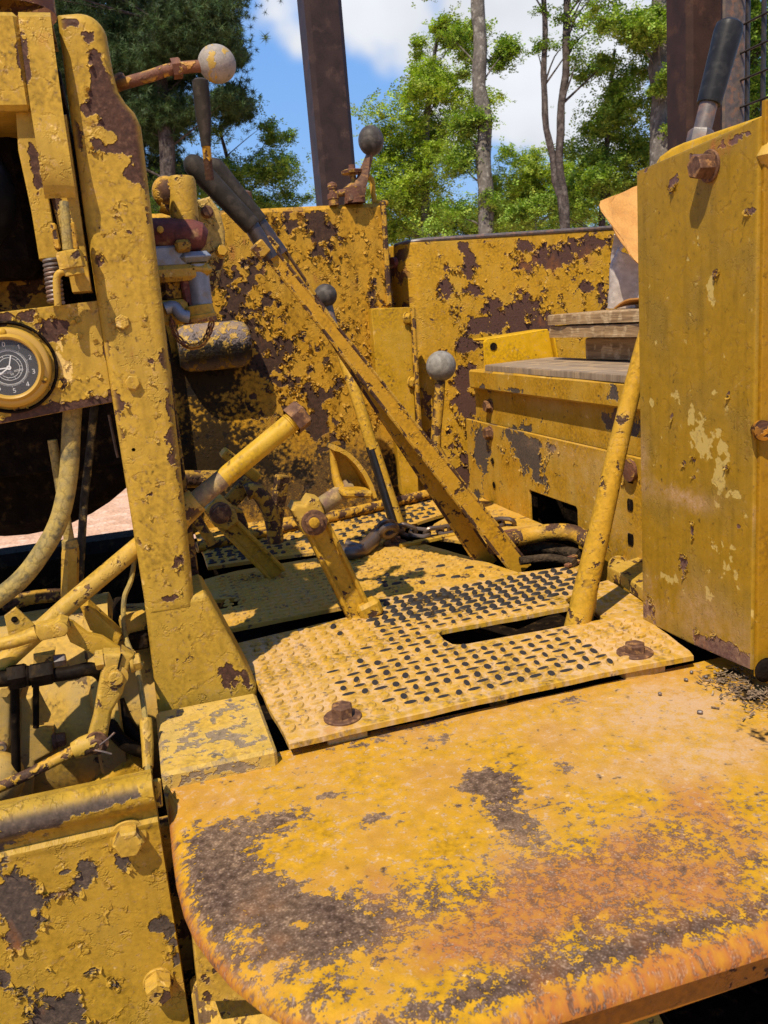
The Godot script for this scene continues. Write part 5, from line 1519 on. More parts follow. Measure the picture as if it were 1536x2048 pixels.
func levers() -> void:
	# the two long steering levers with plastic grips
	for k in 2:
		var hold := holder("steering_lever", ["nearer long flat steering lever with a grey plastic grip", "farther long steering lever, mostly hidden behind its twin"][k])
		var base: Vector3 = [Vector3(0.664, -0.02, -1.435), Vector3(0.622, -0.02, -1.5)][k]
		var neck: Vector3 = [Vector3(0.2339, 0.6067, -1.435), Vector3(0.2551, 0.614, -1.47)][k]
		var g0: Vector3 = [Vector3(0.2194, 0.6352, -1.435), Vector3(0.2369, 0.6449, -1.47)][k]
		var g1: Vector3 = [Vector3(0.1372, 0.7328, -1.435), Vector3(0.173, 0.7337, -1.47)][k]
		var mb := Mb.new()
		var d := (neck - base).normalized()
		var w := Vector3(-d.y, d.x, 0)
		var rows := []
		var n := 12
		for i in n + 1:
			var t := i / float(n)
			var p := base.lerp(neck, t)
			var half := lerpf(0.0175, 0.0088, t)
			rows.append([p - w * half, p - w * half * 0.4, p + w * half * 0.4, p + w * half])
		sheet(mb, rows, 0.011)
		put(hold, "flat_bar", mb, M.lever_paint)
		for s in [-1.0, 1.0]:      # the raised flanges along both edges
			mb = Mb.new()
			var pts := []
			for i in n + 1:
				var t := i / float(n)
				pts.append(base.lerp(neck, t) + w * s * lerpf(0.018, 0.009, t) + Z * 0.004)
			tube(mb, pts, 0.0032, 6)
			put(hold, "flange", mb, M.worn)
		mb = Mb.new()
		var ax := (g0 - neck).normalized()
		tube(mb, [neck - ax * 0.03, neck, g0], [0.0135, 0.013, 0.0125], 14)
		put(hold, "neck", mb, M.neck_steel)
		mb = Mb.new()
		bar(mb, neck - ax * 0.02 + Z * 0.012 + w * 0.008, neck + ax * 0.004 + Z * 0.014 + w * 0.012, 0.024, 0.012, Z, 0.002)
		put(hold, "clip", mb, M.worn)
		mb = Mb.new()
		var l := (g1 - g0).length()
		lathe(mb, g0, g1 - g0, [Vector2(-0.006, 0.0), Vector2(-0.006, 0.0145), Vector2(-0.003, 0.0155), Vector2(l * 0.3, 0.0158), Vector2(l * 0.75, 0.0172), Vector2(l * 0.9, 0.0172), Vector2(l * 0.96, 0.0162), Vector2(l, 0.014), Vector2(l + 0.006, 0.0085), Vector2(l + 0.0085, 0.0)], 26)
		put(hold, "grip", mb, M.grip_plastic)
	# slim rod with a black ball, behind the steering levers
	var hold := holder("shift_lever", "slim rod lever with a black ball knob, paint worn to black")
	var mb := Mb.new()
	var a := Vector3(0.4395, 0.5304, -1.9)
	var b := Vector3(0.4467, 0.4768, -1.9)
	var c := Vector3(0.4629, 0.3145, -1.8)
	var e := Vector3(0.5172, 0.0198, -1.75)
	tube(mb, [a, b, b.lerp(c, 0.3)], [0.011, 0.012, 0.0125], 12)
	put(hold, "neck", mb, M.steel)
	mb = Mb.new()
	tube(mb, [b.lerp(c, 0.28), c, c.lerp(e, 0.4)], 0.013, 12)
	put(hold, "rod", mb, M.amber)
	mb = Mb.new()
	tube(mb, [c.lerp(e, 0.38) - X * 0.003, e - X * 0.004], [0.011, 0.0118], 12)
	put(hold, "rod", mb, M.rod_black)
	mb = Mb.new()
	tube(mb, [c.lerp(e, 0.36) + X * 0.004, e + X * 0.007], [0.0112, 0.0118], 12)
	put(hold, "paint_strip", mb, M.amber)
	mb = Mb.new()
	ball(mb, a, 0.0255)
	put(hold, "ball_knob", mb, M.knob_dark)
	# grey ball on a cranked rod near the fender
	hold = holder("shift_lever", "cranked rod lever with a grey ball knob, in front of the fender")
	mb = Mb.new()
	tube(mb, smooth_path([Vector3(0.6417, 0.3473, -1.75), Vector3(0.6341, 0.2889, -1.75), Vector3(0.6208, 0.2029, -1.75), Vector3(0.6277, 0.1689, -1.75), Vector3(0.6769, 0.0795, -1.74), Vector3(0.7342, -0.0284, -1.72)], 6), 0.0115, 12)
	put(hold, "rod", mb, M.worn)
	mb = Mb.new()
	ball(mb, Vector3(0.6439, 0.3609, -1.75), 0.0325)
	put(hold, "ball_knob", mb, M.knob_grey)
	# twisted blade with a ball, on top of the far tank
	hold = holder("valve_lever", "twisted flat blade with a dark ball, standing on the far tank")
	mb = Mb.new()
	var p0 := Vector3(0.5779, 0.7539, -2.08)
	var p1 := Vector3(0.625, 0.8627, -2.08)
	var rows := []
	for i in 7:
		var t := i / 6.0
		var p := p0.lerp(p1, t)
		var wv := Vector3(cos(t * 1.2), 0.25, sin(t * 1.2)) * lerpf(0.021, 0.008, t)
		rows.append([p - wv, p, p + wv])
	sheet(mb, rows, 0.009)
	put(hold, "blade", mb, M.bolt_rust)
	mb = Mb.new()
	ball(mb, Vector3(0.6269, 0.8838, -2.08), 0.0305, Y, 1.12)
	put(hold, "ball_knob", mb, M.knob_dark)
	# egg-shaped knob on a bent rod, by the dash
	hold = holder("throttle_lever", "bent rusty rod ending in a large worn ball knob, beside the dash")
	mb = Mb.new()
	tube(mb, smooth_path([Vector3(0.0335, 0.7649, -1.14), Vector3(0.0505, 0.7645, -1.12), Vector3(0.0724, 0.7676, -1.11), Vector3(0.0982, 0.7723, -1.1), Vector3(0.1319, 0.7727, -1.09)], 5), 0.0068, 12)
	put(hold, "rod", mb, M.rusty)
	mb = Mb.new()
	hexa(mb, Vector3(0.0977, 0.7723, -1.1), X + Y * 0.12, 0.0195, 0.011)
	put(hold, "nut", mb, M.rusty)
	mb = Mb.new()
	rbox(mb, Vector3(0.0375, 0.7688, -1.14), Vector3(0.018, 0.016, 0.02), Basis(Z, 0.4), 0.003)
	put(hold, "pivot", mb, M.bolt_rust)
	mb = Mb.new()
	ball(mb, Vector3(0.149, 0.7748, -1.09), 0.0208, Vector3(1.0, -0.35, 0.2), 1.06, 28)
	put(hold, "ball_knob", mb, M.knob_painted)
	# upright plastic handle
	hold = holder("choke_lever", "slim upright lever with a grey plastic handle")
	mb = Mb.new()
	var h0 := Vector3(0.1331, 0.7007, -1.16)
	var h1 := Vector3(0.1355, 0.7773, -1.16)
	var hl := (h1 - h0).length()
	lathe(mb, h0, h1 - h0, [Vector2(-0.002, 0.0), Vector2(-0.002, 0.0062), Vector2(hl * 0.15, 0.0068), Vector2(hl * 0.45, 0.0098), Vector2(hl * 0.8, 0.0104), Vector2(hl * 0.97, 0.0098), Vector2(hl, 0.007), Vector2(hl + 0.002, 0.0)], 20)
	put(hold, "handle", mb, M.grip_plastic)
	mb = Mb.new()
	tube(mb, [h0, Vector3(0.134, 0.6607, -1.17)], 0.0055, 10)
	put(hold, "stem", mb, M.worn)
	# thick tube lever on the near side, with a black grip above the box
	hold = holder("brake_lever", "thick yellow tube lever rising beside the tall box to a black rubber grip")
	mb = Mb.new()
	var t0 := Vector3(0.5962, -0.0169, -1.105)
	var t1 := Vector3(0.7007, 0.3386, -1.105)
	var t2 := Vector3(0.8266, 0.675, -1.12)
	var tp := smooth_path([t0, t0.lerp(t1, 0.5), t1, t2], 4)
	var tr := []
	for i in tp.size():
		tr.append(lerpf(0.0195, 0.0125, minf(1.0, i / 9.0)))
	tube(mb, tp, tr, 22)
	put(hold, "tube", mb, M.amber)
	mb = Mb.new()
	hexa(mb, Vector3(0.8258, 0.6737, -1.12), Vector3(0.8383, 0.7248, -1.12) - Vector3(0.8258, 0.6737, -1.12), 0.032, 0.022)
	put(hold, "nut", mb, M.steel)
	mb = Mb.new()
	tube(mb, [Vector3(0.8291, 0.685, -1.12), Vector3(0.8433, 0.7313, -1.12)], 0.0128, 16)
	put(hold, "stem", mb, M.steel)
	mb = Mb.new()
	var b0 := Vector3(0.8433, 0.73, -1.12)
	var b1 := Vector3(0.8793, 0.8374, -1.12)
	var bl := (b1 - b0).length()
	lathe(mb, b0, b1 - b0, [Vector2(-0.001, 0.0), Vector2(-0.001, 0.0165), Vector2(0.004, 0.0172), Vector2(bl * 0.5, 0.0185), Vector2(bl * 0.88, 0.0198), Vector2(bl * 0.95, 0.0185), Vector2(bl * 0.985, 0.014), Vector2(bl, 0.0)], 26)
	put(hold, "grip", mb, M.grip_black)
	mb = Mb.new()
	prism(mb, [Vector2(0.62, -0.01), Vector2(0.6332, 0.0557), Vector2(0.6369, 0.0669), Vector2(0.6455, 0.0687), Vector2(0.6487, 0.0602), Vector2(0.642, 0.0062), Vector2(0.6346, -0.0127)], Vector3(0, 0, -1.12), X, Y, Z, 0.02, 0.004, 2)
	put(hold, "guide_plate", mb, M.ochre)
	# T handle shaft from the post
	hold = holder("hand_crank", "sloping yellow shaft with a rusty hex cap, leaving the dash post")
	mb = Mb.new()
	var s0 := Vector3(0.0334, 0.2345, -1.15)
	var s1 := Vector3(0.211, 0.3451, -1.17)
	tube(mb, [s0, s0.lerp(s1, 0.4)], 0.0132, 18)
	put(hold, "shaft", mb, M.hose_shaft)
	mb = Mb.new()
	tube(mb, [s0.lerp(s1, 0.385), s1], [0.0134, 0.0138], 18)
	put(hold, "shaft", mb, M.ochre_plain)
	mb = Mb.new()
	var sd := (s1 - s0).normalized()
	for q in 4:
		lathe(mb, s1 - sd * (0.012 - q * 0.0028), sd, [Vector2(0, 0.0135), Vector2(0.0008, 0.0148), Vector2(0.0016, 0.0135)], 18)
	put(hold, "thread", mb, M.ochre_plain)
	mb = Mb.new()
	hexa(mb, s1 - sd * 0.006, sd, 0.0355, 0.022, 0.5)
	put(hold, "hex_cap", mb, M.bolt_rust)
	mb = Mb.new()
	tube(mb, [Vector3(0.0208, 0.2268, -1.14), Vector3(0.0377, 0.2373, -1.15), Vector3(0.0637, 0.2543, -1.15)], [0.026, 0.02, 0.0175], 18)
	put(hold, "socket", mb, M.ochre)


func pedals() -> void:
	var hold := holder("pedal", "foremost pedal arm with a big clamp nut and a tilted foot pad")
	var mb := Mb.new()
	var z := -1.295
	# I-section arm
	var a0 := Vector3(0.2504, 0.1575, -1.295)
	var a1 := Vector3(0.3122, -0.0141, -1.295)
	bar(mb, a0, a1, 0.03, 0.012, Z, 0.002)
	put(hold, "arm_web", mb, M.amber)
	var d := (a1 - a0).normalized()
	var w := Vector3(-d.y, d.x, 0)
	for s in [-1.0, 1.0]:
		mb = Mb.new()
		bar(mb, a0 + w * 0.0165 * s, a1 + w * 0.0175 * s, 0.008, 0.026, Z, 0.0025)
		put(hold, "arm_rib", mb, M.amber)
	mb = Mb.new()
	prism(mb, [Vector2(0.2103, 0.1939), Vector2(0.2176, 0.204), Vector2(0.2314, 0.2004), Vector2(0.242, 0.2116), Vector2(0.2558, 0.2065), Vector2(0.2627, 0.18), Vector2(0.2679, 0.168), Vector2(0.2554, 0.1553), Vector2(0.2402, 0.1471), Vector2(0.2263, 0.1517), Vector2(0.2176, 0.1738)], Vector3(0, 0, -1.275), X, Y, Z, 0.04, 0.006, 3)
	put(hold, "clamp_head", mb, M.ochre)
	mb = Mb.new()
	lathe(mb, Vector3(0.2426, 0.1709, -1.275), Z, [Vector2(0, 0.0205), Vector2(0.004, 0.02), Vector2(0.005, 0.017), Vector2(0.005, 0.0)], 24)
	hexa(mb, Vector3(0.2419, 0.1718, -1.271), Z, 0.027, 0.01, 0.4)
	put(hold, "nut", mb, M.bolt_rust)
	mb = Mb.new()
	lathe(mb, Vector3(0.2401, 0.174, -1.262), Z, [Vector2(0, 0.0085), Vector2(0.005, 0.008), Vector2(0.006, 0.006), Vector2(0.006, 0.0)], 18)
	put(hold, "stud", mb, M.amber)
	mb = Mb.new()
	tube(mb, [Vector3(0.2595, 0.1886, -1.3), Vector3(0.3159, 0.21, -1.32)], 0.0145, 16)
	put(hold, "pad_shaft", mb, M.hose_shaft)
	# curved foot pad with its web
	mb = Mb.new()
	var rows := []
	for q in [[662, 893], [672, 896], [688, 905], [706, 922], [722, 944], [734, 968], [740, 990]]:
		var p := at_pad(q[0], q[1])
		rows.append([p + Z * 0.03, p + Z * 0.012, p - Z * 0.012, p - Z * 0.03])
	sheet(mb, rows, 0.007)
	put(hold, "foot_pad", mb, M.amber)
	mb = Mb.new()
	tube(mb, smooth_path([Vector3(0.2924, 0.2758, -1.32), Vector3(0.293, 0.249, -1.32), Vector3(0.2956, 0.2201, -1.315), Vector3(0.3044, 0.2034, -1.31)], 4), [0.004, 0.0045, 0.005, 0.0055, 0.006, 0.0065, 0.007, 0.0075, 0.008, 0.0085, 0.009, 0.0095, 0.01], 10)
	put(hold, "pad_stay", mb, M.amber)
	mb = Mb.new()
	prism(mb, [Vector2(0.2956, 0.2728), Vector2(0.3163, 0.2621), Vector2(0.3355, 0.2332), Vector2(0.3456, 0.1951), Vector2(0.3087, 0.2002), Vector2(0.2981, 0.2298)], Vector3(0, 0, -1.335), X, Y, Z, 0.006, 0.002, 2)
	put(hold, "pad_web", mb, M.amber)
	mb = Mb.new()
	bar(mb, Vector3(0.2918, 0.2101, -1.29), Vector3(0.3389, 0.2037, -1.29), 0.012, 0.05, Z, 0.004)
	put(hold, "pad_foot", mb, M.amber)
	mb = Mb.new()
	rbox(mb, Vector3(0.3216, 0.0101, -1.29), Vector3(0.04, 0.03, 0.03), Basis(Z, 0.3), 0.006)
	put(hold, "arm_foot", mb, M.amber)
	# the pedal behind, in shade
	hold = holder("pedal", "shaded pedal arm behind the crank shaft, with a curved foot bar")
	a0 = Vector3(0.1333, 0.1249, -1.6)
	a1 = Vector3(0.223, 0.0011, -1.6)
	d = (a1 - a0).normalized()
	w = Vector3(-d.y, d.x, 0)
	mb = Mb.new()
	bar(mb, a0, a1, 0.026, 0.012, Z, 0.002)
	put(hold, "arm_web", mb, M.amber)
	for s in [-1.0, 1.0]:
		mb = Mb.new()
		bar(mb, a0 + w * 0.015 * s, a1 + w * 0.015 * s, 0.008, 0.028, Z, 0.0025)
		put(hold, "arm_rib", mb, M.amber)
	mb = Mb.new()
	prism(mb, [Vector2(0.0975, 0.1514), Vector2(0.1222, 0.1726), Vector2(0.1349, 0.1708), Vector2(0.1559, 0.1449), Vector2(0.1586, 0.1204), Vector2(0.1354, 0.1074), Vector2(0.1134, 0.1174)], Vector3(0, 0, -1.58), X, Y, Z, 0.04, 0.006, 3)
	put(hold, "clamp_head", mb, M.ochre)
	mb = Mb.new()
	lathe(mb, Vector3(0.1268, 0.1433, -1.58), Z, [Vector2(0, 0.021), Vector2(0.004, 0.02), Vector2(0.005, 0.017), Vector2(0.005, 0.0)], 24)
	hexa(mb, Vector3(0.1265, 0.1441, -1.576), Z, 0.027, 0.01, 0.3)
	put(hold, "nut", mb, M.bolt_rust)
	mb = Mb.new()
	tube(mb, smooth_path([Vector3(0.1895, 0.1567, -1.68), Vector3(0.2078, 0.1593, -1.68), Vector3(0.2233, 0.1366, -1.68), Vector3(0.2357, 0.0935, -1.68), Vector3(0.2376, 0.0461, -1.68)], 6), 0.0165, 16)
	put(hold, "foot_bar", mb, M.worn)
	mb = Mb.new()
	prism(mb, [Vector2(0.1568, 0.143), Vector2(0.1728, 0.1328), Vector2(0.1793, 0.1061), Vector2(0.1795, 0.074), Vector2(0.1608, 0.0969)], Vector3(0, 0, -1.62), X, Y, Z, 0.02, 0.003, 2)
	put(hold, "arm_gusset", mb, M.worn)
	mb = Mb.new()
	bar(mb, Vector3(0.1601, 0.2341, -1.75), Vector3(0.2246, 0.1717, -1.75), 0.02, 0.05, Z, 0.003)
	put(hold, "linkage_bar", mb, M.amber)
	mb = Mb.new()
	bar(mb, Vector3(0.2533, 0.0442, -1.8), Vector3(0.2849, 0.1615, -1.8), 0.03, 0.02, Z + X * 0.5, 0.003)
	put(hold, "upright_bar", mb, M.greasy)
	mb = Mb.new()
	bar(mb, Vector3(0.1522, 0.1327, -1.7), Vector3(0.2027, 0.1771, -1.7), 0.03, 0.02, Z, 0.003)
	put(hold, "lower_link", mb, M.greasy)
	mb = Mb.new()
	tube(mb, [Vector3(0.0746, 0.1629, -1.5), Vector3(0.0997, 0.1062, -1.5)], 0.009, 10)
	put(hold, "return_rod", mb, M.greasy)
	# dark cross beam near the gap between post and tank
	mb = Mb.new()
	tube(mb, [Vector3(0.0125, 0.1656, -1.95), Vector3(0.1651, 0.1453, -1.95)], 0.02, 14)
	put(doz, "cross_tube", mb, M.greasy)


func at_pad(u: float, v: float) -> Vector3:      # the pad's curve in its own plane, found from two corner points
	var a := Vector3(0.2889, 0.2807, -1.31)
	var b := Vector3(0.3454, 0.1944, -1.31)
	var s := (u - 662.0) / 78.0
	var t := (v - 893.0) / 97.0
	return Vector3(lerpf(a.x, b.x, s), lerpf(a.y, b.y, t), -1.31)


func far_side() -> void:
	# hydraulic tank
	var hold := holder("tank", "far yellow tank panel, paint flaking off in scales, black grease low down")
	var mb := Mb.new()
	rbox(mb, Vector3(0.357, 0.368, -2.2), Vector3(0.598, 0.756, 0.2), Basis(), 0.01)
	put(hold, "tank_shell", mb, M.tank_paint)
	flakes(hold, "tank_paint", -2.1, 3200, 0.0125, 44, Vector2(0.1, 0.1), Vector2(0.645, 0.73))
	mb = Mb.new()
	bar(mb, Vector3(0.6492, 0.749, -2.098), Vector3(0.6447, 0.4998, -2.098), 0.012, 0.02, Z, 0.003)
	put(hold, "edge_weld", mb, M.worn)
	mb = Mb.new()
	lathe(mb, Vector3(0.118, 0.44, -2.075), X, [Vector2(0, 0), Vector2(0, 0.042), Vector2(0.008, 0.05), Vector2(0.022, 0.056), Vector2(0.14, 0.056), Vector2(0.156, 0.05), Vector2(0.166, 0.04), Vector2(0.17, 0.02), Vector2(0.171, 0.0)], 36)
	put(hold, "round_boss", mb, M.boss_paint)
	mb = Mb.new()
	rbox(mb, Vector3(0.07, 0.34, -2.07), Vector3(0.02, 0.72, 0.06), Basis(), 0.004)
	put(hold, "front_edge", mb, M.caked)
	# fittings on the lid
	hold = holder("filler_fitting", "rusty valve stem and capped fittings on top of the far tank")
	mb = Mb.new()
	var o := Vector3(0.58, 0.7464, -2.1)
	lathe(mb, o, Y, [Vector2(0, 0.026), Vector2(0.036, 0.026), Vector2(0.038, 0.022), Vector2(0.041, 0.016), Vector2(0.05, 0.009), Vector2(0.066, 0.008), Vector2(0.068, 0.026), Vector2(0.074, 0.028), Vector2(0.077, 0.02), Vector2(0.078, 0.008), Vector2(0.088, 0.008), Vector2(0.088, 0.0)], 24)
	put(hold, "valve_stem", mb, M.rusty)
	mb = Mb.new()
	lathe(mb, Vector3(0.5274, 0.7441, -2.1), Y, [Vector2(0, 0.012), Vector2(0.014, 0.012), Vector2(0.015, 0.014), Vector2(0.026, 0.014), Vector2(0.027, 0.009), Vector2(0.036, 0.009), Vector2(0.038, 0.011), Vector2(0.042, 0.011), Vector2(0.043, 0.012), Vector2(0.05, 0.011), Vector2(0.055, 0.0)], 20)
	put(hold, "cap", mb, M.rusty)
	mb = Mb.new()
	tube(mb, [Vector3(0.53, 0.7702, -2.1), Vector3(0.5575, 0.7725, -2.1)], 0.0085, 12)
	put(hold, "cross_pipe", mb, M.rusty)
	mb = Mb.new()
	tube(mb, smooth_path([Vector3(0.6242, 0.8111, -2.12), Vector3(0.6333, 0.7993, -2.12), Vector3(0.6335, 0.7726, -2.12), Vector3(0.6364, 0.748, -2.12)], 5), 0.0065, 10)
	put(hold, "loop_pipe", mb, M.amber)
	mb = Mb.new()
	rbox(mb, Vector3(0.6544, 0.7473, -2.12), Vector3(0.03, 0.014, 0.02), Basis(), 0.004)
	put(hold, "corner_tab", mb, M.amber)
	mb = Mb.new()
	lathe(mb, Vector3(0.329, 0.7657, -2.2), Y, [Vector2(0, 0.02), Vector2(0.03, 0.02), Vector2(0.035, 0.012), Vector2(0.035, 0.0)], 16)
	put(hold, "cap", mb, M.bolt_rust)
	# bracket plate with two bolts
	hold = holder("bracket_plate", "smooth yellow bracket plate between tank and fender")
	mb = Mb.new()
	prism(mb, [Vector2(0.5896, 0.4969), Vector2(0.6929, 0.4927), Vector2(0.6777, 0.023), Vector2(0.6337, 0.0224), Vector2(0.6267, 0.1669), Vector2(0.588, 0.2729)], Vector3(0, 0, -2.07), X, Y, Z, 0.03, 0.004, 2)
	put(hold, "plate_sheet", mb, M.bracket_paint)
	mb = Mb.new()
	tube(mb, [Vector3(0.6944, 0.4874, -2.06), Vector3(0.6894, 0.288, -2.06), Vector3(0.6883, 0.1348, -2.06)], 0.007, 8)
	put(hold, "seal_bead", mb, M.worn)
	bolt(hold, Vector3(0.679, 0.4658, -2.07), X * 0.8 + Z, 0.024, 0.012, M.amber, 0.016, "bolt", 0.2)
	bolt(hold, Vector3(0.6782, 0.3075, -2.07), X * 0.8 + Z, 0.024, 0.012, M.amber, 0.016, "bolt", 0.4)
	# fender
	hold = holder("fender", "far fender with a rounded corner, large brown bare patches")
	mb = Mb.new()
	mb.crease = 0.75
	var plan := [Vector2(0.7, 2.36), Vector2(0.703, 2.24), Vector2(0.715, 2.19), Vector2(0.735, 2.162), Vector2(0.765, 2.15), Vector2(0.9, 2.15), Vector2(1.3, 2.15), Vector2(1.7, 2.15), Vector2(2.3, 2.15), Vector2(2.3, 2.17), Vector2(0.78, 2.17), Vector2(0.745, 2.185), Vector2(0.728, 2.21), Vector2(0.722, 2.36)]
	prism(mb, plan, Vector3(0, 0.655, 0), X, -Z, Y, 0.7, 0.006, 2)
	put(hold, "fender_sheet", mb, M.fender_paint)
	flakes(hold, "fender_paint", -2.15, 1300, 0.0125, 45, Vector2(0.78, 0.0), Vector2(1.4, 0.64))
	mb = Mb.new()
	tube(mb, [Vector3(0.712, 0.652, -2.22), Vector3(0.73, 0.655, -2.175), Vector3(0.765, 0.657, -2.155), Vector3(1.0, 0.658, -2.153), Vector3(2.3, 0.665, -2.153)], 0.006, 8)
	put(hold, "rolled_edge", mb, M.steel)
	mb = Mb.new()
	lathe(mb, Vector3(0.7016, 0.6096, -2.2), -X + Z * 0.4, [Vector2(0, 0.014), Vector2(0.012, 0.014), Vector2(0.012, 0.0)], 14)
	put(hold, "rivet", mb, M.red_oxide)
	mb = Mb.new()
	rbox(mb, Vector3(1.0, -0.3, -2.12), Vector3(2.2, 0.55, 0.02), Basis(), 0.003)
	put(doz, "far_frame", mb, M.caked)
	# roll-over posts
	mb = Mb.new()
	rbox(mb, Vector3(0.612, 1.3, -2.4), Vector3(0.1, 2.6, 0.1), Basis(), 0.012)
	put(doz, "roof_post", mb, M.brown_steel, "brown square steel post standing behind the far tank")
	mb = Mb.new()
	rbox(mb, Vector3(1.425, 1.3, -1.95), Vector3(0.1, 2.6, 0.1), Basis(), 0.012)
	put(doz, "roof_post", mb, M.rust_post, "reddish brown steel post behind the black grip")
	mb = Mb.new()
	rbox(mb, Vector3(1.535, 1.3, -1.98), Vector3(0.08, 2.6, 0.08), Basis(), 0.012)
	put(doz, "roof_post", mb, M.steel, "dark grey steel post beside the wire screen")
	hold = holder("wire_screen", "dark wire screen beside the rear posts")
	var w0 := Vector3(1.56, 1.0373, -1.9255)
	var w1 := Vector3(1.56, 1.0209, -1.8694)
	for k in 9:
		mb = Mb.new()
		var zz := w0.z + (w1.z - w0.z) * k
		tube(mb, [Vector3(1.56, 0.3, zz), Vector3(1.56, 2.6, zz)], 0.006, 8)
		put(hold, "upright_bar", mb, M.screen_steel)
	for k in 32:
		mb = Mb.new()
		var y := 0.6 + k * 0.062
		tube(mb, [Vector3(1.552, y, w0.z - 0.06), Vector3(1.552, y, w0.z + (w1.z - w0.z) * 8.3)], 0.0028, 6)
		put(hold, "cross_wire", mb, M.screen_steel)


func hydraulics() -> void:
	# starting-engine magneto and filter cluster beside the dash post
	var hold := holder("filter_cluster", "cluster of filter canister, oxide-red elbow and zinc cylinder beside the dash post")
	var mb := Mb.new()
	lathe(mb, Vector3(0.1045, 0.6098, -1.28), Vector3(0.1074, 0.6787, -1.28) - Vector3(0.1045, 0.6098, -1.28), [Vector2(0, 0.0195), Vector2(0.06, 0.0195), Vector2(0.07, 0.019), Vector2(0.0745, 0.0165), Vector2(0.0755, 0.0)], 26)
	put(hold, "canister", mb, M.ochre)
	mb = Mb.new()
	ball(mb, Vector3(0.0858, 0.666, -1.29), 0.02, Y, 1.1, 16)
	put(hold, "bulb", mb, M.worn)
	mb = Mb.new()
	tube(mb, [Vector3(0.0762, 0.6512, -1.29), Vector3(0.0913, 0.6458, -1.29)], 0.012, 12)
	put(hold, "short_pipe", mb, M.worn)
	mb = Mb.new()
	tube(mb, [Vector3(0.0519, 0.6098, -1.28), Vector3(0.0816, 0.6072, -1.27), Vector3(0.1116, 0.6037, -1.265), Vector3(0.1231, 0.6018, -1.265), Vector3(0.1304, 0.5994, -1.265)], [0.0225, 0.0225, 0.022, 0.0195, 0.011], 22)
	put(hold, "elbow", mb, M.red_oxide)
	mb = Mb.new()
	rbox(mb, Vector3(0.0955, 0.5893, -1.246), Vector3(0.022, 0.017, 0.012), Basis(Z, 0.05), 0.004)
	put(hold, "cap_tab", mb, M.greasy)
	mb = Mb.new()
	lathe(mb, Vector3(0.068, 0.6122, -1.25), Z, [Vector2(0, 0.0045), Vector2(0.008, 0.0045), Vector2(0.009, 0.0)], 12)
	put(hold, "screw", mb, M.ochre)
	mb = Mb.new()
	rbox(mb, Vector3(0.0743, 0.5775, -1.27), Vector3(0.05, 0.028, 0.04), Basis(), 0.003)
	rbox(mb, Vector3(0.1111, 0.5746, -1.262), Vector3(0.042, 0.014, 0.04), Basis(), 0.006)
	put(hold, "zinc_block", mb, M.zinc)
	mb = Mb.new()
	rbox(mb, Vector3(0.0828, 0.5547, -1.27), Vector3(0.06, 0.022, 0.05), Basis(), 0.006)
	rbox(mb, Vector3(0.1147, 0.5578, -1.265), Vector3(0.034, 0.018, 0.04), Basis(Z, -0.1), 0.007)
	put(hold, "painted_block", mb, M.ochre)
	mb = Mb.new()
	lathe(mb, Vector3(0.1116, 0.503, -1.262), Vector3(0.1121, 0.5611, -1.262) - Vector3(0.1116, 0.503, -1.262), [Vector2(0, 0.0155), Vector2(0.062, 0.0155), Vector2(0.063, 0.0)], 24)
	put(hold, "zinc_cylinder", mb, M.zinc)
	mb = Mb.new()
	rbox(mb, Vector3(0.0946, 0.5287, -1.27), Vector3(0.014, 0.06, 0.03), Basis(Z, 0.1), 0.003)
	put(hold, "red_rib", mb, M.red_oxide)
	mb = Mb.new()
	rbox(mb, Vector3(0.0758, 0.534, -1.28), Vector3(0.036, 0.04, 0.03), Basis(), 0.008)
	put(hold, "side_pocket", mb, M.greasy)
	mb = Mb.new()
	lathe(mb, Vector3(0.1085, 0.4894, -1.262), Y + X * -0.08, [Vector2(0, 0.0), Vector2(0, 0.0225), Vector2(0.007, 0.023), Vector2(0.008, 0.021), Vector2(0.02, 0.0205), Vector2(0.021, 0.017), Vector2(0.022, 0.0)], 26)
	put(hold, "base_ring", mb, M.ochre)
	mb = Mb.new()
	lathe(mb, Vector3(0.108, 0.486, -1.262), Y + X * -0.08, [Vector2(0, 0.0), Vector2(0, 0.0232), Vector2(0.006, 0.0235), Vector2(0.0065, 0.0)], 26)
	put(hold, "base_rim", mb, M.rusty)
	mb = Mb.new()
	tube(mb, smooth_path([Vector3(0.0605, 0.5079, -1.25), Vector3(0.073, 0.5096, -1.25), Vector3(0.0807, 0.4981, -1.245), Vector3(0.0912, 0.4945, -1.245)], 5), 0.0085, 12)
	put(hold, "clamp_arm", mb, M.zinc)
	mb = Mb.new()
	rbox(mb, Vector3(0.0745, 0.5027, -1.27), Vector3(0.05, 0.034, 0.03), Basis(), 0.005)
	put(hold, "clamp_body", mb, M.ochre)
	mb = Mb.new()
	prism(mb, [Vector2(0.1269, 0.6573), Vector2(0.1473, 0.6619), Vector2(0.1592, 0.6422), Vector2(0.163, 0.6143), Vector2(0.1602, 0.5795), Vector2(0.1472, 0.5449), Vector2(0.133, 0.5245), Vector2(0.1184, 0.5184)], Vector3(0, 0, -1.31), X, Y, Z, 0.03, 0.005, 3)
	put(hold, "round_cover", mb, M.worn_ochre)
	bolt(hold, Vector3(0.1403, 0.6403, -1.31), Z, 0.014, 0.008, M.bolt_rust, 0.009)
	bolt(hold, Vector3(0.1544, 0.5854, -1.31), Z, 0.014, 0.008, M.amber, 0.009)
	# chain loop hanging under it
	var loop := smooth_path([Vector3(0.0673, 0.4924, -1.25), Vector3(0.0706, 0.4717, -1.25), Vector3(0.0843, 0.4553, -1.25), Vector3(0.1017, 0.4552, -1.25), Vector3(0.1136, 0.4667, -1.25), Vector3(0.1212, 0.4826, -1.25)], 4)
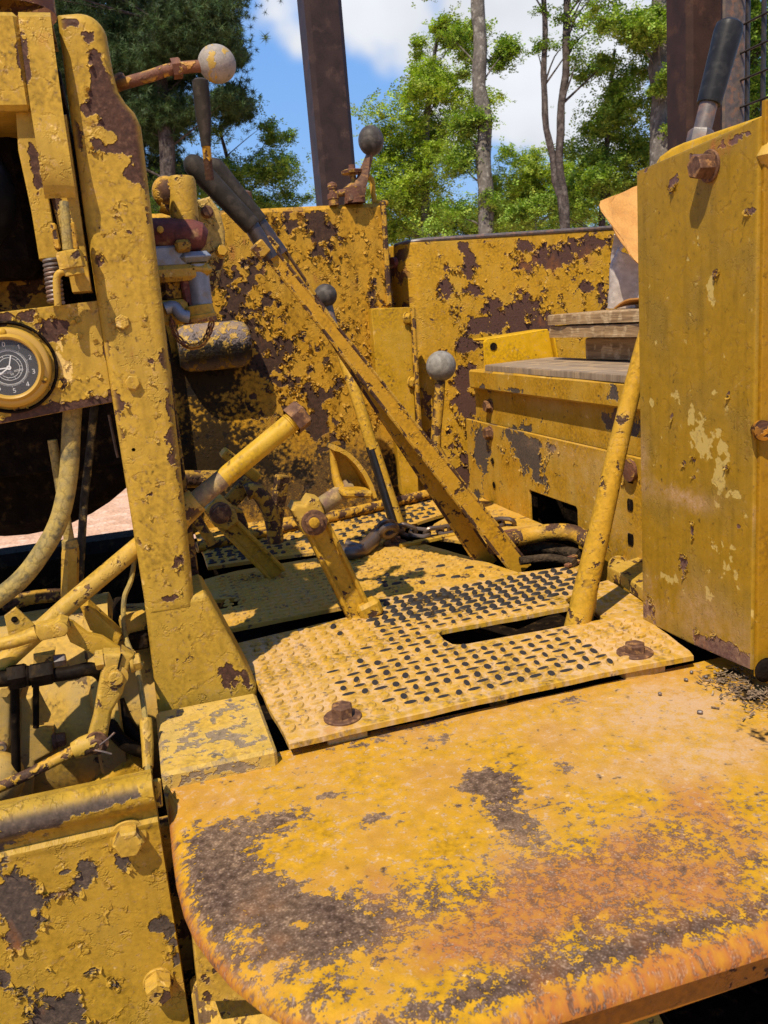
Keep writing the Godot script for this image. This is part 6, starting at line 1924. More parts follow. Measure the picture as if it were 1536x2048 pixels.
	for i in loop.size() - 1:
		mb = Mb.new()
		var c: Vector3 = (loop[i] + loop[i + 1]) * 0.5
		var d: Vector3 = (loop[i + 1] - loop[i]).normalized()
		var side := d.cross(Z).normalized() if i % 2 else Z
		var ring := []
		for k in 10:
			var a := TAU * k / 10.0
			ring.append(c + d * cos(a) * 0.0068 + side * sin(a) * 0.0035)
		tube(mb, ring, 0.0014, 5, false, true)
		put(hold, "chain_link", mb, M.rusty)
	mb = Mb.new()
	rbox(mb, Vector3(0.05, 0.3, -1.24), Vector3(0.012, 0.5, 0.06), Basis(), 0.002)
	put(hold, "mount_strap", mb, M.greasy)


func seat_side() -> void:
	# seat box: lid, upper strip, lower panel with its opening and slots (facing the dash)
	var hold := holder("seat_box", "yellow seat box with lid, bolted strips and a square opening at floor height")
	var mb := Mb.new()
	prism(mb, [Vector2(2.07, 0.2), Vector2(1.0, 0.2), Vector2(1.0, -0.06), Vector2(1.498, -0.06), Vector2(1.498, 0.066), Vector2(1.503, 0.071), Vector2(1.712, 0.07), Vector2(1.716, 0.066), Vector2(1.716, -0.06), Vector2(2.07, -0.06)], Vector3(0.82, 0, 0), -Z, Y, -X, 0.006, 0.0015, 1)
	put(hold, "lower_panel", mb, M.seat_paint)
	mb = Mb.new()
	rbox(mb, Vector3(0.842, 0.238, -1.53), Vector3(0.01, 0.085, 1.02), Basis(), 0.002)
	put(hold, "upper_strip", mb, M.seat_paint)
	flakes(hold, "seat_paint", 0.82, 260, 0.009, 46, Vector2(-2.05, 0.08), Vector2(-1.25, 0.19))
	mb = Mb.new()
	rbox(mb, Vector3(1.0, 0.305, -1.51), Vector3(0.37, 0.046, 1.02), Basis(), 0.004)
	put(hold, "lid", mb, M.seat_paint)
	mb = Mb.new()
	rbox(mb, Vector3(0.92, -0.08, -1.6), Vector3(0.02, 0.5, 1.0), Basis(), 0.003)
	rbox(mb, Vector3(0.88, 0.13, -1.73), Vector3(0.06, 0.3, 0.012), Basis(), 0.002)
	rbox(mb, Vector3(0.88, 0.13, -1.2), Vector3(0.06, 0.3, 0.012), Basis(), 0.002)
	put(hold, "inner_wall", mb, M.caked)
	for q in [Vector3(0.815, 0.1114, -1.3046), Vector3(0.815, 0.0476, -1.3052), Vector3(0.815, 0.1624, -1.3028)]:
		mb = Mb.new()
		prism(mb, [Vector2(-0.007, -0.011), Vector2(0.007, -0.011), Vector2(0.009, -0.006), Vector2(0.009, 0.006), Vector2(0.007, 0.011), Vector2(-0.007, 0.011), Vector2(-0.009, 0.006), Vector2(-0.009, -0.006)], Vector3(0.8185, q.y, q.z), -Z, Y, -X, 0.003, 0.0005, 1)
		put(hold, "slot", mb, M.caked)
	bolt(hold, Vector3(0.837, 0.2401, -1.9437), -X, 0.026, 0.014, M.bolt_rust, 0.018, "bolt", 0.2, "rusty bolt on the upper strip")
	bolt(hold, Vector3(0.82, 0.1784, -1.9132), -X, 0.026, 0.014, M.bolt_rust, 0.018, "bolt", 0.4, "rusty bolt at the top of the lower panel")
	for q in [Vector3(0.818, 0.1105, -1.9057), Vector3(0.818, 0.0509, -1.9046)]:
		mb = Mb.new()
		lathe(mb, q, -X, [Vector2(0, 0.008), Vector2(0.0008, 0.008), Vector2(0.0008, 0.0)], 14)
		put(hold, "hole", mb, M.caked)
	bolt(hold, Vector3(0.81, -0.0058, -1.3339), Z - X * 0.4, 0.024, 0.016, M.ochre, 0.018, "bolt", 0.2)
	mb = Mb.new()
	lathe(mb, Vector3(0.815, 0.1773, -1.2929), -X, [Vector2(0, 0.02), Vector2(0.006, 0.02), Vector2(0.007, 0.01), Vector2(0.007, 0.0)], 18)
	put(hold, "washer", mb, M.rusty)
	# bright channel at the far end of the lid
	hold = holder("channel_bracket", "smooth bright yellow channel bracket with a round hole, on the seat lid")
	mb = Mb.new()
	prism(mb, [Vector2(0.84, 0.332), Vector2(1.03, 0.332), Vector2(1.016, 0.408), Vector2(1.008, 0.412), Vector2(0.846, 0.4), Vector2(0.84, 0.394)], Vector3(0, 0, -1.97), X, Y, Z, 0.006, 0.003, 2)
	put(hold, "face", mb, M.bright_paint)
	mb = Mb.new()
	rbox(mb, Vector3(0.93, 0.404, -2.01), Vector3(0.17, 0.005, 0.08), Basis(Z, 0.06), 0.002)
	rbox(mb, Vector3(1.03, 0.37, -2.0), Vector3(0.006, 0.07, 0.08), Basis(Z, 0.15), 0.002)
	put(hold, "flange", mb, M.bright_paint)
	mb = Mb.new()
	lathe(mb, Vector3(0.8644, 0.3815, -1.969), Z, [Vector2(0, 0.0095), Vector2(0.0008, 0.0095), Vector2(0.0008, 0.0)], 18)
	put(hold, "hole", mb, M.caked)
	# tall box
	hold = holder("lever_box", "tall narrow yellow box beside the brake lever, dust and blistered paint")
	mb = Mb.new()
	prism(mb, [Vector2(0.827, 0.648), Vector2(0.87, 0.645), Vector2(1.062, 0.634), Vector2(1.064, -0.003), Vector2(0.95, 0.0), Vector2(0.829, 0.008)], Vector3(0.685, 0, 0), -Z, Y, -X, 0.06, 0.004, 2)
	put(hold, "box_shell", mb, M.box_paint)
	flakes(hold, "box_paint", 0.685, 420, 0.0075, 47, Vector2(-1.05, 0.02), Vector2(-0.84, 0.62))
	mb = Mb.new()
	mb.crease = 0.7
	var edge := [Vector2(0.69, 0.664), Vector2(1.2, 0.72), Vector2(1.2, -0.02), Vector2(0.706, -0.012), Vector2(0.69, 0.0)]
	prism(mb, edge, Vector3(0, 0, -0.822), X, Y, Z, 0.006, 0.002, 1)
	put(hold, "side_sheet", mb, M.side_paint)
	bolt(hold, Vector3(0.685, 0.6127, -0.9078), -X, 0.026, 0.02, M.bolt_rust, 0.0185, "bolt", 0.25, "big rusty hex bolt near the top edge of the tall box")
	mb = Mb.new()
	prism(mb, [Vector2(-1.0816, 0.6347), Vector2(-1.0604, 0.6518), Vector2(-1.0357, 0.657), Vector2(-1.0122, 0.6584), Vector2(-0.8542, 0.6575), Vector2(-0.8357, 0.6593), Vector2(-0.8336, 0.5835)].map(func(q): return Vector2(-q.x, q.y)), Vector3(0.72, 0, 0), -Z, Y, -X, 0.2, 0.004, 2)
	put(hold, "rear_flange", mb, M.bright_paint)
	mb = Mb.new()
	lathe(mb, Vector3(0.6915, 0.3087, -0.822), Z - X * 0.5, [Vector2(-0.01, 0.011), Vector2(0.008, 0.012), Vector2(0.012, 0.011), Vector2(0.014, 0.006), Vector2(0.0145, 0.0)], 20)
	put(hold, "button_bolt", mb, M.rusty_yellow)
	mb = Mb.new()
	tube(mb, [Vector3(0.7011, 0.6218, -0.828), Vector3(0.6954, 0.6084, -0.824), Vector3(0.7017, 0.5962, -0.828)], [0.008, 0.012, 0.008], 14)
	put(hold, "side_boss", mb, M.ochre)
	mb = Mb.new()
	ball(mb, Vector3(0.6987, 0.0105, -0.817), 0.016, Z, 0.4, 16)
	put(hold, "drain_hole", mb, M.caked)


# ---------------------------------------------------------------- things lying about, and the wood behind
func loose_things() -> void:
	var o := thing("plank", "grey weathered board lying on the seat lid", "plank", Vector3(0.92, 0.328, -1.58))
	var mb := Mb.new()
	prism(mb, rough_edges([Vector2(-0.105, -0.4), Vector2(0.1, -0.4), Vector2(0.1, 0.385), Vector2(0.02, 0.38), Vector2(-0.1, 0.345)], 0.08, 0.0015), Vector3(0, 0.014, 0), X, -Z, Y, 0.0135, 0.003, 2)
	put(o, "board", mb, M.grey_wood)
	for q in [["upper of the two brown planks stacked behind the seat lid", 0.423, 0.024, 0.0, 0.0], ["lower of the two brown planks stacked behind the seat lid", 0.394, 0.027, 0.003, 0.02], ["short thick plank under the two stacked brown planks", 0.344, 0.047, 0.04, -0.01]]:
		o = thing("plank", q[0], "plank", Vector3(1.08, q[1], -1.5), "brown planks stacked on the seat")
		mb = Mb.new()
		var far: float = 0.345 if q[3] < 0.03 else 0.245
		rng.seed = int(q[1] * 1000)
		var out := rough_edges([Vector2(-0.13 + q[3], -0.45), Vector2(0.13, -0.45), Vector2(0.13, far + q[4]), Vector2(-0.13 + q[3], far)], 0.03, 0.0016)
		prism(mb, out, Vector3(0, q[2], 0), X, -Z, Y, q[2] - 0.001, 0.004, 2)
		put(o, "board", mb, M.brown_wood)
	# hide thrown over the seat
	o = thing("leather_hide", "tan leather cover folded over the seat, grey suede side showing", "leather cover", Vector3(1.1, 0.45, -1.7))
	var base := Vector3(1.1, 0.45, -1.7)
	mb = Mb.new()
	var rows := []
	var up := smooth_path([Vector3(1.03, 0.679, -1.7356), Vector3(1.06, 0.6877, -1.7401), Vector3(1.1, 0.6983, -1.7521), Vector3(1.14, 0.7108, -1.7611), Vector3(1.2, 0.7187, -1.7456)], 4)
	var lo := smooth_path([Vector3(1.03, 0.6732, -1.7317), Vector3(1.03, 0.627, -1.6933), Vector3(1.04, 0.5905, -1.6639), Vector3(1.05, 0.547, -1.6394), Vector3(1.08, 0.4899, -1.5743)], 4)
	for j in 9:
		var t := j / 8.0
		var line := []
		for i in up.size():
			line.append(up[i].lerp(lo[i], t) - base + X * sin(t * PI) * minf(1.0, i / 5.0) * (0.018 * sin(i * 0.7 - t * 3.0) + 0.005 * sin(i * 1.5 + t * 4.0) - 0.02))
		rows.append(line)
	mb.crease = 0.3
	sheet(mb, rows, 0.003)
	put(o, "leather_face", mb, M.leather_hide)
	mb = Mb.new()
	mb.crease = 0.3
	rows = []
	var le := [Vector3(1.1, 0.6126, -1.7799), Vector3(1.1, 0.5852, -1.8106), Vector3(1.1, 0.5579, -1.8292), Vector3(1.1, 0.5141, -1.8138), Vector3(1.1, 0.4798, -1.8066), Vector3(1.1, 0.4523, -1.7991)]
	var ri := [Vector3(1.1, 0.5366, -1.6755), Vector3(1.1, 0.5247, -1.657), Vector3(1.1, 0.5028, -1.6391), Vector3(1.1, 0.4821, -1.6395), Vector3(1.1, 0.4612, -1.64), Vector3(1.1, 0.4424, -1.6404)]
	le = smooth_path(le, 3)
	ri = smooth_path(ri, 3)
	for j in le.size():
		var line := []
		for i in 13:
			var t := i / 12.0
			line.append(le[j].lerp(ri[j], t) - base + X * (0.022 * sin(t * 9.0 + j * 0.22) - 0.01))
		rows.append(line)
	sheet(mb, rows, 0.003)
	put(o, "suede_side", mb, M.suede_hide)
	mb = Mb.new()
	mb.crease = 0.3
	rows = []
	for j in 5:
		var line := []
		for i in 9:
			line.append(Vector3(1.02, 0.4506, -1.6724).lerp(Vector3(1.02, 0.4611, -1.5039), i / 8.0) - base + Vector3(j * 0.03, 0.006 * sin(i * 0.8 + j) + 0.003 * i, 0))
		rows.append(line)
	sheet(mb, rows, 0.003)
	put(o, "hem", mb, M.leather_hide)
	# chain and hook on the floor
	o = thing("chain", "rusty steel chain with a grab hook lying across the floor plates", "chain", Vector3(0.55, 0.0, -1.75))
	base = Vector3(0.55, 0.0, -1.75)
	mb = Mb.new()
	var hk := smooth_path([Vector3(0.3635, 0.022, -1.6953), Vector3(0.363, 0.014, -1.6655), Vector3(0.3736, 0.013, -1.6362), Vector3(0.403, 0.014, -1.6391), Vector3(0.4368, 0.02, -1.6735), Vector3(0.4566, 0.03, -1.6932), Vector3(0.4736, 0.035, -1.6785)], 5)
	var rad := []
	for i in hk.size():
		var t := i / float(hk.size() - 1)
		hk[i] -= base
		rad.append(lerpf(0.006, 0.0155, minf(1.0, t * 3.0)) if t < 0.7 else lerpf(0.0155, 0.012, (t - 0.7) / 0.3))
	tube(mb, hk, rad, 14)
	var nub := smooth_path([Vector3(0.3733, 0.03, -1.6495), Vector3(0.388, 0.024, -1.6427), Vector3(0.4054, 0.02, -1.6302)], 4)
	for i in nub.size():
		nub[i] -= base
	tube(mb, nub, 0.009, 12)
	var eye := []
	var ec: Vector3 = Vector3(0.4753, 0.036, -1.6727) - base
	for k in 14:
		var a := TAU * k / 14.0
		eye.append(ec + Vector3(cos(a) * 0.016, sin(a) * 0.012, sin(a) * 0.008))
	tube(mb, eye, 0.008, 8, false, true)
	put(o, "hook", mb, M.chain_steel)
	var path := smooth_path([Vector3(0.4635, 0.045, -1.6898), Vector3(0.4993, 0.036, -1.7072), Vector3(0.5246, 0.02, -1.7123), Vector3(0.552, 0.014, -1.7002), Vector3(0.5803, 0.012, -1.6898), Vector3(0.6219, 0.012, -1.7022), Vector3(0.6527, 0.012, -1.6912), Vector3(0.6914, 0.012, -1.6851), Vector3(0.7377, 0.012, -1.6957), Vector3(0.761, 0.012, -1.668)], 10)
	var run := 0.0
	var last: Vector3 = path[0]
	var nodes := [path[0]]
	for p in path:
		run += last.distance_to(p)
		last = p
		if run > 0.028:
			nodes.append(p)
			run = 0.0
	for i in nodes.size() - 1:
		mb = Mb.new()
		var c: Vector3 = (nodes[i] + nodes[i + 1]) * 0.5 - base
		var d: Vector3 = (nodes[i + 1] - nodes[i]).normalized()
		var n: Vector3 = (Y + Z * 0.5) if i % 2 else (Z - Y * 0.5)
		var w := d.cross(n).normalized()
		var ring := []
		for k in 16:
			var a := TAU * k / 16.0
			ring.append(c + d * (cos(a) * 0.0125 + signf(cos(a)) * 0.0075) + w * sin(a) * 0.0125)
		tube(mb, ring, 0.0052, 8, false, true)
		put(o, "chain_link", mb, M.chain_steel)
	# dry leaves and grit in the corners
	rng.seed = 77
	var bits := [[Vector3(0.6816, -0.018, -0.8811), Vector3(0.6643, -0.018, -0.7773), 230, 0.03, "dry plant litter heaped along the foot of the tall box"], [Vector3(0.6989, 0.003, -2.1698), Vector3(0.7219, 0.003, -1.964), 90, 0.03, "dry litter caught behind the steering levers"]]
	for q in bits:
		mb = Mb.new()
		for k in q[2]:
			var p: Vector3 = q[0].lerp(q[1], rng.randf()) + Vector3(rng.randfn(0, q[3] * 0.6), absf(rng.randfn()) * 0.004, rng.randfn(0, q[3] * 0.6))
			var d := Vector3(rng.randfn(), rng.randfn() * 0.25, rng.randfn()).normalized()
			bar(mb, p - d * rng.randf_range(0.001, 0.006), p + d * rng.randf_range(0.001, 0.006), rng.randf_range(0.0006, 0.003), 0.0008, Y, 0.0001)
		var g := put(self, "dry_litter", mb, M.dry_litter)
		tag(g, q[4], "litter")
		g.set_meta("kind", "stuff")
	mb = Mb.new()
	for q in [Vector3(0.6543, -0.019, -0.9031), Vector3(0.6619, -0.019, -0.8832), Vector3(0.6343, -0.019, -0.8869), Vector3(0.5818, -0.019, -0.8668), Vector3(0.5941, -0.019, -0.804), Vector3(0.6884, -0.019, -0.9761)]:
		rbox(mb, q + Y * 0.002, Vector3(rng.randf_range(0.004, 0.007), 0.004, rng.randf_range(0.003, 0.006)), Basis(Y, rng.randf() * 3.0), 0.0014)
	var pb := put(self, "grit", mb, M.steel)
	tag(pb, "few dark stone chips on the dusty part of the step", "grit")
	pb.set_meta("kind", "stuff")


func undercarriage() -> void:
	# track shoes in the dark below the step
	var hold := holder("crawler_track", "black steel crawler track in the dark under the step")
	var mb := Mb.new()
	rbox(mb, Vector3.ZERO, Vector3(0.18, 0.02, 0.5), Basis(), 0.004)
	rbox(mb, Vector3(0.07, 0.035, 0), Vector3(0.02, 0.05, 0.5), Basis(), 0.006)
	var m := mb.mesh()
	for k in 14:
		copy(hold, "track_shoe", m, M.caked, Transform3D(Basis(), Vector3(-0.9 + k * 0.19, -0.43, -0.72)))
	mb = Mb.new()
	rbox(mb, Vector3(0.4, -0.72, -0.74), Vector3(2.8, 0.4, 0.3), Basis(), 0.02)
	put(hold, "track_frame", mb, M.caked)


# ---- trees
func leaf_mesh(kind: String) -> ArrayMesh:
	var st := SurfaceTool.new()
	st.begin(Mesh.PRIMITIVE_TRIANGLES)
	var r := RandomNumberGenerator.new()
	r.seed = 5 if kind == "leaf" else 9
	if kind == "leaf":               # a twig end with seven folded leaves
		for k in 7:
			var a := TAU * k / 7.0 + r.randf() * 0.6
			var d := Vector3(cos(a), r.randf_range(-0.5, 0.5), sin(a)).normalized()
			var o := d * r.randf_range(0.1, 0.35) + Vector3(0, r.randf_range(-0.3, 0.3), 0)
			var s := d.cross(Vector3(r.randfn() * 0.5, 1, r.randfn() * 0.5)).normalized() * r.randf_range(0.2, 0.3)
			var n := s.cross(d).normalized() * 0.06
			var tip := o + d * r.randf_range(0.5, 0.75)
			var mid := o.lerp(tip, 0.45)
			for t in [[o, mid + s + n, tip], [o, tip, mid - s + n], [mid + s + n, tip, o.lerp(tip, 0.75) + s * 0.9]]:
				for p in t:
					st.add_vertex(p)
	else:                            # a tuft of needles
		for k in 26:
			var d := Vector3(r.randfn(), r.randfn() + 0.5, r.randfn()).normalized()
			var s := d.cross(Vector3(r.randfn(), r.randfn(), r.randfn())).normalized() * 0.045
			for p in [-s, s, d * r.randf_range(0.6, 1.0)]:
				st.add_vertex(p)
	st.generate_normals()
	return st.commit()


func tree(called: String, label: String, group: String, foot: Vector3, trunk: Array, r0: float, r1: float, bark: Material, crowns: Array, kind: String, leaf: Material, count: int, size: float, sd: int, fill := 0.55) -> void:
	var o := thing(called, label, "tree", foot, group)
	rng.seed = sd
	var mb := Mb.new()
	mb.crease = 0.3
	var pts := [Vector3.ZERO]
	for p in trunk:
		pts.append(p - foot)
	pts = smooth_path(pts, 5)
	var rad := []
	for i in pts.size():
		rad.append(lerpf(r0, r1, i / float(pts.size() - 1)) * (1.0 + 0.06 * sin(i * 2.3)))
		pts[i] += Vector3(sin(i * 1.3), 0, cos(i * 1.7)) * r0 * 0.18
	tube(mb, pts, rad, 12)
	put(o, "trunk", mb, bark)
	# limbs reach into the crown, clusters of leaves hang round limb ends
	var limbs := Mb.new()
	var rl := minf(r1 * 0.6, 0.024)
	limbs.crease = 0.3
	var ends := []
	var total := 0.0
	for c in crowns:
		total += c[1].x * c[1].y * c[1].z
	for c in crowns:
		var e: Vector3 = c[1]
		var mid: Vector3 = c[0] - foot
		var share := e.x * e.y * e.z / total
		var n := maxi(4, int(46 * share))
		for k in n:
			var d := Vector3(rng.randfn(), rng.randfn(), rng.randfn()).normalized() * pow(rng.randf(), 0.4)
			var tip := mid + d * e * 0.95
			var near: Vector3 = pts[0]
			var best := 1e9
			for p in pts:
				var w: float = p.distance_to(tip) + maxf(0.0, p.y - tip.y + 0.5) * 1.5
				if w < best:
					best = w
					near = p
			if k % 2 == 0:
				var j := near.lerp(tip, 0.5) + Vector3(rng.randfn(), rng.randfn() + 0.4, rng.randfn()) * best * 0.07
				tube(limbs, smooth_path([near, j, tip], 3), [rl, rl * 0.75, rl * 0.62, rl * 0.5, rl * 0.38, rl * 0.28, rl * 0.18], 5)
			for q in 5:
				ends.append([tip + Vector3(rng.randfn(), rng.randfn() * 0.6, rng.randfn()) * e * 0.22, (e.x + e.y + e.z) / 3.0 * rng.randf_range(0.1, 0.28) * fill / 0.55])
	if limbs.v.size():
		put(o, "limbs", limbs, bark)
	var mm := MultiMesh.new()
	mm.transform_format = MultiMesh.TRANSFORM_3D
	mm.use_colors = true
	mm.mesh = leaf_mesh(kind)
	mm.instance_count = count
	for i in count:
		var c: Array = ends[int(ends.size() * pow(rng.randf(), 1.35))]
		var d := Vector3(rng.randfn(), rng.randfn() * 0.65, rng.randfn())
		var b := Basis.from_euler(Vector3(rng.randf_range(-0.7, 0.7), rng.randf() * TAU, rng.randf_range(-0.7, 0.7))).scaled(Vector3.ONE * size * rng.randf_range(0.65, 1.25))
		mm.set_instance_transform(i, Transform3D(b, c[0] + d * c[1]))
		var v := rng.randf_range(0.55, 1.45)
		mm.set_instance_color(i, Color(v * rng.randf_range(0.9, 1.15), v, v * rng.randf_range(0.75, 1.05)))
	var mi := MultiMeshInstance3D.new()
	mi.multimesh = mm
	mi.material_override = leaf
	mi.name = "crown"
	mi.set_meta("kind", "stuff")
	o.add_child(mi, true)


func leaf_material(called: String, c: Color, back: Color) -> StandardMaterial3D:
	var m := plain(called, c, 0.55, 0.0, 0.35)
	m.vertex_color_use_as_albedo = true
	m.backlight_enabled = true
	m.backlight = back.linear_to_srgb()
	m.cull_mode = BaseMaterial3D.CULL_DISABLED
	return m


func woods() -> void:
	leaf_material("pine_needles", Color(0.045, 0.08, 0.025), Color(0.07, 0.13, 0.03))
	leaf_material("fresh_leaves", Color(0.38, 0.48, 0.085), Color(0.68, 0.82, 0.12))
	leaf_material("deep_leaves", Color(0.28, 0.39, 0.07), Color(0.5, 0.68, 0.09))
	leaf_material("dark_leaves", Color(0.22, 0.33, 0.06), Color(0.42, 0.62, 0.08))
	var g := -1.05
	# tall pine behind the dash
	tree("pine_tree", "tall dark pine right behind the dash post, with layered needle boughs", "", gr(Vector3(0.6859, 0.7201, -13.7051), g), [Vector3(0.9772, 2.7928, -14.1093), Vector3(1.096, 4.2809, -14.4247), Vector3(1.194, 5.4712, -14.6762), Vector3(1.4703, 7.695, -15.1199)], 0.14, 0.05, M.pine_bark,
		[[Vector3(1.2608, 5.016, -14.5508), Vector3(1.4, 0.55, 1.2)], [Vector3(0.5834, 4.3999, -14.596), Vector3(0.9, 0.5, 1.0)], [Vector3(1.8509, 4.5157, -14.2685), Vector3(0.75, 0.5, 0.9)], [Vector3(1.8015, 5.1943, -14.4413), Vector3(1.0, 0.7, 1.0)], [Vector3(0.944, 6.3917, -14.9618), Vector3(1.5, 1.2, 1.2)], [Vector3(1.2975, 3.7392, -14.2414), Vector3(0.7, 0.45, 0.9)], [Vector3(1.9783, 3.868, -14.0811), Vector3(0.55, 0.35, 0.6)], [Vector3(-0.0154, 5.3504, -14.9861), Vector3(1.2, 0.9, 1.0)], [Vector3(1.5282, 4.3187, -14.3126), Vector3(0.8, 0.6, 0.8)], [Vector3(0.7675, 3.6349, -14.3652), Vector3(0.9, 0.6, 0.8)], [Vector3(1.9876, 4.9535, -14.3329), Vector3(0.6, 0.7, 0.8)]], "needle", M.pine_needles, 17000, 0.11, 21)
	tree("pine_tree", "second dark trunked pine farther behind the dash post", "", gr(Vector3(-0.0503, 0.8547, -17.1361), g), [Vector3(0.3601, 3.9545, -17.7475), Vector3(0.7002, 6.6915, -18.2936), Vector3(1.0403, 9.4284, -18.8398)], 0.15, 0.07, M.pine_bark,
		[[Vector3(0.2158, 4.3357, -17.8772), Vector3(1.3, 0.9, 1.0)], [Vector3(0.2994, 6.1727, -18.2842), Vector3(1.4, 1.1, 1.0)], [Vector3(0.929, 3.629, -17.5121), Vector3(1.2, 0.7, 1.0)], [Vector3(-0.6894, 4.9667, -18.2782), Vector3(1.6, 1.6, 1.0)]], "needle", M.pine_needles, 13000, 0.14, 22)
	tree("broadleaf_tree", "small dark broadleaf tree with airy twigs against blue sky, beside the pine", "", gr(Vector3(1.7874, 0.6492, -14.4449), g), [Vector3(2.0244, 2.4039, -14.7897), Vector3(2.0261, 3.1298, -14.9593), Vector3(2.0005, 3.7775, -15.1182)], 0.06, 0.02, M.pine_bark,
		[[Vector3(2.2217, 3.113, -14.9007), Vector3(0.7, 0.6, 0.6)], [Vector3(2.6454, 2.7539, -14.698), Vector3(0.55, 0.5, 0.5)], [Vector3(2.7994, 3.5475, -14.8409), Vector3(0.3, 0.3, 0.4)], [Vector3(2.2353, 3.7573, -15.0478), Vector3(0.6, 0.4, 0.5)], [Vector3(2.8457, 2.4946, -14.5812), Vector3(0.4, 0.25, 0.4)], [Vector3(1.5496, 2.8481, -15.0266), Vector3(0.7, 0.6, 0.5)], [Vector3(2.4544, 2.5283, -14.6986), Vector3(0.8, 0.4, 0.5)], [Vector3(0.9443, 2.4967, -15.1136), Vector3(0.9, 0.6, 0.5)]], "leaf", M.dark_leaves, 7020, 0.051, 23)
	# bright young trees in the middle
	tree("broadleaf_tree", "bright green leafy tree behind the far tank's ball lever", "", gr(Vector3(5.782, 0.3773, -16.4573), g), [Vector3(6.1167, 2.6998, -16.9078), Vector3(6.4716, 4.6287, -17.2605), Vector3(6.8759, 5.9655, -17.4606)], 0.12, 0.03, M.grey_bark,
		[[Vector3(6.0242, 3.3935, -17.0962), Vector3(0.9, 0.8, 0.8)], [Vector3(6.4627, 4.4335, -17.2172), Vector3(1.0, 0.8, 0.8)], [Vector3(6.7923, 5.3849, -17.3479), Vector3(0.6, 0.6, 0.7)], [Vector3(7.3036, 5.9288, -17.3323), Vector3(0.55, 0.5, 0.6)], [Vector3(5.7417, 4.1036, -17.3416), Vector3(0.55, 0.55, 0.6)], [Vector3(5.6136, 2.5471, -17.0127), Vector3(0.9, 0.7, 0.8)], [Vector3(6.9937, 4.7798, -17.1498), Vector3(0.7, 0.7, 0.7)], [Vector3(5.2892, 2.9668, -17.2018), Vector3(0.5, 0.9, 0.6)]], "leaf", M.fresh_leaves, 12825, 0.072, 24)
	tree("broadleaf_tree", "tall slim grey trunk with leafy sides, between the ball lever and the thin twin stems", "", gr(Vector3(5.3518, 0.3192, -12.306), g), [Vector3(5.5001, 1.6549, -12.5775), Vector3(5.663, 2.9895, -12.8446), Vector3(5.7823, 4.3277, -13.1248), Vector3(5.981, 5.809, -13.4163), Vector3(6.1507, 7.2928, -13.7164)], 0.13, 0.09, M.grey_bark,
		[[Vector3(5.4893, 2.9205, -13.1964), Vector3(0.5, 0.7, 0.5)], [Vector3(5.811, 2.2796, -12.9562), Vector3(0.45, 0.5, 0.5)], [Vector3(6.228, 4.3899, -13.334), Vector3(0.3, 0.35, 0.4)], [Vector3(5.7075, 4.4346, -13.4901), Vector3(0.35, 0.4, 0.4)], [Vector3(6.0547, 6.321, -13.835), Vector3(1.4, 0.8, 0.8)], [Vector3(5.2015, 1.9777, -13.2689), Vector3(0.6, 0.4, 0.5)]], "leaf", M.deep_leaves, 7020, 0.062, 25)
	# twin thin stems against the cloud
	tree("broadleaf_tree", "thin dark stem with few leaves, leaning left of its twin before the white cloud", "thin twin stems", gr(Vector3(5.5001, 0.2589, -10.1214), g), [Vector3(5.6133, 1.3902, -10.3548), Vector3(5.5986, 2.1522, -10.5375), Vector3(5.6019, 3.0394, -10.7444), Vector3(5.7406, 3.9149, -10.9108), Vector3(5.8234, 4.9221, -11.1236)], 0.055, 0.03, M.pine_bark,
		[[Vector3(5.652, 3.7324, -10.8928), Vector3(0.2, 0.2, 0.2)], [Vector3(5.8382, 4.1601, -10.9409), Vector3(0.3, 0.15, 0.2)], [Vector3(5.907, 3.7739, -10.8312), Vector3(0.25, 0.15, 0.2)], [Vector3(5.8415, 5.0473, -11.1479), Vector3(0.8, 0.5, 0.5)]], "leaf", M.dark_leaves, 701, 0.051, 26)
	tree("broadleaf_tree", "thin dark stem standing straight, twin of the leaning one before the white cloud", "thin twin stems", gr(Vector3(5.5229, 0.2442, -10.1116), g), [Vector3(5.6379, 1.3881, -10.3474), Vector3(5.6962, 2.3973, -10.5676), Vector3(5.9053, 3.3303, -10.7277), Vector3(6.0653, 4.2674, -10.9025), Vector3(6.1851, 5.2714, -11.1042)], 0.06, 0.04, M.pine_bark,
		[[Vector3(6.3104, 3.549, -10.6656), Vector3(0.35, 0.25, 0.3)], [Vector3(6.3211, 4.0552, -10.7813), Vector3(0.4, 0.3, 0.3)], [Vector3(6.3335, 5.005, -11.0003), Vector3(0.8, 0.5, 0.5)]], "leaf", M.dark_leaves, 1755, 0.051, 27)
	# leafy mass on the far side of the fender
	tree("broadleaf_tree", "leafy green tree over the fender, with light showing through", "", gr(Vector3(6.4295, 0.2028, -10.9128), g), [Vector3(6.6993, 1.8393, -11.2208), Vector3(6.9475, 2.8553, -11.3894), Vector3(7.1489, 3.8753, -11.572)], 0.06, 0.02, M.pine_bark,
		[[Vector3(6.7346, 2.3204, -11.3236), Vector3(0.6, 0.6, 0.6)], [Vector3(6.3303, 1.871, -11.3314), Vector3(0.55, 0.4, 0.5)], [Vector3(7.1014, 2.9804, -11.3756), Vector3(0.5, 0.5, 0.5)], [Vector3(7.3537, 3.7886, -11.4944), Vector3(0.5, 0.5, 0.5)], [Vector3(7.0026, 3.473, -11.5187), Vector3(0.35, 0.35, 0.4)], [Vector3(7.2713, 2.2742, -11.1627), Vector3(0.5, 0.5, 0.5)], [Vector3(5.7068, 1.7863, -11.486), Vector3(0.35, 0.35, 0.4)]], "leaf", M.deep_leaves, 8775, 0.054, 28)
